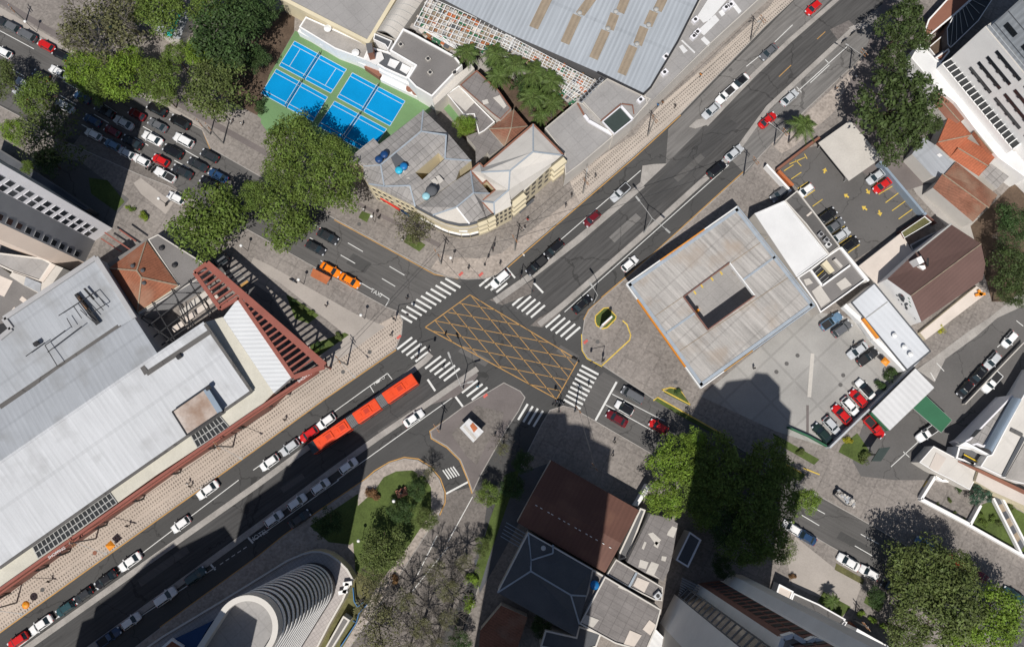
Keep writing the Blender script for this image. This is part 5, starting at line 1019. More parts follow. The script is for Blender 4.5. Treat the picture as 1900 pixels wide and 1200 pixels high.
W = WP('O', [(165, 470), (560, 160), (595, 215), (665, 335), (430, 590), (352, 655)], 2.2); MB().prism(W, 0, 2.2, 'cream_floor', 'pale_wall').build('floor', f6)
bldg('side_terrace', 'cream paved side terrace with planters below the brown gable house', 'O', [(735, 1085), (1260, 655), (1320, 700), (1330, 740), (790, 1150)], 1.2, 'cream_wall', 'cream_floor', 0)
tg = bldg('timber_deck', 'narrow timber and grass roof strip beside the shaded patio', 'O', [(560, 155), (780, 5), (845, 60), (590, 210)], 2.6, 'brown_wall', 'dry_lawn', .2, 'white_wall', .12)
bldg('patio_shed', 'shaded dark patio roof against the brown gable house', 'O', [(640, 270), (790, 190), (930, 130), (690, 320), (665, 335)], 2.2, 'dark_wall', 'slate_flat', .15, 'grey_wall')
t = MB(); 
for a, b in (((1250, 740), (1315, 720)), ((1280, 690), (1300, 745)), ((1295, 735), (1340, 725))): t.bar(P(*g('O', a)[0], 1.6), P(*g('O', b)[0], 1.6), .5, .3, 'orange_paint')
tag(t.build('orange_slide'), 'small orange play slide at the corner of the cream side terrace', 'slide')
f7 = bldg('car_port', 'weathered white flat carport roof by the car park entrance', 'a3', [(390, 1050), (622, 885), (760, 1050), (858, 1158), (620, 1325), (500, 1190)], 3, 'pole_grey', 'median_concrete', 0)
for ch in list(f7.children):
    if ch.name.startswith('wall'): bpy.data.objects.remove(ch)
W = WP('a3', [(390, 1050), (622, 885), (858, 1158), (615, 1328)], 3); f7c = [ch for ch in f7.children]
for ch in f7c: bpy.data.objects.remove(ch)
MB().prism(W, 2.8, 3, 'white_roof_worn' if 'white_roof_worn' in M else 'fibre_light', 'pale_wall', True).build('roof', f7)
for p in inset(W, .6): MB().tube((p.x, p.y, KB), (p.x, p.y, 2.8), .1, .1, 'pole_grey').build('post', f7)
def wallrun(name, label, c, pts, h, m, wd=.25, cat='wall', base=0):
    mb = MB(); q = WP(c, pts, h)
    for a, b in zip(q, q[1:]): mb.bar((a.x, a.y, (h + base) / 2), (b.x, b.y, (h + base) / 2), wd, h - base, m)
    return tag(mb.build(name), label, cat)
wallrun('boundary_wall', 'long blue grey capped wall between car park and narrow lane', 'b3', [(845, 35), (1165, 415), (1185, 425)], 2.2, 'barrel_metal', .5)
wallrun('boundary_wall', 'orange and white low wall at the west end of the car park', 'b3', [(100, 105), (205, 215)], 1.6, 'orange_tin', .6)
wallrun('boundary_wall', 'white wall along the pavement beside the car park entrance', 'b3', [(10, 60), (190, 255)], 2, 'white_wall', .4)
wallrun('boundary_wall', 'white edged brown wall at the lower side of the car park by the machine roofs', 'b3', [(555, 670), (760, 915)], 4, 'white_wall', .5)
wallrun('boundary_wall', 'brick low wall along the upper edge of the car park', 'b3', [(90, 95), (290, -60), (400, -140)], 1.4, 'brick_flat', .5)
wallrun('boundary_wall', 'dark fence wall with white posts under the timber deck', 'b3', [(990, 550), (1180, 425), (1260, 490)], 1.8, 'brown_wall', .2)
# red tiled houses, top right
def gable(name, label, c, pts, r0, r1, ev, rg, roof, wall='pale_wall'):
    q = g(c, *[(x, y, ev) for x, y in pts]); a, b = g(c, (*r0, rg), (*r1, rg)); t = thing(name, label, 'house', (*cen(V3('F', q)).xy, 0)); wall3(t, V3('F', q), wall)
    roof3(t, 'F', [[q[0], q[1], b, a], [a, b, q[2], q[3]], [q[3], q[0], a], [q[1], q[2], b]], roof); ridge(t, 'F', [[a, b]], 'tan_patch', .2); return t
gable('tiled_house', 'terracotta gable roof with pale worn patch at the lane, lowest of the tiled roofs', 'b3', [(1230, 232), (1400, 40), (1705, 285), (1525, 482)], (1300, 130), (1640, 380), 4.5, 6, 'terracotta_old')
gable('tiled_house', 'bright orange terracotta roof in the middle beside the big dark tree', 'N', [(350, 975), (455, 745), (590, 905), (445, 1060)], (365, 960), (580, 915), 4.5, 5.6, 'terracotta_bright')
gable('tiled_house', 'dark red tiled roof partly under the big dark tree', 'N', [(330, 690), (380, 600), (560, 790), (470, 860)], (360, 650), (510, 820), 4.5, 5.4, 'brick_flat')
gable('tiled_house', 'orange terracotta roof with round skylight beside the long white roof', 'N', [(445, 1062), (560, 935), (760, 1050), (640, 1190)], (500, 1000), (700, 1120), 4.5, 5.6, 'terracotta_bright')
gable('tiled_house', 'terracotta roof slope just above the grey fibre roof near the white tower', 'N', [(590, 905), (640, 860), (770, 1010), (700, 1060)], (610, 885), (735, 1035), 4.3, 5.2, 'terracotta')
bldg('grey_lean_roof', 'small grey fibre cement roof with orange ridge next to the tiled houses', 'b3', [(1580, 130), (1660, 55), (1790, 150), (1700, 240)], 4.4, 'pale_wall', 'fibre_a', 0)
g1 = bldg('blue_grey_shed', 'long blue grey sheet roof shed below the tiled roofs', 'N', [(190, 1040), (270, 930), (350, 980), (480, 1085), (390, 1195), (330, 1190)], 4, 'pale_wall', 'metal_grey', 0)
rsheet(g1, 'roof_patch', 'N', [(355, 1045), (375, 1035), (395, 1050), (375, 1062)], 4.05, 'white_roof')
g2 = bldg('long_white_roof', 'long narrow white flat roof running beside the white tower', 'N', [(240, 292), (275, 320), (345, 395), (395, 432), (870, 1018), (905, 1060), (1000, 1180), (960, 1200), (770, 1062), (600, 850), (480, 690), (365, 600), (185, 392)], 5.5, 'white_wall', 'white_roof', .12, 'white_wall', .2)
g3 = bldg('glazed_gallery', 'narrow glazed gallery roof with white bars at the foot of the white tower', 'N', [(390, 432), (462, 388), (930, 968), (868, 1012)], 7.5, 'white_wall', 'glass_panel', .12, 'white_wall', .2)
q = WP('N', [(395, 432), (462, 392), (925, 965), (868, 1008)], 7.6)
for i in range(19): MB().bar(q[0].lerp(q[3], i / 18), q[1].lerp(q[2], i / 18), .18, .25, 'white_paint').build('glazing_bar', g3)
g4 = thing('white_tower', 'white stepped tower with long dark balcony slots and a grey blue upper part', 'tower', (*P(1850, 120).xy, 0))
A0 = P(*g('N', (458, 386))[0], 8); nv = Vector((math.cos(AE + R(95)), math.sin(AE + R(95)), 0))
B0 = P(*g('N', (940, 975))[0], 8); fd = (B0 - A0); fd.z = 0; Lf = fd.length; fd.normalize(); nn = Vector((-fd.y, fd.x, 0)); nn = nn if nn.x > 0 else -nn
zt1 = 19.5
def tow(o0, o1, l0, l1, z0, z1, m, mt, name):
    pts_ = [A0 + fd * l0 + nn * o0, A0 + fd * l1 + nn * o0, A0 + fd * l1 + nn * o1, A0 + fd * l0 + nn * o1]; return MB().prism(pts_, z0, z1, mt, m).build(name, g4)
tow(0, 26, 0, 70, 0, zt1, 'white_wall', 'fibre_light', 'lower_wall'); tow(1.0, 26, .5, 70, zt1, 48, 'metal_hall', 'grey_membrane', 'upper_wall')
for k in range(4):
    z = 9.6 + k * 2.6
    for l0, l1 in ((4 - k * .2, 10.5), (11.8, 19.5), (21, 28), (29.5, 38)):
        a = A0 + fd * (l0 + k * .5) - nn * .04; b = A0 + fd * (l1 + k * .5) - nn * .04; mb = MB().bar((a.x, a.y, z + .45), (b.x, b.y, z + .45), .1, .8, 'glass_dark'); 
        for s_ in range(3): 
            p = a.lerp(b, (s_ + .6) / 3.2); mb.box((p.x, p.y, z + .1), (.6, .14, .5), 'dark_steel', math.atan2(fd.y, fd.x))
        mb.build('balcony_slot', g4)
a, b = A0 + fd * .2 + nn * .3, A0 + fd * 69 + nn * .3; MB().bar((a.x, a.y, zt1 + .4), (b.x, b.y, zt1 + .4), .12, .8, 'metal_hall').build('balustrade', g4)
for k in range(6):
    for j in range(9):
        p = A0 + fd * (3.5 + j * 5 + (2.2 if k % 2 else 0)) + nn * .96; MB().box((p.x, p.y, zt1 + 3.0 + k * 4), (2.8, .12, 1.3), 'glass_dark', math.atan2(fd.y, fd.x)).build('window', g4)
jm = MB()
for k in range(5): 
    a, b = A0 + fd * .6 + nn * .97, A0 + fd * 69 + nn * .97; jm.bar((a.x, a.y, zt1 + 1.2 + k * 4.1), (b.x, b.y, zt1 + 1.2 + k * 4.1), .08, .1, 'slate_flat')
jm.build('panel_joint', g4)
g5 = bldg('brown_terrace', 'flat brick brown roof terrace between the dark glass roof and the tree', 'N', [(300, 132), (425, -5), (560, -60), (600, -10), (470, 108), (270, 275), (262, 240)], 4, 'brown_wall', 'brick_flat', .2, 'white_wall', .3)
bldg('brown_terrace', 'small brick brown slab next to the white tower base', 'N', [(345, 390), (438, 325), (446, 350), (385, 425)], 4, 'brown_wall', 'brick_flat', .2, 'white_wall', .3)
g6 = bldg('dark_glass_roof', 'dark glazed roof with thin white bars left of the grey blue tower', 'N', [(425, 195), (470, 105), (600, -10), (745, -20), (640, 140), (450, 325), (430, 300)], 4.5, 'dark_wall', 'glass_panel', .1, 'white_wall', .15)
q = WP('N', [(470, 108), (620, -30), (740, -20), (450, 320)], 4.55)
for i in range(8): MB().bar(q[0].lerp(q[1], i / 7.5), q[3].lerp(q[2], i / 7.5), .09, .1, 'pole_grey').build('glazing_bar', g6)
bldg('bamboo_planter', 'white edged planter bed with yellow green bamboo at the glass roof', 'N', [(300, 320), (400, 235), (440, 320), (350, 385)], 2.5, 'white_wall', 'soil', .3, 'white_wall', .2, cat='planter')
bldg('white_shed', 'bright white sheet roof at the right edge below the white tower', 'N', [(830, 1060), (950, 975), (1100, 1050), (1100, 1300), (1000, 1200)], 5, 'white_wall', 'white_roof', .1)
# awnings and buildings, right
h1 = bldg('white_awning', 'white corrugated canopy roof over the lot entrance', 'c3', [(1103, 370), (1240, 510), (915, 822), (782, 685)], 3.6, 'pole_grey', 'white_corrugated', 0, cat='canopy')
h2 = bldg('green_awning', 'dark green canopy roof beside the white corrugated canopy', 'c3', [(1180, 570), (1370, 748), (1292, 840), (1085, 660)], 3.2, 'pole_grey', 'green_awning', 0, cat='canopy')
for t_, pp, z_ in ((h1, [(1103, 370), (1240, 510), (915, 822), (782, 685)], 3.6), (h2, [(1180, 570), (1370, 748), (1292, 840), (1085, 660)], 3.2)):
    for ch in list(t_.children):
        if ch.name.startswith('wall'): bpy.data.objects.remove(ch)
    W = WP('c3', pp, z_); fm = MB()
    for a, b in zip(W, W[1:] + W[:1]): fm.bar(a - Vector((0, 0, .1)), b - Vector((0, 0, .1)), .1, .18, 'pole_grey')
    fm.build('frame', t_)
    for p in inset(W, .5): MB().tube((p.x, p.y, KB), (p.x, p.y, z_ - .1), .08, .08, 'pole_grey').build('post', t_)
MB().prism(WP('c3', [(782, 690), (800, 700), (918, 822), (900, 826), (775, 700)], 3), 2.0, 3.0, 'green_awning').build('valance', h1)
wallrun('boundary_wall', 'long blue grey wall between the station cars and the white canopy', 'c3', [(1130, 310), (900, 540), (640, 790), (475, 950)], 2.4, 'metal_white', .35)
wallrun('boundary_wall', 'low white wall along the ramp beside the parked row of cars', 'c3', [(1900, 180), (1650, 440), (1470, 630)], 1.4, 'fibre_light', .2)
wallrun('boundary_wall', 'dark hedge topped wall at the lower edge of the station forecourt', 'c3', [(170, 800), (330, 870), (475, 950)], 1.2, 'green_awning', .25)
h3 = bldg('striped_roof_hall', 'long pale striped sheet roof building with a blue barrel skylight at the right edge', 'V', [(985, 560), (1270, 20), (1480, -330), (1800, -200), (1700, 600), (1310, 860), (1100, 790), (870, 680), (940, 570)], 6, 'white_wall', 'white_sheet', .2, 'white_wall', .2)
q = WP('V', [(915, 490), (985, 560), (1290, 20), (1200, -20)], 6.4); mb = MB(); N_ = 8; L1 = []; L2 = []
for i in range(N_ + 1):
    t = i / N_; hz = 6.1 + 1.1 * math.sin(math.pi * t); p = q[0].lerp(q[1], t); p2 = q[3].lerp(q[2], t); L1.append((p.x, p.y, hz)); L2.append((p2.x, p2.y, hz))
mb.add(L1 + L2, [[i, i + 1, N_ + 2 + i, N_ + 1 + i] for i in range(N_)], 'barrel_metal'); mb.build('barrel_skylight', h3)
rsheet(h3, 'gutter', 'V', [(1080, 780), (1110, 790), (1320, 400), (1290, 370)], 6.02, 'slate_flat'); rsheet(h3, 'roof_patch', 'V', [(1180, 290), (1300, 350), (1285, 385), (1165, 325)], 6.02, 'asphalt_lot')
rsheet(h3, 'roof_patch', 'V', [(1115, 800), (1330, 420), (1600, 500), (1500, 900)], 5.95, 'median_concrete')
h4 = bldg('wedge_roof', 'narrow grey wedge roof with dark window beside the blue barrel skylight', 'V', [(700, 430), (760, 400), (1190, -40), (1210, -20), (905, 490), (840, 460), (760, 480)], 5.5, 'lilac_wall', 'fibre_c', .1, 'lilac_wall')
rbox(h4, 'roof_hatch', 'V', [(765, 385), (830, 310), (885, 305), (805, 385)], 5.4, 5.6, 'glass_panel'); rbox(h4, 'white_coping', 'V', [(650, 470), (720, 430), (980, 570), (960, 585), (800, 500)], 4.5, 5.8, 'white_wall')
h5 = bldg('light_well_house', 'white edged light well with machinery below the wedge roof', 'V', [(650, 480), (800, 500), (940, 575), (865, 680), (620, 600)], 4.2, 'white_wall', 'dark_wall', .6, 'white_wall', .3)
MB().bar(P(*g('V', (700, 560))[0], 4), P(*g('V', (840, 635))[0], 4), .2, .2, 'yellow_paint').bar(P(*g('V', (690, 590))[0], 4), P(*g('V', (800, 650))[0], 4), .6, .4, 'dark_steel').build('machine', h5)
h6 = bldg('striped_porch', 'pale slatted porch roof in front of the walled yard', 'V', [(395, 475), (640, 605), (850, 735), (815, 815), (760, 920), (560, 810), (395, 730), (250, 640)], 3.6, 'pale_wall', 'white_sheet', .08, 'white_wall', .15)
rsheet(h6, 'roof_patch', 'V', [(420, 540), (520, 600), (430, 740), (350, 690)], 3.6, 'cream_floor')
h7 = bldg('cream_strip_house', 'long cream roof strip with a brick red edge at the right', 'V', [(850, 735), (1310, 960), (1600, 1120), (1600, 1240), (1310, 1075), (985, 930), (820, 830)], 4.5, 'cream_wall', 'cream_floor', 0)
rsheet(h7, 'brick_edge', 'V', [(640, 620), (870, 715), (1310, 920), (1310, 965), (850, 740), (640, 635)], 4.7, 'brick_flat')
wallrun('yard_wall', 'white wall round three sides of the paved yard with potted plants', 'V', [(545, 830), (480, 825), (415, 785), (275, 1010), (620, 1190), (770, 1270), (875, 1075)], 1.5, 'white_wall', .5)
wallrun('yard_wall', 'long white wall along the pavement below the lawn with the sloping planter', 'd3', [(1120, 140), (1460, 320), (1830, 530), (1990, 620)], 1.3, 'white_wall', .5)
pl = thing('ramp_planter', 'sloping white edged ramp with tan and grey panels across the lawn', 'ramp', (*P(1870, 970).xy, KB))
q = WP('d3', [(1630, 130), (1690, 120), (1870, 470), (1830, 525)], 1.0); mb = MB()
mb.bar(q[0], q[3], .35, 1.0, 'white_wall'); mb.bar(q[1], q[2], .35, 1.0, 'white_wall'); mb.build('side_wall', pl)
for i in range(7):
    a, b, c_, d_ = q[0].lerp(q[3], i / 7), q[1].lerp(q[2], i / 7), q[1].lerp(q[2], (i + 1) / 7), q[0].lerp(q[3], (i + 1) / 7); MB().poly([a - Vector((0, 0, .3)), b - Vector((0, 0, .3)), c_ - Vector((0, 0, .3)), d_ - Vector((0, 0, .3))], 'slate_flat' if i % 2 == 0 else 'tan_patch').build('panel', pl)
# bottom right garden houses
bldg('ramp_house', 'grey sloping forecourt slab with white edge beside the striped tower', 'd3', [(205, 810), (385, 890), (580, 1000), (470, 1150), (330, 1050), (150, 950)], 3, 'white_wall', 'asphalt_lot', .3, 'white_wall', .25)
bldg('planter_house', 'narrow white walled planter strip beside the grey forecourt slab', 'd3', [(100, 745), (205, 800), (145, 960), (50, 900)], 3.2, 'white_wall', 'cream_floor', .3, 'white_wall', .3)
bldg('white_ridge_house', 'white flat roof with dark stain flecks at the bottom edge near the clipped hedge', 'd3', [(660, 1065), (900, 1200), (1000, 1300), (560, 1300)], 5, 'white_wall', 'white_roof', .15)
bldg('gate_house', 'small grey gate roof with white rails at the bottom right garden', 'd3', [(560, 1010), (590, 1020), (500, 1170), (460, 1150)], 3, 'white_wall', 'slate_flat', .2, 'white_wall', .15)
bldg('hedge_bench', 'tiny brick pillar at the clipped hedge corner', 'd3', [(600, 1035), (620, 1020), (660, 1060), (640, 1075)], 1.4, 'brick_flat', 'terracotta', 0, cat='pillar')
# kiosk, taxi shelter, bus stop, station sign
ki = thing('kiosk', 'white roofed street kiosk with rust stained lettering panel on the cobbled island', 'kiosk', (*P(875, 790).xy, KB))
q = WP('c1', [(1515, 805), (1585, 735), (1692, 832), (1615, 912)], 2.9); W = inset(q, .35)
MB().prism(W, KB, 2.7, None, 'pole_grey').build('wall', ki); mb = MB().prism(q, 2.7, 2.9, 'white_corrugated', 'white_paint', True); mb.build('roof', ki)
MB().prism(WP('c1', [(1590, 790), (1612, 765), (1648, 808), (1620, 840)], 2.98), 2.9, 2.98, 'orange_tin').build('roof_lettering_panel', ki)
MB().prism(WP('c1', [(1540, 800), (1555, 785), (1640, 880), (1625, 895)], 2.95), 2.9, 2.95, 'fibre_light').build('roof_rib', ki)
ts = thing('taxi_shelter', 'rusty orange sheet roof taxi shelter beside the taxis', 'shelter', (*P(594, 513).xy, KB))
q = WP('b1', [(440, 822), (568, 888), (535, 940), (418, 878)], 2.5); MB().prism(q, 2.42, 2.5, 'orange_tin', None or 'orange_tin', True).build('roof', ts)
for p in inset(q, .3): MB().tube((p.x, p.y, KB), (p.x, p.y, 2.42), .05, .05, 'dark_steel').build('post', ts)
MB().box((*cen(q).xy, KB + .45), (2.6, .4, .08), 'wood', AC).build('seat', ts)
sg = thing('price_totem', 'white and orange filling station totem on the round flower bed', 'sign', (*P(1126, 596).xy, KB))
p = P(*g('S', (345, 420))[0], 4); MB().box((p.x, p.y, 2.5), (2.6, .35, 4.6), 'white_paint', AE).build('panel', sg); MB().box((p.x, p.y, 3.3), (1.8, .42, 1.6), 'orange_paint', AE).build('price_panel', sg); MB().box((p.x, p.y, 4.82), (2.5, .33, .05), 'white_paint', AE).build('cap', sg)
bb = thing('advert_board', 'dark blue glass advertising board on a post by the lot entrance', 'sign', (*P(1628, 835).xy, KB))
q = WP('c3', [(840, 955), (920, 945), (850, 1050), (780, 1050)], 5); MB().prism(q, 4.7, 5, 'glass_teal', 'dark_steel', True).build('panel', bb); c_ = cen(q); MB().tube((c_.x, c_.y, KB), (c_.x, c_.y, 4.7), .15, .12, 'dark_steel').build('post', bb)
dm = thing('rubble_skip', 'open pale skip full of rubble on the pavement by the lower street', 'skip', (*P(1567, 917).xy, KB))
q = WP('d3', [(500, 105), (530, 72), (650, 145), (635, 195), (590, 185)], 1.4); MB().prism(q, KB, 1.4, None, 'dark_wall').build('body', dm)
mb = MB(); 
for k in range(40):
    p = q[0].lerp(q[1], random.random()).lerp(q[3].lerp(q[2], random.random()), random.random()); mb.box((p.x, p.y, 1.3 + random.random() * .2), (random.uniform(.2, .7), random.uniform(.2, .5), .3), random.choice(['fibre_light', 'median_concrete', 'metal_grey']), random.random() * 3)
mb.poly([(p.x, p.y, 1.2) for p in q], 'median_concrete'); mb.build('rubble', dm)
fl_ = MB()
for x, y in ((575, 1155), (590, 1165)): pass
for c, x, y, m_, lb in (('d0', 790, 472, 'orange_paint', 'orange square parasol on the patterned pavement by the mall'), ('d0', 183, 897, 'orange_paint', 'small round orange and yellow parasol on the patterned pavement'), ('c3', 885, 318, 'orange_paint', 'bright orange square parasol at the store front')):
    p = P(*g(c, (x, y))[0], 2.2); t = thing('parasol', lb, 'parasol', (p.x, p.y, KB), 'orange parasols'); sq = c != 'd0' or x > 500
    MB().lathe((p.x, p.y, 2.1), [(1.0 if sq else .75, 0), (.55, .25), (.05, .45)], m_, 4 if sq else 12).build('canopy', t); MB().tube((p.x, p.y, KB), (p.x, p.y, 2.3), .03, .03, 'dark_steel').build('pole', t)
    if not sq: MB().lathe((p.x, p.y, 2.33), [(.4, 0), (.05, .26)], 'yellow_paint', 12).build('crown', t)
# ------------------------------------------------------------------ trees
def crown_mesh(name, seed, nl, per, leaf, flat=.55, tuft=False, rmin=.17, rmax=.3, fill=1.0):
    rn = random.Random(seed); mb = MB(); k = mb.mi('leaf_mid')
    lob = []
    ph = [rn.uniform(0, 6.28) for _ in range(4)]; am = [rn.uniform(.06, .17) for _ in range(4)]
    for i in range(nl):
        a = rn.uniform(0, 6.283); edge = 1 + sum(am[j] * math.sin((j + 2) * a + ph[j]) for j in range(4))
        r = math.sqrt(rn.random()) * .82 * edge; z = math.sqrt(max(0, 1 - min(1, r) ** 2)) * flat * rn.uniform(.55, 1.15)
        lob.append((r * math.cos(a), r * math.sin(a), z - .12, rn.uniform(rmin, rmax)))
    for x, y, z, R0 in lob:
        for _ in range(int(per * (R0 / .24) ** 2 * fill * rn.choice((.45, .9, 1.1, 1.25)))):
            while True:
                d = Vector((rn.gauss(0, 1), rn.gauss(0, 1), rn.gauss(.35, 1)))
                if d.length > .1: break
            d.normalize(); 
            if d.z < -.35: continue
            c = Vector((x, y, z)) + d * R0 * rn.choice((rn.uniform(.5, .9), rn.uniform(.8, 1.08), rn.uniform(.9, 1.25))); nrm = (d + Vector((rn.gauss(0, .5), rn.gauss(0, .5), rn.gauss(.35, .4)))).normalized()
            t = nrm.orthogonal().normalized(); t = Matrix.Rotation(rn.uniform(0, 6.28), 3, nrm) @ t; b = nrm.cross(t); s = leaf * rn.uniform(.6, 1.35); e = s * rn.uniform(.5, .85)
            o = len(mb.v); mb.v += [c - t * s, c - b * e * .7, c + t * s, c + b * e * .7]; mb.f.append([o, o + 1, o + 2, o + 3]); mb.m.append(k)
    return mb.mesh(name)
CROWNS = [crown_mesh('crown', 10 + i, 72, 125, .042, rmin=.13, rmax=.28) for i in range(5)]
SPARSE = [crown_mesh('crown', 30 + i, 70, 50, .04, rmin=.14, rmax=.26) for i in range(2)]
TUFTS = [crown_mesh('crown', 50 + i, 120, 110, .05, flat=.7, rmin=.11, rmax=.17) for i in range(2)]
SHRUBS = [crown_mesh('crown', 70 + i, 14, 60, .09, flat=.8, rmin=.3, rmax=.45) for i in range(2)]
def set_mat(o, m):
    for i, s in enumerate(o.material_slots): s.link = 'OBJECT'; s.material = M[m]
def limbs(seed, r, h, n, bare=False):
    rn = random.Random(seed); mb = MB(); mat = 'bark_pale' if bare else 'bark'
    r0 = max(.12, r * .05); top = Vector((rn.uniform(-.3, .3), rn.uniform(-.3, .3), h * .55)); mb.tube((0, 0, 0), top, r0, r0 * .75, mat, 8)
    def grow(p, d, L, rad, lev):
        q = p + d * L; mb.tube(p, q, rad, rad * .6, mat, 5, False)
        if lev <= 0: return
        for _ in range(3 if bare else 2):
            dd = (d + Vector((rn.uniform(-.75, .75), rn.uniform(-.75, .75), rn.uniform(-.2, .35)))).normalized(); grow(q, dd, L * rn.uniform(.55, .8), rad * .58, lev - 1)
    for i in range(n):
        a = 6.283 * i / n + rn.uniform(-.3, .3); d = Vector((math.cos(a), math.sin(a), .55)).normalized(); grow(top, d, r * (.42 if not bare else .36), r0 * .6, 4 if bare else 1)
    return mb.mesh('trunk')
TREES = 'street and garden trees'
tcount = [0]
def tree(label, c, x, y, rp, tone, zc=7.5, kind='b', sx=1, sy=1, rz=None, group=None, cat='tree', name='tree', base=KB):
    """rp: crown radius in photo pixels at full size"""
    i = tcount[0]; tcount[0] += 1; px, py = g(c, (x, y))[0]; p = P(px, py, zc); r = (P(px + rp, py, zc) - p).length * (1.16 if (px < 480 and py < 300) or kind == 'a' else 1.04)
    t = thing(name, label, cat, (p.x, p.y, base), group); rn = random.Random(i)
    me = {'b': CROWNS, 's': SPARSE, 'a': TUFTS, 'u': SHRUBS}[kind]; o = bpy.data.objects.new('crown', me[i % len(me)]); COL.objects.link(o); o.parent = t
    o.scale = (r * sx, r * sy, r * (.95 if kind != 'u' else .8)); o.rotation_euler = (0, 0, rn.uniform(0, 6.28) if rz is None else rz); o.location = (0, 0, max(.05, zc - r * .33 if kind != 'u' else .1)); set_mat(o, 'leaf_' + tone)
    if kind != 'u':
        l = bpy.data.objects.new('trunk', limbs(i, r, max(2.5, zc + r * .15), 5, kind == 's')); COL.objects.link(l); l.parent = t
    else:
        l = MB().tube((p.x, p.y, base), (p.x, p.y, base + .5), .08, .05, 'bark', 6).build('trunk', t)
    return t
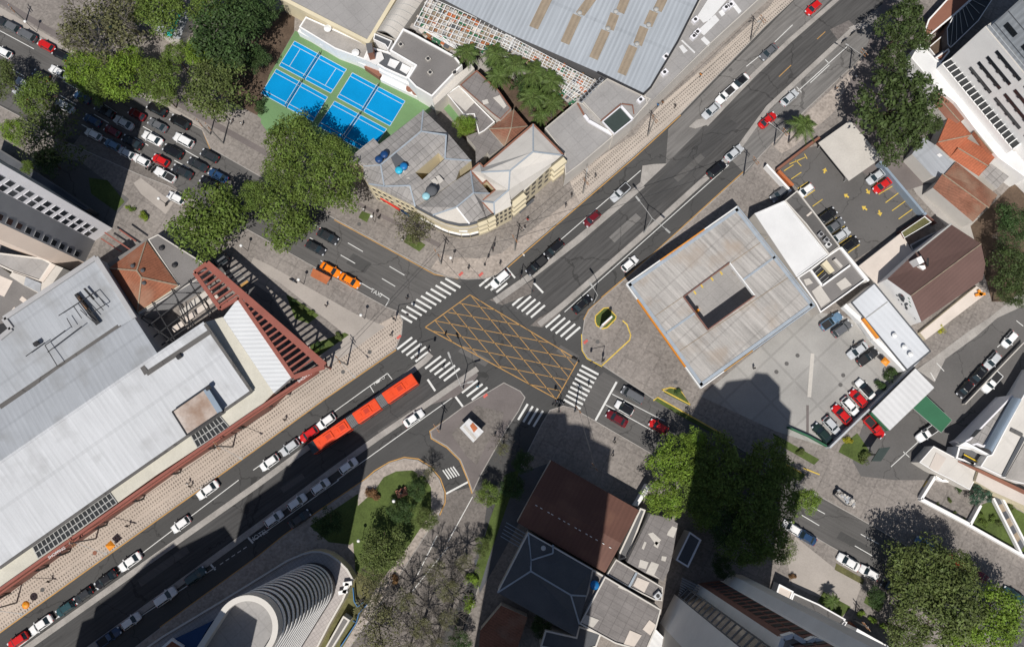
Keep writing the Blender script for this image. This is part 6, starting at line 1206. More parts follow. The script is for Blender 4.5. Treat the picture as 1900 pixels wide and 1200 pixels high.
for a in (
    ('large sparse olive brown tree over the avenue corner at the top left', 'a0', 720, 170, 72, 'brown', 9, 's'), ('olive brown thin crowned tree beside the large sparse one at the top left', 'a0', 900, 110, 45, 'brown', 8, 's'), ('sparse brownish tree next to the pavement at the top left', 'a0', 560, 250, 35, 'brown', 7, 's'),
    ('bright green tree over the car queue, left of two at the kerb', 'a0', 610, 500, 38, 'bright', 7), ('bright green tree over the car queue, right of two at the kerb', 'a0', 880, 560, 42, 'bright', 8), ('shaded green tree half in the tower shadow at the kerb', 'a0', 700, 640, 34, 'mid', 6.5), ('small bright green tree below the sparse brown crown', 'a0', 950, 430, 26, 'bright', 7),
    ('mid green tree at the top edge next to the teal roof', 'a0', 1180, 50, 50, 'mid', 8), ('large dark green tree filling the club garden at the top', 'a0', 1650, 230, 66, 'dark', 10), ('dark green tree at the top edge right of the teal roof', 'a0', 1560, 20, 42, 'mid', 9), ('dark tree between club garden and grey slab roof', 'a0', 1800, 90, 40, 'dark', 9), ('dark green tree above the court entrance', 'b1', 60, -1090, 36, 'dark', 7),
    ('mid green tree at the pavement below the teal roof', 'a0', 1150, 560, 36, 'mid', 7.5), ('lime green crown in the middle of the club garden', 'a0', 1470, 380, 30, 'bright', 8), ('small mid green tree beside the lime crown', 'a0', 1290, 410, 28, 'mid', 7), ('olive green broad tree beside the club pavement', 'a0', 1590, 610, 60, 'olive', 8.5), ('narrow green tree reaching over the kerb towards the cars', 'a0', 1200, 690, 24, 'mid', 6.5), ('dark green tree at the left end of the blue courts', 'a1', 20, 420, 24, 'dark', 5), ('dark tree beside the red soil by the courts', 'a1', 30, 130, 30, 'dark', 6),
    ('green tree cut by the left edge above the car queue', 'a0', -20, 560, 34, 'olive', 7), ('yellow green tree by the cars, upper of the pair at the left edge', 'a0', 270, 690, 38, 'mid', 8), ('wide sparse dark tree leaning over the shaded garden at the left', 'a0', 350, 950, 62, 'olive', 7, 's'), ('small lime tree at the left edge by the pavement', 'a0', 90, 960, 24, 'bright', 6), ('shaded dark tree at the foot of the window tower', 'L', 420, 130, 26, 'dark', 5), ('small yellow green tree beside the tower podium', 'L', 240, 190, 14, 'mid', 4),
    ('largest round tree over the parked cars by the tiled roof hall', 'b0', 1500, 460, 76, 'mid', 8.5), ('tree over the black cars, lowest of the street group', 'b1', 235, 430, 62, 'mid', 8.5), ('tree between the court corner and the grey hipped roof', 'b1', 570, 180, 60, 'mid', 11), ('tree at the corner of the blue courts, topmost of the street group', 'a1', 290, 1030, 58, 'mid', 11.5), ('tree in the middle of the street group by the pavement', 'b1', 210, 110, 42, 'mid', 8.5), ('small tree filling the gap of the street group', 'b1', 0, 290, 32, 'mid', 8), ('tree touching the grey hipped roof at the street group edge', 'a1', 540, 1110, 42, 'mid', 11),
    ('small sparse olive brown tree in front of the cream corner building', 'b1', 1180, 510, 40, 'brown', 5, 's'), ('round bright green tree in the yard behind the hipped roof', 'a1', 1555, 920, 22, 'bright', 6),
    ('tall dark tree at the top right beside the avenue, upper of two', 'a3', 1030, 200, 46, 'arau', 11, 'a'), ('large dark clumpy tree beside the car park, biggest on the right', 'a3', 990, 760, 74, 'arau', 12, 'a'), ('dark clumpy tree at the lower side of the biggest dark tree', 'a3', 960, 1010, 44, 'arau', 9, 'a'), ('dark clumpy tree between the two big dark trees', 'a3', 940, 460, 36, 'arau', 9, 'a'), ('small dark clumpy tree over the blue grey shed', 'a3', 1180, 900, 28, 'arau', 9, 'a'), ('dark tree crown at the top right kerb', 'a3', 1050, 80, 28, 'arau', 10, 'a'),
    ('dark green tree at the right edge behind the brown gable house', 'b3', 1800, 830, 46, 'arau', 8), ('dark green tree at the right edge above the other', 'b3', 1850, 480, 40, 'dark', 8), ('dark tree at the right edge by the lot corner', 'b3', 1820, 1010, 26, 'arau', 7), ('sparse dark tree throwing spotted shade by the tiled roofs', 'b3', 1800, 640, 30, 'dark', 6, 's'),
    ('bright green tree left of the shadow edge above the patchwork roof', 'c2', 1250, 1050, 50, 'bright', 9), ('bright green small tree at the kerb by the red car', 'c2', 1370, 900, 28, 'bright', 7.5), ('bright tree at the end of the patchwork roof', 'd2', 1130, 130, 40, 'bright', 8.5),
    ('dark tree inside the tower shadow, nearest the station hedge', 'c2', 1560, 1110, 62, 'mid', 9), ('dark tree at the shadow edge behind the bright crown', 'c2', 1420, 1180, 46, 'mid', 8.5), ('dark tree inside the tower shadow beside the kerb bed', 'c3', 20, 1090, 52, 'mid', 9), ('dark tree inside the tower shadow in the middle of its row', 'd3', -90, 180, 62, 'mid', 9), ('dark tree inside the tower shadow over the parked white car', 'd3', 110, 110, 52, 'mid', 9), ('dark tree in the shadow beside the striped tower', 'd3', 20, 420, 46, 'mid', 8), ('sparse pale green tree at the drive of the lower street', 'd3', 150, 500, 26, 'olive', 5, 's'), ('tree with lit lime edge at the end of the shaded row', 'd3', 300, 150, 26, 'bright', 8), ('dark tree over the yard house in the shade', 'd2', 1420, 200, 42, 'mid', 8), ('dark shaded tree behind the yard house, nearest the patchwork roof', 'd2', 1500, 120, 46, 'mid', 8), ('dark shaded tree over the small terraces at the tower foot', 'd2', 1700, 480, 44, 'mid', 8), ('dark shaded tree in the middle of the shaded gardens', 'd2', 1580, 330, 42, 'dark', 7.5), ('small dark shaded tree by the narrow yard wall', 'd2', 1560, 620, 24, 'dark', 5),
    ('dark round tree in shadow on the corner of the green lawn', 'd1', 530, 310, 30, 'dark', 6), ('dark green dense tree beside the statue bed on the lawn', 'd1', 1060, 230, 26, 'dark', 4), ('dark shrubby tree above the statue bed', 'd1', 1170, 70, 20, 'dark', 3.5), ('mid green tree at the lawn edge by the cobbled street', 'd1', 1240, 280, 23, 'olive', 4.5), ('broad yellow green tree at the bottom of the lawn', 'd1', 930, 500, 46, 'olive', 6), ('sparse olive tree between lawn and dry ground', 'd1', 850, 690, 30, 'brown', 5, 's'), ('wide sparse brown tree at the bottom edge by the cobbles', 'd1', 900, 1060, 52, 'brown', 6, 's'),
    ('lime green tree at the entrance of the cobbled street', 'd1', 1690, 110, 25, 'mid', 5), ('dark shaded tree between side street and brown gable roof', 'd2', 40, 50, 26, 'dark', 5), ('dark slim tree in the shaded side yard', 'd1', 1640, 480, 18, 'olive', 4), ('dark green conifer like tree in the shaded strip near the side street', 'd2', 120, -130, 22, 'dark', 5), ('shaded tree at the bottom edge by the red cottage', 'd2', 250, 1060, 22, 'dark', 4), ('green tree at the bottom edge next to the gate wall', 'd1', 1480, 1150, 22, 'dark', 4),
    ('big olive green tree over the lower street at the bottom right', 'd3', 1120, 680, 70, 'olive', 9.5), ('wide olive tree in the bottom right cluster, largest crown', 'd3', 1290, 880, 80, 'olive', 10), ('bright green tree at the bottom right corner', 'd3', 1660, 1000, 62, 'bright', 8), ('bright green tree at the bottom edge left of the corner one', 'd3', 1420, 1120, 44, 'bright', 8), ('olive tree at the bottom edge by the white flecked roof', 'd3', 1020, 1090, 48, 'olive', 8), ('olive tree reaching over the red cars', 'd3', 1380, 660, 44, 'olive', 9), ('small shaded tree by the garden drive', 'd3', 800, 850, 20, 'dark', 4),
    ('blue green conifer bush at the corner of the walled yard', 'd3', 1545, 95, 21, 'bluegreen', 3, 'a')):
    tree(*a)
for a in (('round clipped lime bush on the tower forecourt, upper of two', 'b0', 925, 365, 5, 'lime'), ('round clipped lime bush on the tower forecourt, lower and bigger of two', 'b0', 1045, 440, 10, 'lime'), ('low lime hedge bush behind the small clipped bush', 'b0', 960, 380, 7, 'mid'), ('flowering reddish bush at the shadowed lawn corner', 'd1', 855, 90, 14, 'rust'), ('yellow bush on the cream side terrace', 'c3', 1300, 65, 11, 'yellow'), ('yellow green hedge at the lot entrance bed', 'c3', 610, 890, 9, 'yellow'), ('green bush at the corner of the lot entrance bed', 'c3', 740, 1020, 13, 'olive'), ('bush in the sunlit end of the station hedge bed', 'c3', 270, 985, 8, 'olive'), ('dark green round bush in the triangular station bed', 'c2', 1262, 535, 7, 'dark'), ('dark bush behind the row of station cars', 'c3', 850, 500, 11, 'dark'), ('dark spiky bush at the upper end of the station car row', 'c3', 930, 410, 15, 'dark'),
          ('yellow bamboo clump in the white edged planter', 'N', 365, 310, 15, 'yellow'), ('bright hedge bush by the cobbled street in the shade', 'd1', 1570, 720, 14, 'bright'), ('long bright bush below by the cobbled street', 'd1', 1560, 880, 16, 'bright'), ('rusty brown bush beside the cobbled street', 'd1', 1010, 720, 10, 'rust'), ('olive bush in the triangular bed by the sunny path', 'b1', 350, 1110, 8, 'olive'), ('dark red bush in the triangular bed by the sunny path', 'b1', 290, 1070, 7, 'dark'), ('small olive bush at the tip of the triangular bed', 'b1', 420, 1150, 7, 'mid'), ('dark bush in the pergola shadow bed', 'c1', 480, 190, 9, 'dark'), ('green bush in the lit part of the pergola bed', 'c1', 620, 140, 9, 'olive'), ('lime bush at the pergola bed by the pavement corner', 'c1', 450, 240, 8, 'mid'),
          ('yellow green bush under the sparse tree at the corner', 'b1', 1180, 620, 11, 'mid'), ('clipped round bush on the walled lawn, leftmost', 'd3', 1555, 260, 8, 'mid'), ('clipped round bush on the walled lawn, middle', 'd3', 1635, 280, 8, 'mid'), ('low clipped bush on the walled lawn, bottom', 'd3', 1580, 315, 9, 'mid'), ('clipped round bush on the walled lawn beside the ramp', 'd3', 1690, 310, 7, 'olive'), ('bush right of the sloping ramp on the lawn', 'd3', 1780, 190, 8, 'olive'), ('small potted shrub in the walled yard, centre', 'd3', 1333, 150, 5, 'olive'), ('potted shrub at the yard wall, left', 'd3', 1255, 180, 5, 'olive'), ('potted shrub at the yard wall, right of centre', 'd3', 1365, 240, 5, 'olive'), ('potted shrub by the porch in the walled yard', 'd3', 1400, 70, 7, 'dark'), ('potted shrub at the right wall of the yard', 'd3', 1440, 290, 5, 'olive'), ('clipped hedge end by the shaded garden', 'd3', 700, 965, 8, 'bright'), ('clipped hedge middle by the shaded garden', 'd3', 780, 1015, 8, 'bright'), ('clipped hedge lower end by the shaded garden', 'd3', 860, 1060, 8, 'bright'), ('olive bush in the drive bed by the white cars', 'd3', 200, 690, 7, 'rust'), ('dark bush at the club wall near the courts', 'a1', 55, 780, 14, 'dark'), ('yellow flowering bush at the top club garden', 'a1', 60, 75, 15, 'rust')):
    tree(*a, zc=1.0, kind='u', name='bush', cat='bush')
# palms
def palm_mesh(seed, n=13):
    rn = random.Random(seed); mb = MB()
    for i in range(n):
        a = 6.283 * i / n + rn.uniform(-.2, .2); el = rn.uniform(.15, .8); L = rn.uniform(.85, 1.1); d = Vector((math.cos(a), math.sin(a), 0)); sd = Vector((-d.y, d.x, 0)); N_ = 9; pts = []
        for k in range(N_ + 1):
            t = k / N_; pts.append(d * L * (t * math.cos(el * .6)) + Vector((0, 0, L * (t * math.sin(el) - .85 * t * t))))
        for k in range(1, N_ + 1):
            t = k / N_; wl_ = .2 * math.sin(math.pi * min(1, t * .85 + .12)); p = pts[k]; p0 = pts[k - 1]
            for s in (-1, 1):
                for j in range(2):
                    b = p0.lerp(p, .5 * j); tip = b + sd * s * wl_ + d * .1 + Vector((0, 0, -.07)); e = d * .028
                    o = len(mb.v); mb.add([b - e, b + e, tip + e * .4, tip - e * .4], [(0, 1, 2, 3)], 'leaf_palm')
        for k in range(N_): mb.bar(pts[k], pts[k + 1], .02, .015, 'leaf_palm')
    return mb.mesh('crown')
PALM = [palm_mesh(1), palm_mesh(2, 15)]
def palm(label, c, x, y, rp, h):
    px, py = g(c, (x, y))[0]; p = P(px, py, h); r = (P(px + rp, py, h) - p).length; t = thing('palm_tree', label, 'palm', (p.x, p.y, KB), 'palm trees'); i = tcount[0]; tcount[0] += 1
    o = bpy.data.objects.new('crown', PALM[i % 2]); COL.objects.link(o); o.parent = t; o.location = (0, 0, h); o.scale = (r, r, r); o.rotation_euler = (0, 0, i * 1.3)
    MB().tube((p.x, p.y, KB), (p.x, p.y, h + KB), .2, .14, 'bark_pale', 8).build('trunk', t)
for a in (('palm left of the lattice by the terrace roof', 'a1', 1570, 390, 30, 8), ('palm beside the stalls, second from the left', 'a1', 1780, 400, 32, 8), ('palm with dense crown in the middle of the palm grove', 'a2', 60, 480, 30, 8), ('palm at the orange stalls in the grove', 'a2', 200, 540, 34, 8.5), ('palm in the centre of the grove by the grey flat block', 'a2', 330, 600, 32, 8), ('palm low in the grove above the tiled cottage', 'a2', 190, 720, 34, 7.5), ('palm nearest the grey flat block roof', 'a2', 340, 760, 28, 7), ('palm at the lower tip of the grove', 'a2', 250, 850, 22, 6.5), ('palm at the left side of the grove by the old cottage', 'a1', 1800, 560, 30, 7), ('lone palm by the car park entrance with shadow on the avenue', 'a3', 275, 925, 34, 8.5), ('small palm on the lawn bed by the striped tower', 'd3', 480, 870, 19, 3)):
    palm(*a)
for a in (('dark undergrowth tree beneath the palm grove', 'a2', 130, 640, 26, 'dark', 2.5), ('green undergrowth tree at the top of the palm grove', 'a1', 1780, 470, 22, 'dark', 2.5), ('undergrowth tree by the grey block below the palms', 'a2', 290, 690, 24, 'dark', 2.5)): tree(*a)
# bare trees over the cobbled street
def bare(label, c, x, y, rp, h):
    px, py = g(c, (x, y))[0]; p = P(px, py); r = (P(px + rp, py) - p).length; t = thing('bare_tree', label, 'tree', (p.x, p.y, KB), 'bare trees by the cobbled street'); i = tcount[0]; tcount[0] += 1
    o = bpy.data.objects.new('trunk', limbs(i, r * 1.3, h, 7, True)); COL.objects.link(o); o.parent = t
    o2 = bpy.data.objects.new('crown', SPARSE[i % 2]); COL.objects.link(o2); o2.parent = t; o2.scale = (r * .6, r * .6, r * .45); o2.location = (0, 0, h * .8); set_mat(o2, 'leaf_brown')
for a in (('leafless tree in the middle of the cobbled street, between the forked ones', 'd1', 1330, 620, 36, 8), ('leafless tree over the left edge of the cobbled street', 'd1', 1130, 820, 36, 8), ('leafless tree over the right edge of the cobbled street', 'd1', 1420, 940, 34, 8), ('leafless tree at the bottom right of the cobbled street', 'd1', 1330, 1130, 34, 7), ('leafless tree shading the short zebra loop', 'c1', 1310, 1130, 20, 5), ('leafless tree with forked limbs over the middle of the cobbled street', 'd1', 1420, 740, 42, 9), ('leafless tree at the cobbled street edge, upper', 'd1', 1530, 560, 30, 8), ('leafless tree over the lower cobbled street', 'd1', 1230, 1000, 40, 8), ('leafless small tree left of the cobbled street', 'd1', 900, 830, 28, 6), ('leafless tree at the kiosk island edge', 'c1', 1830, 960, 24, 6), ('leafless tree at the bottom of the cobbled street', 'd1', 1130, 1180, 34, 7)): bare(*a)

# ------------------------------------------------------------------ vehicles
def loft(mb, rings, m, caps=True, split=None):
    n = len(rings[0]); o = len(mb.v)
    for r in rings: mb.v += [Vector(p) for p in r]
    k = mb.mi(m)
    for j in range(len(rings) - 1):
        for i in range(n): mb.f.append([o + j * n + i, o + j * n + (i + 1) % n, o + (j + 1) * n + (i + 1) % n, o + (j + 1) * n + i]); mb.m.append(k)
    if caps:
        mb.f.append([o + i for i in range(n)][::-1]); mb.m.append(k); q = o + (len(rings) - 1) * n; mb.f.append([q + i for i in range(n)]); mb.m.append(k)
def car_meshes(L, Wd, h, hood, kind):
    """x forward; shoulder line at .92 m, glasshouse above"""
    sh_ = .92 if kind not in ('suv', 'pickup', 'van') else 1.02
    w2 = Wd / 2; st = []
    for t, wf, zt in ((-1, .62, .72), (-.975, .8, sh_ - .12), (-.9, .93, sh_ - .03), (-.6, 1, sh_), (0, 1, sh_), (.45, 1, sh_ - .02), (.78, .95, sh_ - .12), (.93, .85, sh_ - .2), (.985, .7, sh_ - .3), (1, .55, .6)):
        x = t * L / 2; w = w2 * wf; st.append([(x, -w * .9, .28), (x, -w, .5), (x, -w, zt - .15), (x, -w * .88, zt - .02), (x, 0, zt + .03), (x, w * .88, zt - .02), (x, w, zt - .15), (x, w, .5), (x, w * .9, .28)])
    b = MB(); loft(b, st, 'paint_white')
    for s in (-1, 1): b.box((L * .17, s * (w2 + .09), sh_ + .05), (.16, .2, .14), 'paint_white')
    if kind == 'pickup': cab = (-.12, .42, .02, .28); 
    elif kind == 'sedan': cab = (-.72, .5, -.42, .2)
    elif kind == 'van': cab = (-.95, .72, -.9, .5)
    elif kind == 'suv': cab = (-.93, .48, -.78, .22)
    else: cab = (-.9, .5, -.68, .2)
    x0, x1, x2, x3 = [v * L / 2 for v in cab]; wb, wt = w2 * .9, w2 * .72
    gl = MB(); vs = [(x0, -wb, sh_ - .04), (x1, -wb, sh_ - .06), (x1 + .1, 0, sh_ - .05), (x1, wb, sh_ - .06), (x0, wb, sh_ - .04), (x0 - .06, 0, sh_ - .04), (x2, -wt, h - .03), (x3, -wt, h - .03), (x3 + .07, 0, h - .01), (x3, wt, h - .03), (x2, wt, h - .03), (x2 - .05, 0, h - .01)]
    gl.add(vs, [[i, (i + 1) % 6, 6 + (i + 1) % 6, 6 + i] for i in range(6)] + [[6, 7, 8, 9, 10, 11]], 'car_glass')
    rf = MB(); e = .03
    loft(rf, [[(x2 - .05 - e, -wt * .8, h - .03), (x2 - e, -wt, h - .02), (x3, -wt, h - .02), (x3 + .06, -wt * .8, h - .02), (x3 + .1, 0, h - .005), (x3 + .06, wt * .8, h - .02), (x3, wt, h - .02), (x2 - e, wt, h - .02), (x2 - .05 - e, wt * .8, h - .03), (x2 - .1, 0, h - .01)],
              [(x2 + .02, -wt * .78, h + .02), (x2 + .06, -wt * .9, h + .02), (x3 - .08, -wt * .9, h + .02), (x3 - .02, -wt * .7, h + .025), (x3, 0, h + .03), (x3 - .02, wt * .7, h + .025), (x3 - .08, wt * .9, h + .02), (x2 + .06, wt * .9, h + .02), (x2 + .02, wt * .78, h + .02), (x2, 0, h + .03)]], 'paint_white')
    for s in (-1, 1):     # pillars
        for a, c in ((0, 6), (1, 7)):
            p, q = Vector(vs[a]), Vector(vs[c]); p.y = s * abs(p.y); q.y = s * abs(q.y); rf.bar(p, q, .1, .06, 'paint_white')
        xm = (x0 + x1) / 2; rf.bar((xm, s * wb, sh_ - .04), (xm, s * wt, h - .02), .09, .05, 'paint_white')
    out = {'body': b, 'windows': gl, 'roof': rf}
    if kind == 'pickup':
        bd = MB(); bx0, bx1 = -L / 2 * .93, x0 - .08; bd.box(((bx0 + bx1) / 2, 0, sh_ + .03), (bx1 - bx0, wb * 1.75, .06), 'black_rubber')
        for s in (-1, 1): bd.box(((bx0 + bx1) / 2, s * wb * .95, sh_ + .08), (bx1 - bx0, .1, .16), 'paint_white')
        bd.box((bx0, 0, sh_ + .08), (.1, wb * 1.9, .16), 'paint_white'); out['cargo_bed'] = bd
    wm_ = MB().tube((0, -.11, 0), (0, .11, 0), .32, .32, 'tyre', 14); rm = MB().tube((0, -.12, 0), (0, .12, 0), .19, .19, 'rim', 10)
    hl_ = MB().box((0, 0, 0), (.34, .36, .14), 'headlight'); tl_ = MB().box((0, 0, 0), (.14, .34, .18), 'tail_light')
    meshes = {k: v.mesh(k, smooth=False) for k, v in out.items()}
    meshes['wheel'] = wm_.mesh('wheel'); meshes['rim'] = rm.mesh('rim'); meshes['headlight'] = hl_.mesh('headlight'); meshes['tail_light'] = tl_.mesh('tail_light')
    return meshes, L, w2, sh_
KINDS = {'hatch': car_meshes(3.85, 1.7, 1.48, 0, 'hatch'), 'sedan': car_meshes(4.5, 1.76, 1.46, 0, 'sedan'), 'suv': car_meshes(4.4, 1.84, 1.66, 0, 'suv'), 'pickup': car_meshes(4.9, 1.8, 1.68, 0, 'pickup'), 'van': car_meshes(4.7, 1.85, 1.85, 0, 'van')}
def link(me, name, parent, loc=(0, 0, 0), rz=0):
    o = bpy.data.objects.new(name, me); COL.objects.link(o); o.parent = parent; o.location = loc; o.rotation_euler = (0, 0, rz); return o
VEC = {'w': (536, -382), 'e': (323, -282), 'c': (187, 101), 'd': (222, 134), 'l': (105, -75), 'p': (115, 125), 'r': (110, -125), 'q': (120, 120)}
carn = [0]
def car(c, x, y, vec, colr, kind, label, group='cars on the streets', z=0.004, roof=None):
    px, py = g(c, (x, y))[0]; sg_ = -1 if vec[0] == '-' else 1; v = VEC[vec.strip('-')]
    p = P(px, py, z + .9); d = P(px + v[0] * .1 * sg_, py + v[1] * .1 * sg_, z) - P(px, py, z); rz = math.atan2(d.y, d.x)
    kw = {'hatch': 'hatchback', 'sedan': 'saloon car', 'suv': 'sport utility car', 'pickup': 'pickup truck', 'van': 'van'}[kind]
    cn_ = {'grey': 'dark grey', 'dark': 'charcoal', 'maroon': 'dark red', 'teal': 'dark teal', 'steel': 'steel blue'}.get(colr, colr)
    t = thing('pickup_truck' if kind == 'pickup' else 'van' if kind == 'van' else 'car', cn_ + ' ' + kw + ' ' + label, kw.split()[0] if kind in ('pickup', 'van') else 'car', (p.x, p.y, z), group, rz + random.uniform(-.015, .015))
    me, L, w2, sh_ = KINDS[kind]; s = random.uniform(.97, 1.04); t.scale = (s, s, s)
    for k in ('body', 'windows', 'roof', 'cargo_bed'):
        if k in me:
            o = link(me[k], k, t)
            if k != 'windows':
                for sl_ in o.material_slots:
                    if sl_.material and sl_.material.name == 'paint_white': sl_.link = 'OBJECT'; sl_.material = M['paint_' + (roof if roof and k == 'roof' else colr)]
    for a in (-.6, .62):
        for s_ in (-1, 1):
            wv = link(me['wheel'], 'wheel', t, (a * L / 2, s_ * (w2 - .13), .32)); link(me['rim'], 'rim', wv)
    for s_ in (-1, 1):
        link(me['headlight'], 'headlight', t, (L / 2 * .925, s_ * w2 * .62, sh_ - .26)); link(me['tail_light'], 'tail_light', t, (-L / 2 * .96, s_ * w2 * .66, sh_ - .2))
    return t
Q_ = 'queue of cars on the cross street'; NL = 'cars on the mall side of the avenue'; PL = 'cars parked in the walled car park'; SL = 'cars parked at the filling station'; WL = 'cars waiting on the avenue'
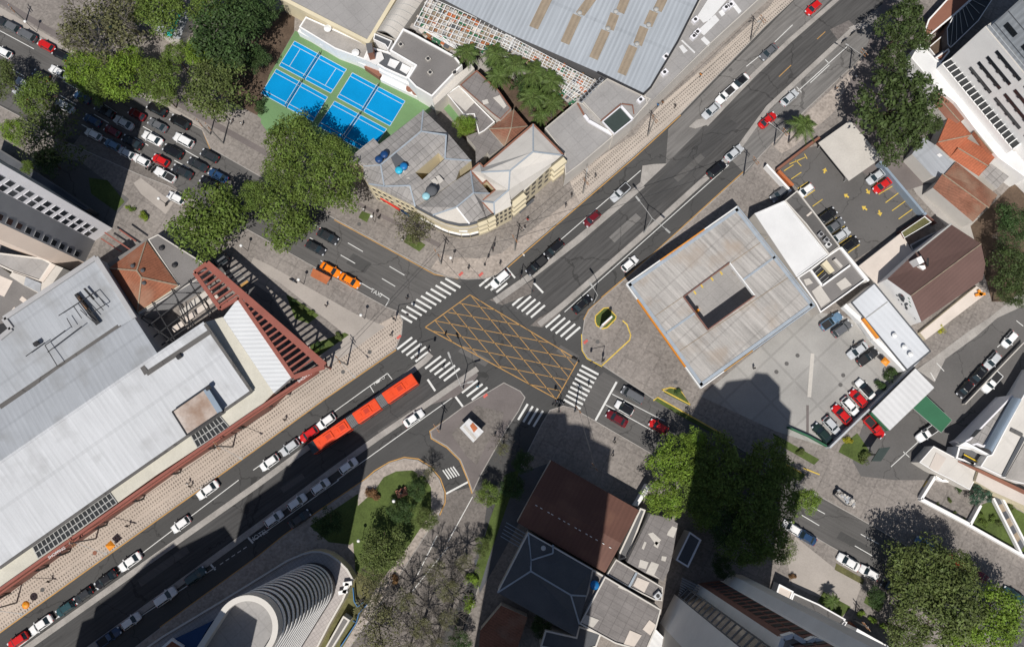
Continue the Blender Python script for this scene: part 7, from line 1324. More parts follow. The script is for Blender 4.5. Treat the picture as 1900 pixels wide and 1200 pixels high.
for a in (
    ('c1', 535, 757, '-w', 'white', 'hatch', 'beside the orange bus, just ahead of the red car', NL), ('c1', 408, 852, '-w', 'red', 'hatch', 'beside the tail of the orange bus on the mall side', NL), ('c1', 268, 948, '-w', 'silver', 'hatch', 'next behind the red car beside the bus', NL), ('c1', 117, 1060, '-w', 'white', 'hatch', 'on the mall side, two places from the red car by the bus', NL),
    ('d0', 1490, 72, '-w', 'white', 'sedan', 'alone in the kerb lane of the mall side', NL), ('d0', 1297, 320, '-w', 'white', 'hatch', 'parked at the median line below the red parasol pavement', NL), ('d0', 932, 588, '-w', 'white', 'sedan', 'next to black cars on the mall side, near the parasol', NL), ('d0', 757, 715, '-w', 'black', 'sedan', 'right behind the white saloon on the mall side', NL), ('d0', 595, 830, '-w', 'dark', 'hatch', 'middle of three dark cars on the mall side', NL), ('d0', 468, 922, '-w', 'teal', 'hatch', 'lowest of three dark cars on the mall side', NL), ('d0', 292, 1040, '-w', 'white', 'sedan', 'between red car and dark cars at the bottom left', NL), ('d0', 125, 1155, '-w', 'red', 'hatch', 'at the bottom left corner of the avenue', NL),
    ('c1', 1177, 735, 'w', 'white', 'sedan', 'at the stop line across from the orange bus', WL), ('c1', 695, 1085, 'w', 'white', 'hatch', 'just inside the round tower shadow', WL), ('d1', 480, 48, 'w', 'white', 'hatch', 'second in the shaded far lane row', WL), ('d1', 312, 160, 'w', 'white', 'hatch', 'third in the shaded far lane row', WL), ('d1', 145, 280, 'w', 'white', 'hatch', 'fourth in the shaded far lane row', WL), ('d1', 330, 280, 'w', 'dark', 'sedan', 'in the kerb lane by the shaded round tree', WL), ('d0', 1400, 690, 'w', 'teal', 'suv', 'in deep shadow near the ringed tower', WL), ('d0', 1185, 840, 'w', 'white', 'suv', 'in shadow left of the ringed tower', WL), ('d0', 937, 1015, 'w', 'white', 'hatch', 'in shadow at the bottom left of the far lane', WL), ('d0', 780, 1130, 'w', 'blue', 'pickup', 'lowest in the shaded far lane', WL),
    ('b1', 1812, 902, '-e', 'white', 'suv', 'stopped on the zebra crossing at the corner building', WL), ('b2', 348, 682, '-e', 'black', 'suv', 'behind the black pickup in the parking bay', WL), ('b2', 222, 802, '-e', 'black', 'pickup', 'at the stop line parking bay of the avenue', WL), ('b2', 628, 458, '-e', 'maroon', 'hatch', 'parked at the median of the avenue', WL), ('b2', 835, 265, '-e', 'silver', 'pickup', 'near the pale island tip of the avenue', WL), ('a2', 1505, 810, '-e', 'silver', 'sedan', 'lowest of three parked along the avenue wall side', WL), ('a2', 1607, 697, '-e', 'white', 'pickup', 'middle of three parked along the avenue', WL), ('a2', 1715, 600, '-e', 'white', 'sedan', 'with dark roof, topmost of three along the avenue', WL), ('a3', 28, 380, '-e', 'grey', 'sedan', 'alone between ribbed hall pavement and bus lanes', WL), ('a3', 355, 55, '-e', 'red', 'hatch', 'at the top edge of the avenue', WL),
    ('b2', 905, 788, 'e', 'white', 'hatch', 'driving beside the filling station canopy', WL), ('b2', 555, 1085, 'e', 'black', 'sedan', 'near the zebra crossing by the station corner', WL), ('b2', 1545, 95, 'e', 'black', 'suv', 'beside the thin median above the canopy', WL), ('a2', 1672, 1122, 'e', 'silver', 'sedan', 'just ahead of the black car above the canopy', WL), ('a3', 180, 715, 'e', 'silver', 'sedan', 'in the palm shade of the avenue', WL), ('a3', 20, 880, 'e', 'red', 'sedan', 'by the lamp post near the lone palm', WL),
    ('b1', 545, 588, 'c', 'dark', 'sedan', 'under the street trees, upper of two together', Q_), ('b1', 455, 670, 'c', 'dark', 'sedan', 'under the street trees, lower of two together', Q_), ('b1', 565, 832, 'c', 'orange', 'sedan', 'taxi beside the rusty shelter', 'orange taxis at the rank'), ('b1', 708, 912, 'c', 'orange', 'sedan', 'taxi first in the rank by the road letters', 'orange taxis at the rank'),
    ('a0', 75, 192, '-c', 'grey', 'suv', 'parked in the kerb bay at the top left', Q_), ('a0', 195, 257, '-c', 'grey', 'suv', 'parked behind the red car at the top left', Q_), ('a0', 335, 332, '-c', 'red', 'hatch', 'parked at the kerb at the top left', Q_), ('a0', 440, 400, '-c', 'black', 'hatch', 'parked half under the green tree at the top left', Q_), ('a0', 427, 527, '-c', 'white', 'sedan', 'driving in the sun at the top left', Q_), ('a0', 22, 382, '-c', 'white', 'hatch', 'cut by the left edge of the picture', Q_), ('a0', 298, 552, '-c', 'black', 'hatch', 'in the tree shade by the white ones', Q_), ('a0', 178, 615, '-c', 'silver', 'sedan', 'upper of two in spotted tree shade', Q_), ('a0', 155, 682, '-c', 'silver', 'hatch', 'lower of two in spotted tree shade', Q_), ('a0', 472, 778, '-c', 'white', 'sedan', 'half shaded at the tower shadow edge', Q_), ('a0', 600, 712, '-c', 'blue', 'hatch', 'at the shaded tree foot in the queue', Q_),
    ('a0', 675, 882, '-c', 'blue', 'hatch', 'in the tower shadow, left end of the queue', Q_), ('a0', 765, 812, '-c', 'black', 'sedan', 'in the tower shadow beneath the kerb tree', Q_), ('a0', 905, 900, '-c', 'silver', 'sedan', 'in the tower shadow, middle of the queue', Q_), ('a0', 1002, 838, '-c', 'maroon', 'hatch', 'in the tower shadow near the kerb', Q_), ('a0', 1150, 802, '-c', 'black', 'suv', 'by the kerb at the shadow edge', Q_), ('a0', 1320, 895, '-c', 'black', 'suv', 'in the sun by the kerb, right of the queue', Q_), ('a0', 1155, 917, '-c', 'grey', 'sedan', 'with brownish roof at the shadow edge', Q_), ('a0', 1117, 1015, '-c', 'white', 'sedan', 'in the sun second lane of the queue', Q_), ('a0', 1347, 1030, '-c', 'white', 'suv', 'in the sun middle lane of the queue', Q_), ('a0', 967, 1042, '-c', 'black', 'sedan', 'in the tower shadow, third lane', Q_), ('a0', 822, 962, '-c', 'maroon', 'hatch', 'in the tower shadow, third lane', Q_), ('a0', 682, 985, '-c', 'white', 'hatch', 'in the tower shadow by the cobbles', Q_), ('a0', 825, 1062, '-c', 'steel', 'hatch', 'in the tower shadow, outer row', Q_), ('a0', 925, 1122, '-c', 'silver', 'hatch', 'in the tower shadow, lower outer row', Q_), ('a0', 1037, 1175, '-c', 'white', 'hatch', 'at the shadow edge by the motorcycles', Q_), ('a0', 1268, 1112, '-c', 'black', 'suv', 'between red and white cars in the sun', Q_), ('a0', 1537, 1142, '-c', 'dark', 'hatch', 'at the right end of the queue by the kerb', Q_),
    ('b0', 1178, 28, '-c', 'red', 'hatch', 'in the sunny queue by the white pickup', Q_), ('b0', 1337, 112, '-c', 'dark', 'sedan', 'beside the white pickup in the queue', Q_), ('b0', 1450, 60, '-c', 'dark', 'sedan', 'near the kerb tree in the queue', Q_), ('b0', 1210, 135, '-c', 'white', 'pickup', 'at the cobbles edge of the queue', Q_), ('b0', 1600, 140, '-c', 'blue', 'sedan', 'in the shade of the street tree, upper', Q_), ('b0', 1530, 190, '-c', 'black', 'hatch', 'in the shade of the street tree, lower', Q_), ('b0', 1290, 305, '-c', 'white', 'hatch', 'parked on cobbles under the largest round tree', Q_), ('a0', 0, 155, '-c', 'dark', 'hatch', 'cut by the left edge in the kerb bay', Q_),
    ('c2', 925, 565, '-d', 'grey', 'van', 'at the stop line, kerb side by the station', Q_), ('c2', 865, 660, '-d', 'white', 'hatch', 'with black roof at the stop line, middle lane', Q_), ('c2', 810, 737, '-d', 'maroon', 'sedan', 'at the stop line nearest the side yard', Q_), ('c2', 1117, 797, '-d', 'red', 'hatch', 'at the edge of the tree shade on the lower street', Q_),
    ('d3', 192, 345, '-d', 'white', 'hatch', 'half under the shaded trees on the lower street', Q_), ('d3', 292, 408, '-d', 'blue', 'sedan', 'behind the half hidden white one on the lower street', Q_), ('d3', 600, 590, '-d', 'white', 'sedan', 'parked by the grass strip, left of two', Q_), ('d3', 750, 668, '-d', 'white', 'hatch', 'parked by the grass strip, right of two', Q_), ('d3', 905, 772, '-d', 'dark', 'hatch', 'half under the big olive tree', Q_), ('d3', 1150, 462, '-d', 'steel', 'hatch', 'in the tree shade of the far kerb', Q_), ('d3', 1375, 590, '-d', 'red', 'hatch', 'half hidden by the olive trees', Q_), ('d3', 1520, 675, '-d', 'maroon', 'sedan', 'in the shade behind the half hidden red one', Q_), ('d3', 1790, 830, '-d', 'teal', 'sedan', 'at the right edge of the lower street', Q_)):
    car(*a, roof='black' if 'roof' in a[6] and a[4] == 'white' else None)
for a in (('b3', 298, 250, '-l', 'white', 'hatch', 'alone in the bay by the grey strip roof'), ('b3', 455, 438, 'l', 'black', 'suv', 'first of four by the grey strip roof'), ('b3', 512, 510, 'l', 'grey', 'sedan', 'second of four by the grey strip roof'), ('b3', 560, 577, 'l', 'silver', 'hatch', 'third of four by the grey strip roof'), ('b3', 622, 648, 'l', 'black', 'suv', 'last of four by the grey strip roof'), ('b3', 818, 145, '-l', 'silver', 'sedan', 'beside the red car by the long wall'), ('b3', 865, 210, '-l', 'red', 'sedan', 'in the bay by the long capped wall'), ('b3', 112, 272, '-l', 'grey', 'sedan', 'in the shade outside the white shop roof')):
    car(*a, group=PL, z=KB)
for a in (('c3', 487, 22, 'l', 'steel', 'pickup', 'nearest the canopy corner by the store'), ('c3', 565, 78, 'l', 'grey', 'suv', 'beside the steel blue pickup at the store'), ('c3', 682, 235, '-l', 'silver', 'sedan', 'in front of the store beside the charcoal pickup'), ('c3', 755, 285, 'l', 'dark', 'pickup', 'in front of the store by the orange parasol'), ('c3', 738, 520, '-p', 'white', 'sedan', 'with dark roof at the top of the wall row', ), ('c3', 685, 587, '-p', 'red', 'hatch', 'second in the wall row'), ('c3', 625, 645, 'p', 'white', 'hatch', 'third in the wall row between two red cars'), ('c3', 567, 710, '-p', 'red', 'sedan', 'fourth in the wall row'), ('c3', 490, 787, 'p', 'silver', 'hatch', 'fifth in the wall row'), ('c3', 422, 848, '-p', 'green', 'sedan', 'last in the wall row by the hedge'), ('c3', 802, 800, 'p', 'red', 'pickup', 'with open bed beside the white corrugated canopy'),
          ('c3', 1798, 155, '-r', 'white', 'hatch', 'topmost in the row along the low ramp wall'), ('c3', 1672, 312, '-r', 'silver', 'hatch', 'second in the row along the low ramp wall'), ('c3', 1567, 420, '-r', 'black', 'sedan', 'third in the row along the low ramp wall'), ('c3', 1470, 520, '-r', 'black', 'hatch', 'last in the row along the low ramp wall'), ('c3', 1665, 470, '-r', 'white', 'pickup', 'on the outer side of the low ramp wall'), ('c3', 1192, 842, '-l', 'white', 'pickup', 'half under the green canopy')):
    car(*a, group=SL, z=KB + .01, roof='black' if 'dark roof' in a[6] else None)
car('X', 800, 80, '-w', 'grey', 'suv', 'in the shaded yard at the tip of the red pergola', 'cars on the streets', KB)
# articulated bus
bus = thing('articulated_bus', 'long orange three section articulated bus in the bus lane', 'bus', (0, 0, 0), None)
pA, pB = P(*g('c1', (420, 962))[0], 3.0), P(*g('c1', (1186, 441))[0], 3.0); pA.z = pB.z = 0
d = (pB - pA).normalized(); Lb = (pB - pA).length; bus.location = pA.lerp(pB, .5); rzb = math.atan2(d.y, d.x); bus.rotation_euler = (0, 0, rzb)
def lbox(name, x0, x1, wd, z0, z1, m, parent=bus, y=0, bev=.12):
    me = MB().box(((x0 + x1) / 2, y, (z0 + z1) / 2), (x1 - x0, wd, z1 - z0), m).mesh(name); o = link(me, name, parent)
    if bev: b_ = o.modifiers.new('bevel', 'BEVEL'); b_.width = bev; b_.segments = 2
    return o
hx = Lb / 2; secs = ((-hx, -hx + Lb * .36), (-hx + Lb * .425, -hx + Lb * .645), (-hx + Lb * .71, hx))
for i, (x0, x1) in enumerate(secs):
    s_ = lbox('body_section', x0, x1, 2.45, .35, 3.1, 'bus_orange'); 
    for y_ in (-1, 1):
        o = lbox('window_strip', x0 + .5, x1 - .3, .04, 1.5, 2.4, 'car_glass', s_, y_ * 1.23, 0)
        o = lbox('skirt_stripe', x0 + .2, x1 - .1, .03, .5, 1.0, 'bus_red', s_, y_ * 1.23, 0)
    for t in (.2, .68):
        xm = x0 + (x1 - x0) * t; lbox('roof_hatch', xm - .4, xm + .4, .8, 3.1, 3.16, 'bus_orange', s_, 0, .03)
    for t in ((.5,) if i else (.48, .84)):
        xm = x0 + (x1 - x0) * t; lbox('air_conditioner', xm - .9, xm + .9, 1.5, 3.1, 3.32, 'bus_orange', s_, 0, .08); lbox('vent_grille', xm - .5, xm + .5, .9, 3.32, 3.34, 'bus_red', s_, 0, 0)
    lm_ = MB()
    for y_ in (-.85, .85): lm_.box(((x0 + x1) / 2, y_, 3.11), (x1 - x0 - .4, .05, .03), 'bus_red')
    link(lm_.mesh('roof_rail'), 'roof_rail', s_)
    for t in ((.22, .8) if i == 0 else (.5,)):
        for y_ in (-1.12, 1.12):
            wv = link(MB().tube((0, -.14, 0), (0, .14, 0), .48, .48, 'tyre', 16).mesh('wheel'), 'wheel', bus, (x0 + (x1 - x0) * t, y_, .48))
for (a0_, a1_), (b0_, b1_) in zip(secs, secs[1:]):
    mb = MB(); n_ = 9
    for k in range(n_): mb.box((a1_ + (b0_ - a1_) * (k + .5) / n_, 0, 1.7), ((b0_ - a1_) / n_ * (.98 if k % 2 else .6), 2.35 if k % 2 else 2.2, 2.55 if k % 2 else 2.4), 'bellows_grey')
    link(mb.mesh('bellows'), 'bellows', bus)
lbox('windscreen', -hx - .03, -hx + .25, 2.2, 1.3, 2.75, 'car_glass', bus, 0, .05); lbox('windscreen_hood', -hx - .02, -hx + 1.3, 2.3, 3.09, 3.14, 'car_glass', bus, 0, .04)
for y_ in (-.95, .95): lbox('headlight', -hx - .04, -hx + .1, .4, .7, .95, 'headlight', bus, y_, 0); lbox('tail_light', hx - .1, hx + .04, .3, .9, 1.3, 'tail_light', bus, y_, 0)
# motorcycles
mo = {}
b = MB().bar((-.55, 0, .62), (.45, 0, .72), .22, .26, 'paint_dark').bar((-.6, 0, .85), (.05, 0, .8), .26, .1, 'black_rubber').bar((.5, 0, .35), (.35, 0, 1.0), .07, .07, 'rim').bar((.33, -.36, 1.02), (.33, .36, 1.02), .05, .05, 'rim'); mo['frame'] = b.mesh('frame')
mo['wheel'] = MB().tube((0, -.06, 0), (0, .06, 0), .31, .31, 'tyre', 14).mesh('wheel')
def moto(c, x, y, vec, label, z=.004, grp='parked motorcycles'):
    px, py = g(c, (x, y))[0]; p = P(px, py, z); v = VEC[vec.strip('-')]; d = P(px + v[0], py + v[1], z) - p; t = thing('motorcycle', label, 'motorcycle', (p.x, p.y, z), grp, math.atan2(d.y, d.x) + (math.pi if vec[0] == '-' else 0))
    link(mo['frame'], 'frame', t); link(mo['wheel'], 'wheel', t, (-.62, 0, .31)); link(mo['wheel'], 'wheel', t, (.62, 0, .31)); return t
for a in (('a3', 575, 305, 'e', 'motorcycle riding the upper lane beside the pale island'), ('a3', 640, 250, 'e', 'motorcycle ahead near the island tip at the top right'), ('b0', 1095, 75, 'r', 'motorcycle parked between white cars in the queue, left'), ('b0', 1115, 85, 'r', 'motorcycle parked between white cars in the queue, middle'), ('b0', 1135, 100, 'r', 'motorcycle parked between white cars in the queue, right'), ('b0', 1240, 345, 'r', 'motorcycle parked on the cobbles beside the round tree'), ('b1', 295, 918, 'c', 'motorcycle standing on the pale path near the taxi shelter'), ('c2', 360, 620, 'w', 'motorcycle at the corner of the box junction, left'), ('c2', 380, 628, 'w', 'motorcycle at the corner of the box junction, middle'), ('c2', 400, 636, 'w', 'motorcycle at the corner of the box junction, right'), ('c2', 505, 308, 'd', 'motorcycle entering the box junction by the station corner')): moto(*a)

# ------------------------------------------------------------------ street furniture
def px3(c, x, y, z): return P(*g(c, (x, y))[0], z)
def globe_lamp(c, x, y, label, h=4.3):
    """x, y: the globe in the photograph"""
    p = px3(c, x, y, h); t = thing('globe_lamp', label, 'street lamp', (p.x, p.y, KB), 'globe lamps'); MB().tube((p.x, p.y, KB), (p.x, p.y, h - .2), .06, .045, 'dark_steel', 8).build('pole', t)
    MB().lathe((p.x, p.y, h - .3), [(.12, 0), (.28, .12), (.33, .32), (.26, .52), (.08, .62)], 'globe', 14).build('globe', t, True)
for a in (('b1', 790, 1165, 'globe lamp at the end of the cobbled lay-by near the crossing'), ('b1', 332, 905, 'globe lamp beside the taxi shelter'), ('b1', 868, 440, 'globe lamp on the pavement by the shop fronts'), ('b0', 1165, 310, 'globe lamp on the cobbles near the round tree'), ('d1', 755, 437, 'globe lamp on the lawn at the shadow edge'), ('d1', 1008, 152, 'globe lamp in the dark tree by the statue bed'), ('a0', 185, 160, 'globe lamp at the top left pavement'), ('b1', 1450, 745, 'globe lamp at the corner pavement'), ('b0', 1770, 655, 'globe lamp by the shaded yard of the pergola')): globe_lamp(*a)
def pole(c, x, y, label, h=9.5, arm=None, base=KB):
    """x, y: pole foot in the photograph"""
    p = px3(c, x, y, base); t = thing('utility_pole', label, 'pole', (p.x, p.y, base), 'utility poles'); MB().tube((p.x, p.y, base), (p.x, p.y, h), .17, .11, 'pole_concrete', 8).build('pole', t)
    d = Vector((math.cos(AW + PERP), math.sin(AW + PERP), 0)); top = Vector((p.x, p.y, h - .5)); mb = MB().bar(top - d * 1.0, top + d * 1.0, .12, .12, 'wood').bar(top - d * .8 - Vector((0, 0, .9)), top + d * .8 - Vector((0, 0, .9)), .1, .1, 'wood')
    for s_ in (-.9, -.3, .3, .9): mb.tube(top + d * s_, top + d * s_ + Vector((0, 0, .25)), .05, .03, 'globe', 6)
    mb.build('crossarm', t)
    if arm:
        q = px3(c, *arm, h - 1.2); MB().bar((p.x, p.y, h - 1.8), q, .07, .07, 'pole_grey').build('arm', t); MB().box(q, (.7, .25, .14), 'pole_grey', math.atan2(q.y - p.y, q.x - p.x)).build('lamp_head', t)
    return top
PT = {}
for i, a in enumerate((('c1', 690, 345, 'concrete pole on the patterned pavement at the mall corner', 9.5, (740, 430)), ('d0', 690, 420, 'concrete pole on the patterned pavement beside the orange parasol', 9.5, (760, 530)), ('d0', 120, 880, 'concrete pole on the patterned pavement at the left edge', 9.5, (150, 960)), ('c0', 1710, 945, 'concrete pole on the patterned pavement below the grid skylight', 9.5, (1770, 1030)),
                      ('b1', 1378, 790, 'concrete pole on the curved corner pavement', 9.5), ('b2', 60, 690, 'concrete pole at the corner pavement near the balcony fronts', 9.5), ('b2', 560, 270, 'pale pole on the patterned pavement below the grey flat block', 8, (590, 100)), ('a2', 1035, 1000, 'concrete pole on the patterned pavement by the grey block', 9.5), ('a2', 1790, 300, 'concrete pole on the patterned pavement beside the long wall', 9.5, (1850, 160)), ('b2', 1740, 145, 'concrete pole by the station pavement near the palm', 9.5), ('a3', 620, 510, 'pale bent lamp pole at the upper kerb of the avenue', 8, (600, 330)), ('a3', 65, 1070, 'lamp pole beside the lone palm', 8, (35, 905)), ('c2', 500, 690, 'concrete pole at the lower corner of the side yard', 9.5), ('c1', 1370, 820, 'dark pole at the kiosk island kerb', 8), ('a0', 1640, 1055, 'concrete pole on the club pavement by the courts', 9.5), ('a0', 1545, 990, 'slim pole on the kerb bulge by the courts', 7), ('c2', 620, 1090, 'concrete pole by the side yard in the shade', 8), ('d3', 640, 1010, 'slim pole by the clipped hedge', 6), ('a0', 190, 160, 'slim lamp pole at the top left pavement', 6))):
    PT[i] = pole(*a)
def wire(i, j, label, sag=.5, off=0.0):
    a, b = PT[i], PT[j]; cu = []; d = (b - a); n_ = Vector((-d.y, d.x, 0)).normalized(); N_ = 14
    for k in range(N_ + 1): t = k / N_; cu.append(a.lerp(b, t) + n_ * off + Vector((0, 0, .2 - sag * 4 * t * (1 - t))))
    mb = MB()
    for p, q in zip(cu, cu[1:]): mb.tube(p, q, .035, .035, 'dark_steel', 5, False)
    tag(mb.build('power_line'), label, 'power line')
wire(4, 0, 'thick overhead cable crossing the cross street at the zebra crossing'); wire(0, 3, 'overhead cable along the mall pavement, upper section', .5, .3); wire(3, 1, 'overhead cable along the mall pavement, middle section', .6, .3); wire(1, 2, 'overhead cable along the mall pavement, lower section', .5, .3); wire(4, 5, 'overhead cable round the corner pavement'); wire(5, 7, 'overhead cable along the pavement of the corner building', .7, .2); wire(7, 8, 'overhead cable along the pavement of the grey strip roof', .7, .2); wire(9, 5, 'overhead cable crossing the avenue to the corner pavement', .9); wire(12, 4, 'overhead cable crossing the box junction', .8); wire(12, 16, 'overhead cable over the side yard', .4)
def mast(c, x, y, arms, label, h=10.0, base=.14):
    """x, y: foot; arms: ends of the lamp arms in the photograph"""
    p = px3(c, x, y, base); t = thing('street_lamp', label, 'street lamp', (p.x, p.y, base), 'lamp masts on the medians'); MB().tube((p.x, p.y, base), (p.x, p.y, h), .13, .08, 'pole_grey', 8).build('pole', t)
    for ax, ay in arms:
        q = px3(c, ax, ay, h + .5); m_ = Vector((p.x, p.y, h)).lerp(q, .5) + Vector((0, 0, .2)); MB().bar((p.x, p.y, h), m_, .09, .09, 'pole_grey').bar(m_, q, .09, .09, 'pole_grey').build('arm', t)
        e = (q - Vector((p.x, p.y, q.z))).normalized(); MB().bar(q - e * .5, q + e * .7, .34, .16, 'pole_grey').build('lamp_head', t)
mast('b2', 1008, 562, ((965, 315), (1180, 545)), 'double arm lamp mast on the avenue median above the canopy'); mast('c1', 1540, 520, ((1440, 275), (1590, 470)), 'double arm lamp mast on the median tip near the zebra crossing', 8); mast('b2', 640, 1075, ((625, 950),), 'single arm lamp at the station corner kerb', 7.5)
def signal(c, x, y, ax, ay, label, h=5.6):
    p = px3(c, x, y, KB); t = thing('traffic_light', label, 'traffic light', (p.x, p.y, KB), 'traffic lights at the crossing'); MB().tube((p.x, p.y, KB), (p.x, p.y, h), .1, .07, 'dark_steel', 8).build('pole', t); q = px3(c, ax, ay, h)
    MB().bar((p.x, p.y, h - .1), q, .08, .08, 'dark_steel').build('arm', t)
    for e in (q, Vector((p.x, p.y, 3))):
        o = MB().box(e - Vector((0, 0, .3)), (.4, .35, 1.0), 'dark_steel').build('signal_head', t); MB().box(e + Vector((.21, 0, 0)), (.03, .2, .2), 'red_paint').build('red_lens', o); MB().box(e + Vector((.21, 0, -.6)), (.03, .2, .2), 'green_paint').build('green_lens', o)
signal('S', 275, 985, 130, 985, 'traffic light at the station corner by the zebra crossing'); signal('b1', 1760, 700, 1700, 790, 'traffic light at the curved corner pavement'); signal('c1', 1045, 20, 1130, -30, 'traffic light at the mall corner pavement'); signal('c2', 380, 690, 350, 610, 'traffic light at the side street corner'); signal('b2', 100, 905, 190, 985, 'traffic light on the avenue median by the stop line'); signal('c1', 1205, 300, 1290, 240, 'traffic light on the median tip by the mall crossing')
# courts: net posts with nets
for q, lb in zip(COURTS, ('net across the upper left blue court', 'net across the lower left blue court', 'net across the upper right blue court', 'net across the lower right blue court')):
    a, b, c_, d_ = [P(x, y) for x, y in q]; u, v = a.lerp(b, .5), d_.lerp(c_, .5); t = thing('court_net', lb, 'net', (*u.lerp(v, .5).xy, KB), 'nets on the blue courts')
    for p in (u, v): MB().tube((p.x, p.y, KB), (p.x, p.y, 1.75), .07, .05, 'dark_steel', 8).build('post', t)
    mb = MB().bar((u.x, u.y, 1.62), (v.x, v.y, 1.62), .05, .06, 'white_paint')
    for k in range(9): z_ = .9 + k * .08; mb.bar((u.x, u.y, z_), (v.x, v.y, z_), .012, .012, 'dark_steel')
    mb.build('netting', t)
# statue group on the lawn
stt = thing('statue', 'small statue on a red brick base in the lawn', 'statue', (*px3('d1', 1070, 90, 0).xy, KB)); p = stt.location
MB().box((p.x, p.y, .4), (2.2, 1.6, .6), 'brick_flat', .4).build('base', stt); MB().lathe((p.x, p.y, .7), [(.3, 0), (.35, .5), (.22, 1.1), (.3, 1.4), (.12, 1.6), (.17, 1.8), (.05, 2.0)], 'dark_steel', 12).build('figure', stt, True)
# manhole covers and paving blocks
for c, x, y in (('a2', 1645, 515), ('b1', 778, 500), ('c2', 668, 175), ('d0', 683, 523), ('d0', 308, 787), ('c1', 660, 395), ('c1', 855, 250), ('c3', 570, 420), ('c3', 550, 490), ('c3', 645, 478), ('c3', 455, 705), ('c3', 155, 335), ('c3', 235, 275), ('c3', 80, 395), ('c2', 1240, 470)):
    p = px3(c, x, y, 0); z_ = .008 if c in ('a2',) else KB + .022
    s_ = struct('manhole_cover', MB().lathe((p.x, p.y, z_ - .01), [(.42, 0), (.42, .02), (.36, .025)], 'asphalt_lot' if x != 683 else 'brick_flat', 14))

# ------------------------------------------------------------------ people
def person_mesh(stride, arm):
    me = bpy.data.meshes.new('body'); J = [((0, 0, .95), .125), ((0, 0, 1.2), .135), ((0, 0, 1.42), .11), ((0, 0, 1.52), .055), ((.01, 0, 1.64), .095), ((.02, 0, 1.74), .07)]; E_ = [(0, 1), (1, 2), (2, 3), (3, 4), (4, 5)]
    def chain(frm, pts):
        k = frm
        for p, r in pts: J.append((p, r)); E_.append((k, len(J) - 1)); k = len(J) - 1
        return k
    for s in (-1, 1):
        f = stride * s; chain(0, [((.02, s * .1, .9), .1), ((f * .5 + .04, s * .1, .5), .07), ((f, s * .1, .1), .05), ((f + .14, s * .11, .05), .045)])
        e = chain(2, [((0, s * .2, 1.4), .065), ((-f * .4 + arm * .05, s * .25, 1.13), .05), ((-f * .7 + .12 + arm * .1, s * .24, .9), .036)])
        hand = J[e][0]
        for k, (dx, dy, L_) in enumerate(((.02, .02, .09), (.01, .007, .1), (-.005, -.007, .095), (-.02, -.02, .08))): chain(e, [((hand[0] + dx, hand[1] + dy * s, hand[2] - L_), .012)])
        chain(e, [((hand[0] + .045, hand[1] - s * .02, hand[2] - .05), .013)])
    me.from_pydata([p for p, r in J], E_, []); o = bpy.data.objects.new('tmp', me); COL.objects.link(o); sk = o.modifiers.new('skin', 'SKIN'); 
    for i, (p, r) in enumerate(J): o.data.skin_vertices[0].data[i].radius = (r, r * (1.25 if i in (1, 2) else 1))
    o.data.skin_vertices[0].data[0].use_root = True; su = o.modifiers.new('sub', 'SUBSURF'); su.levels = 1; su.render_levels = 1
    dg = bpy.context.evaluated_depsgraph_get(); dg.update(); out = bpy.data.meshes.new_from_object(o.evaluated_get(dg)); bpy.data.objects.remove(o); out.name = 'body'; out.materials.clear()
    for m_ in ('skin', 'dark_steel', 'slate_flat'): out.materials.append(M[m_])
    for f in out.polygons:
        c = f.center; f.material_index = 1 if 1.02 < c.z < 1.5 and abs(c.y) < .3 and not (c.z < 1.12 and abs(c.y) > .2) else 2 if c.z <= 1.02 and abs(c.y) < .2 else 0
    return out
PM = [person_mesh(.24, 0), person_mesh(.05, 1)]
HAIR = MB().lathe((0, 0, 1.66), [(.115, -.03), (.118, .05), (.09, .115), (.03, .14)], 'hair', 12).mesh('hair')
FACE = MB().box((.1, 0, 1.645), (.05, .03, .04), 'skin').box((.085, .035, 1.675), (.02, .02, .015), 'hair').box((.085, -.035, 1.675), (.02, .02, .015), 'hair').mesh('face')
def person(c, x, y, top, legs, ang, pose, label, z=KB + .01):
    p = px3(c, x, y, z); t = thing('person', label, 'person', (p.x, p.y, z), 'people on the streets', ang); o = link(PM[pose], 'body', t); 
    for i, m_ in ((1, top), (2, legs)): o.material_slots[i].link = 'OBJECT'; o.material_slots[i].material = M[m_]
    h_ = link(HAIR, 'hair', t, (.0, 0, .01)); f_ = link(FACE, 'face', t)
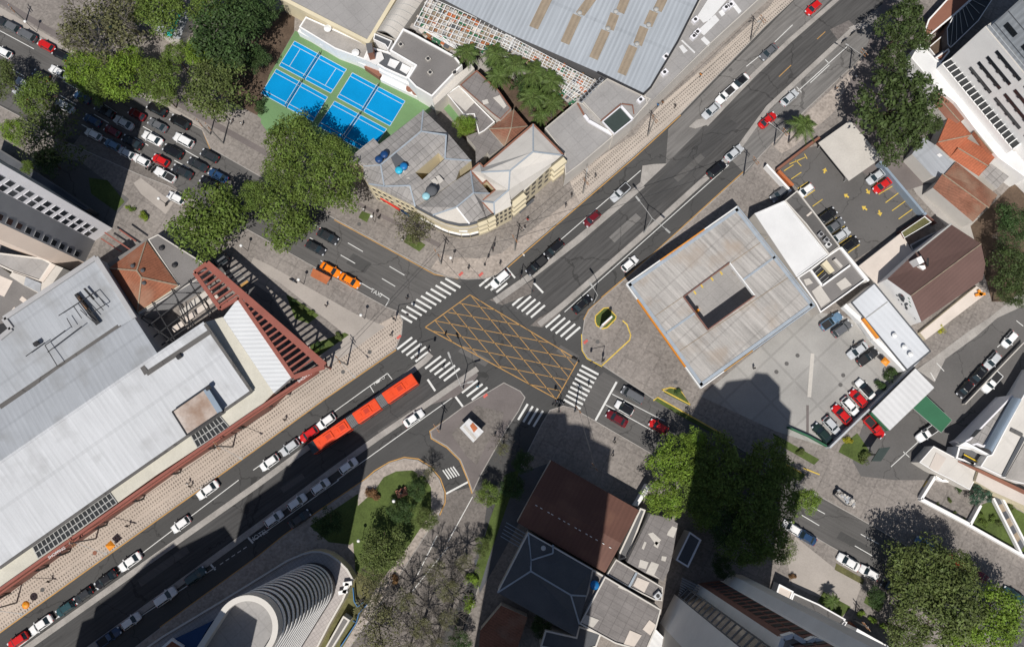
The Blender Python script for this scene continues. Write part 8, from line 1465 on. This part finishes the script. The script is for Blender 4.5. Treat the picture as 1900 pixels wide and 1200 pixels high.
for a in (('b1', 540, 1102, 'dark_steel', 'slate_flat', .5, 0, 'person in dark clothes walking the sunny path below the taxis'), ('b1', 925, 462, 'dark_steel', 'dark_steel', 2, 1, 'person in black standing beside the small lawn bed by the shops'), ('b1', 815, 400, 'white_paint', 'slate_flat', 1, 0, 'person in white crossing the small lawn bed'), ('b1', 1098, 620, 'white_paint', 'slate_flat', .4, 0, 'person in pale pink beside the yellow green bush'), ('b1', 875, 450, 'slate_flat', 'dark_steel', 2.4, 0, 'person by the globe lamp at the shops'), ('b2', 153, 475, 'red_paint', 'slate_flat', .8, 0, 'person in red walking below the balconies'), ('b2', 475, 297, 'dark_steel', 'slate_flat', .8, 0, 'person in dark clothes by the entrance canopy'), ('b2', 130, 540, 'white_paint', 'dark_steel', 3.6, 0, 'person in white near the corner pole'), ('b2', 432, 372, 'slate_flat', 'slate_flat', .7, 0, 'person at the kerb of the corner pavement'), ('b2', 650, 155, 'slate_flat', 'dark_steel', .7, 0, 'person on the patterned pavement under the grey block'),
          ('c1', 238, 748, 'dark_steel', 'dark_steel', .6, 0, 'person walking the patterned pavement beside the mall'), ('d0', 1360, 25, 'white_paint', 'slate_flat', .6, 0, 'person in white in a pair on the patterned pavement'), ('d0', 1378, 45, 'dark_steel', 'dark_steel', .6, 0, 'person in dark clothes in a pair on the patterned pavement'), ('d0', 932, 328, 'slate_flat', 'dark_steel', .6, 0, 'person walking alone between two wall struts'), ('d0', 372, 722, 'dark_steel', 'dark_steel', 3.6, 0, 'person walking near the lower parasol'), ('c2', 790, 912, 'dark_steel', 'slate_flat', 2.4, 0, 'person walking the pale pavement by the side yard, upper'), ('c2', 778, 1008, 'slate_flat', 'dark_steel', 2.4, 0, 'person walking the pale pavement by the side yard, lower'), ('c2', 1808, 372, 'dark_steel', 'dark_steel', 1, 1, 'person standing at the canopy corner'),
          ('a2', 1105, 788, 'tank_blue', 'slate_flat', .7, 0, 'person in blue on the patterned pavement by the long wall'), ('a2', 1140, 770, 'wood', 'slate_flat', .7, 0, 'person in brown on the patterned pavement by the long wall'), ('a2', 1418, 568, 'orange_paint', 'slate_flat', .7, 0, 'person in orange on the patterned pavement near the upper pole'), ('a2', 1232, 795, 'dark_steel', 'dark_steel', .7, 0, 'person at the kerb of the patterned pavement'), ('a3', 652, 580, 'white_paint', 'slate_flat', 1, 0, 'person in white on the pavement by the dark trees'), ('a3', 512, 665, 'wood', 'slate_flat', 2, 1, 'person standing at the car park barrier'), ('c3', 645, 200, 'dark_steel', 'dark_steel', 2, 1, 'person standing beside the silver saloon at the store'), ('a0', 1655, 885, 'dark_steel', 'dark_steel', .6, 0, 'person in dark clothes on the club pavement'), ('a0', 1705, 905, 'white_paint', 'slate_flat', .6, 0, 'person in white on the club pavement, middle'), ('a0', 1782, 920, 'white_paint', 'dark_steel', .6, 1, 'person in white at the end of the club pavement'), ('c1', 1015, 130, 'dark_steel', 'slate_flat', 2, 0, 'person waiting at the mall corner kerb'), ('c1', 1775, 865, 'dark_steel', 'dark_steel', 2, 1, 'person standing on the kiosk island'), ('b1', 1580, 830, 'dark_steel', 'dark_steel', 1, 1, 'person at the mosaic corner pavement'), ('b1', 1812, 795, 'slate_flat', 'dark_steel', 1, 1, 'person near the zebra at the corner pavement')):
    person(*a)
for a in (('b1', 1130, 1050, 'dark_steel', 'slate_flat', .5, 0, 'person crossing the long zebra at the cross street'), ('c1', 1285, 240, 'dark_steel', 'dark_steel', 2, 0, 'person on the zebra by the mall corner'), ('c1', 1395, 370, 'white_paint', 'slate_flat', 2, 0, 'person in white on the zebra over the bus lane'), ('c1', 1650, 505, 'tank_cyan', 'slate_flat', 2, 0, 'person in pale blue on the short zebra'), ('c2', 600, 490, 'dark_steel', 'slate_flat', 1, 0, 'person on the zebra by the station'), ('c1', 1410, 130, 'dark_steel', 'dark_steel', 2, 0, 'person in dark clothes at the edge of the box junction')): person(*a, z=.012)
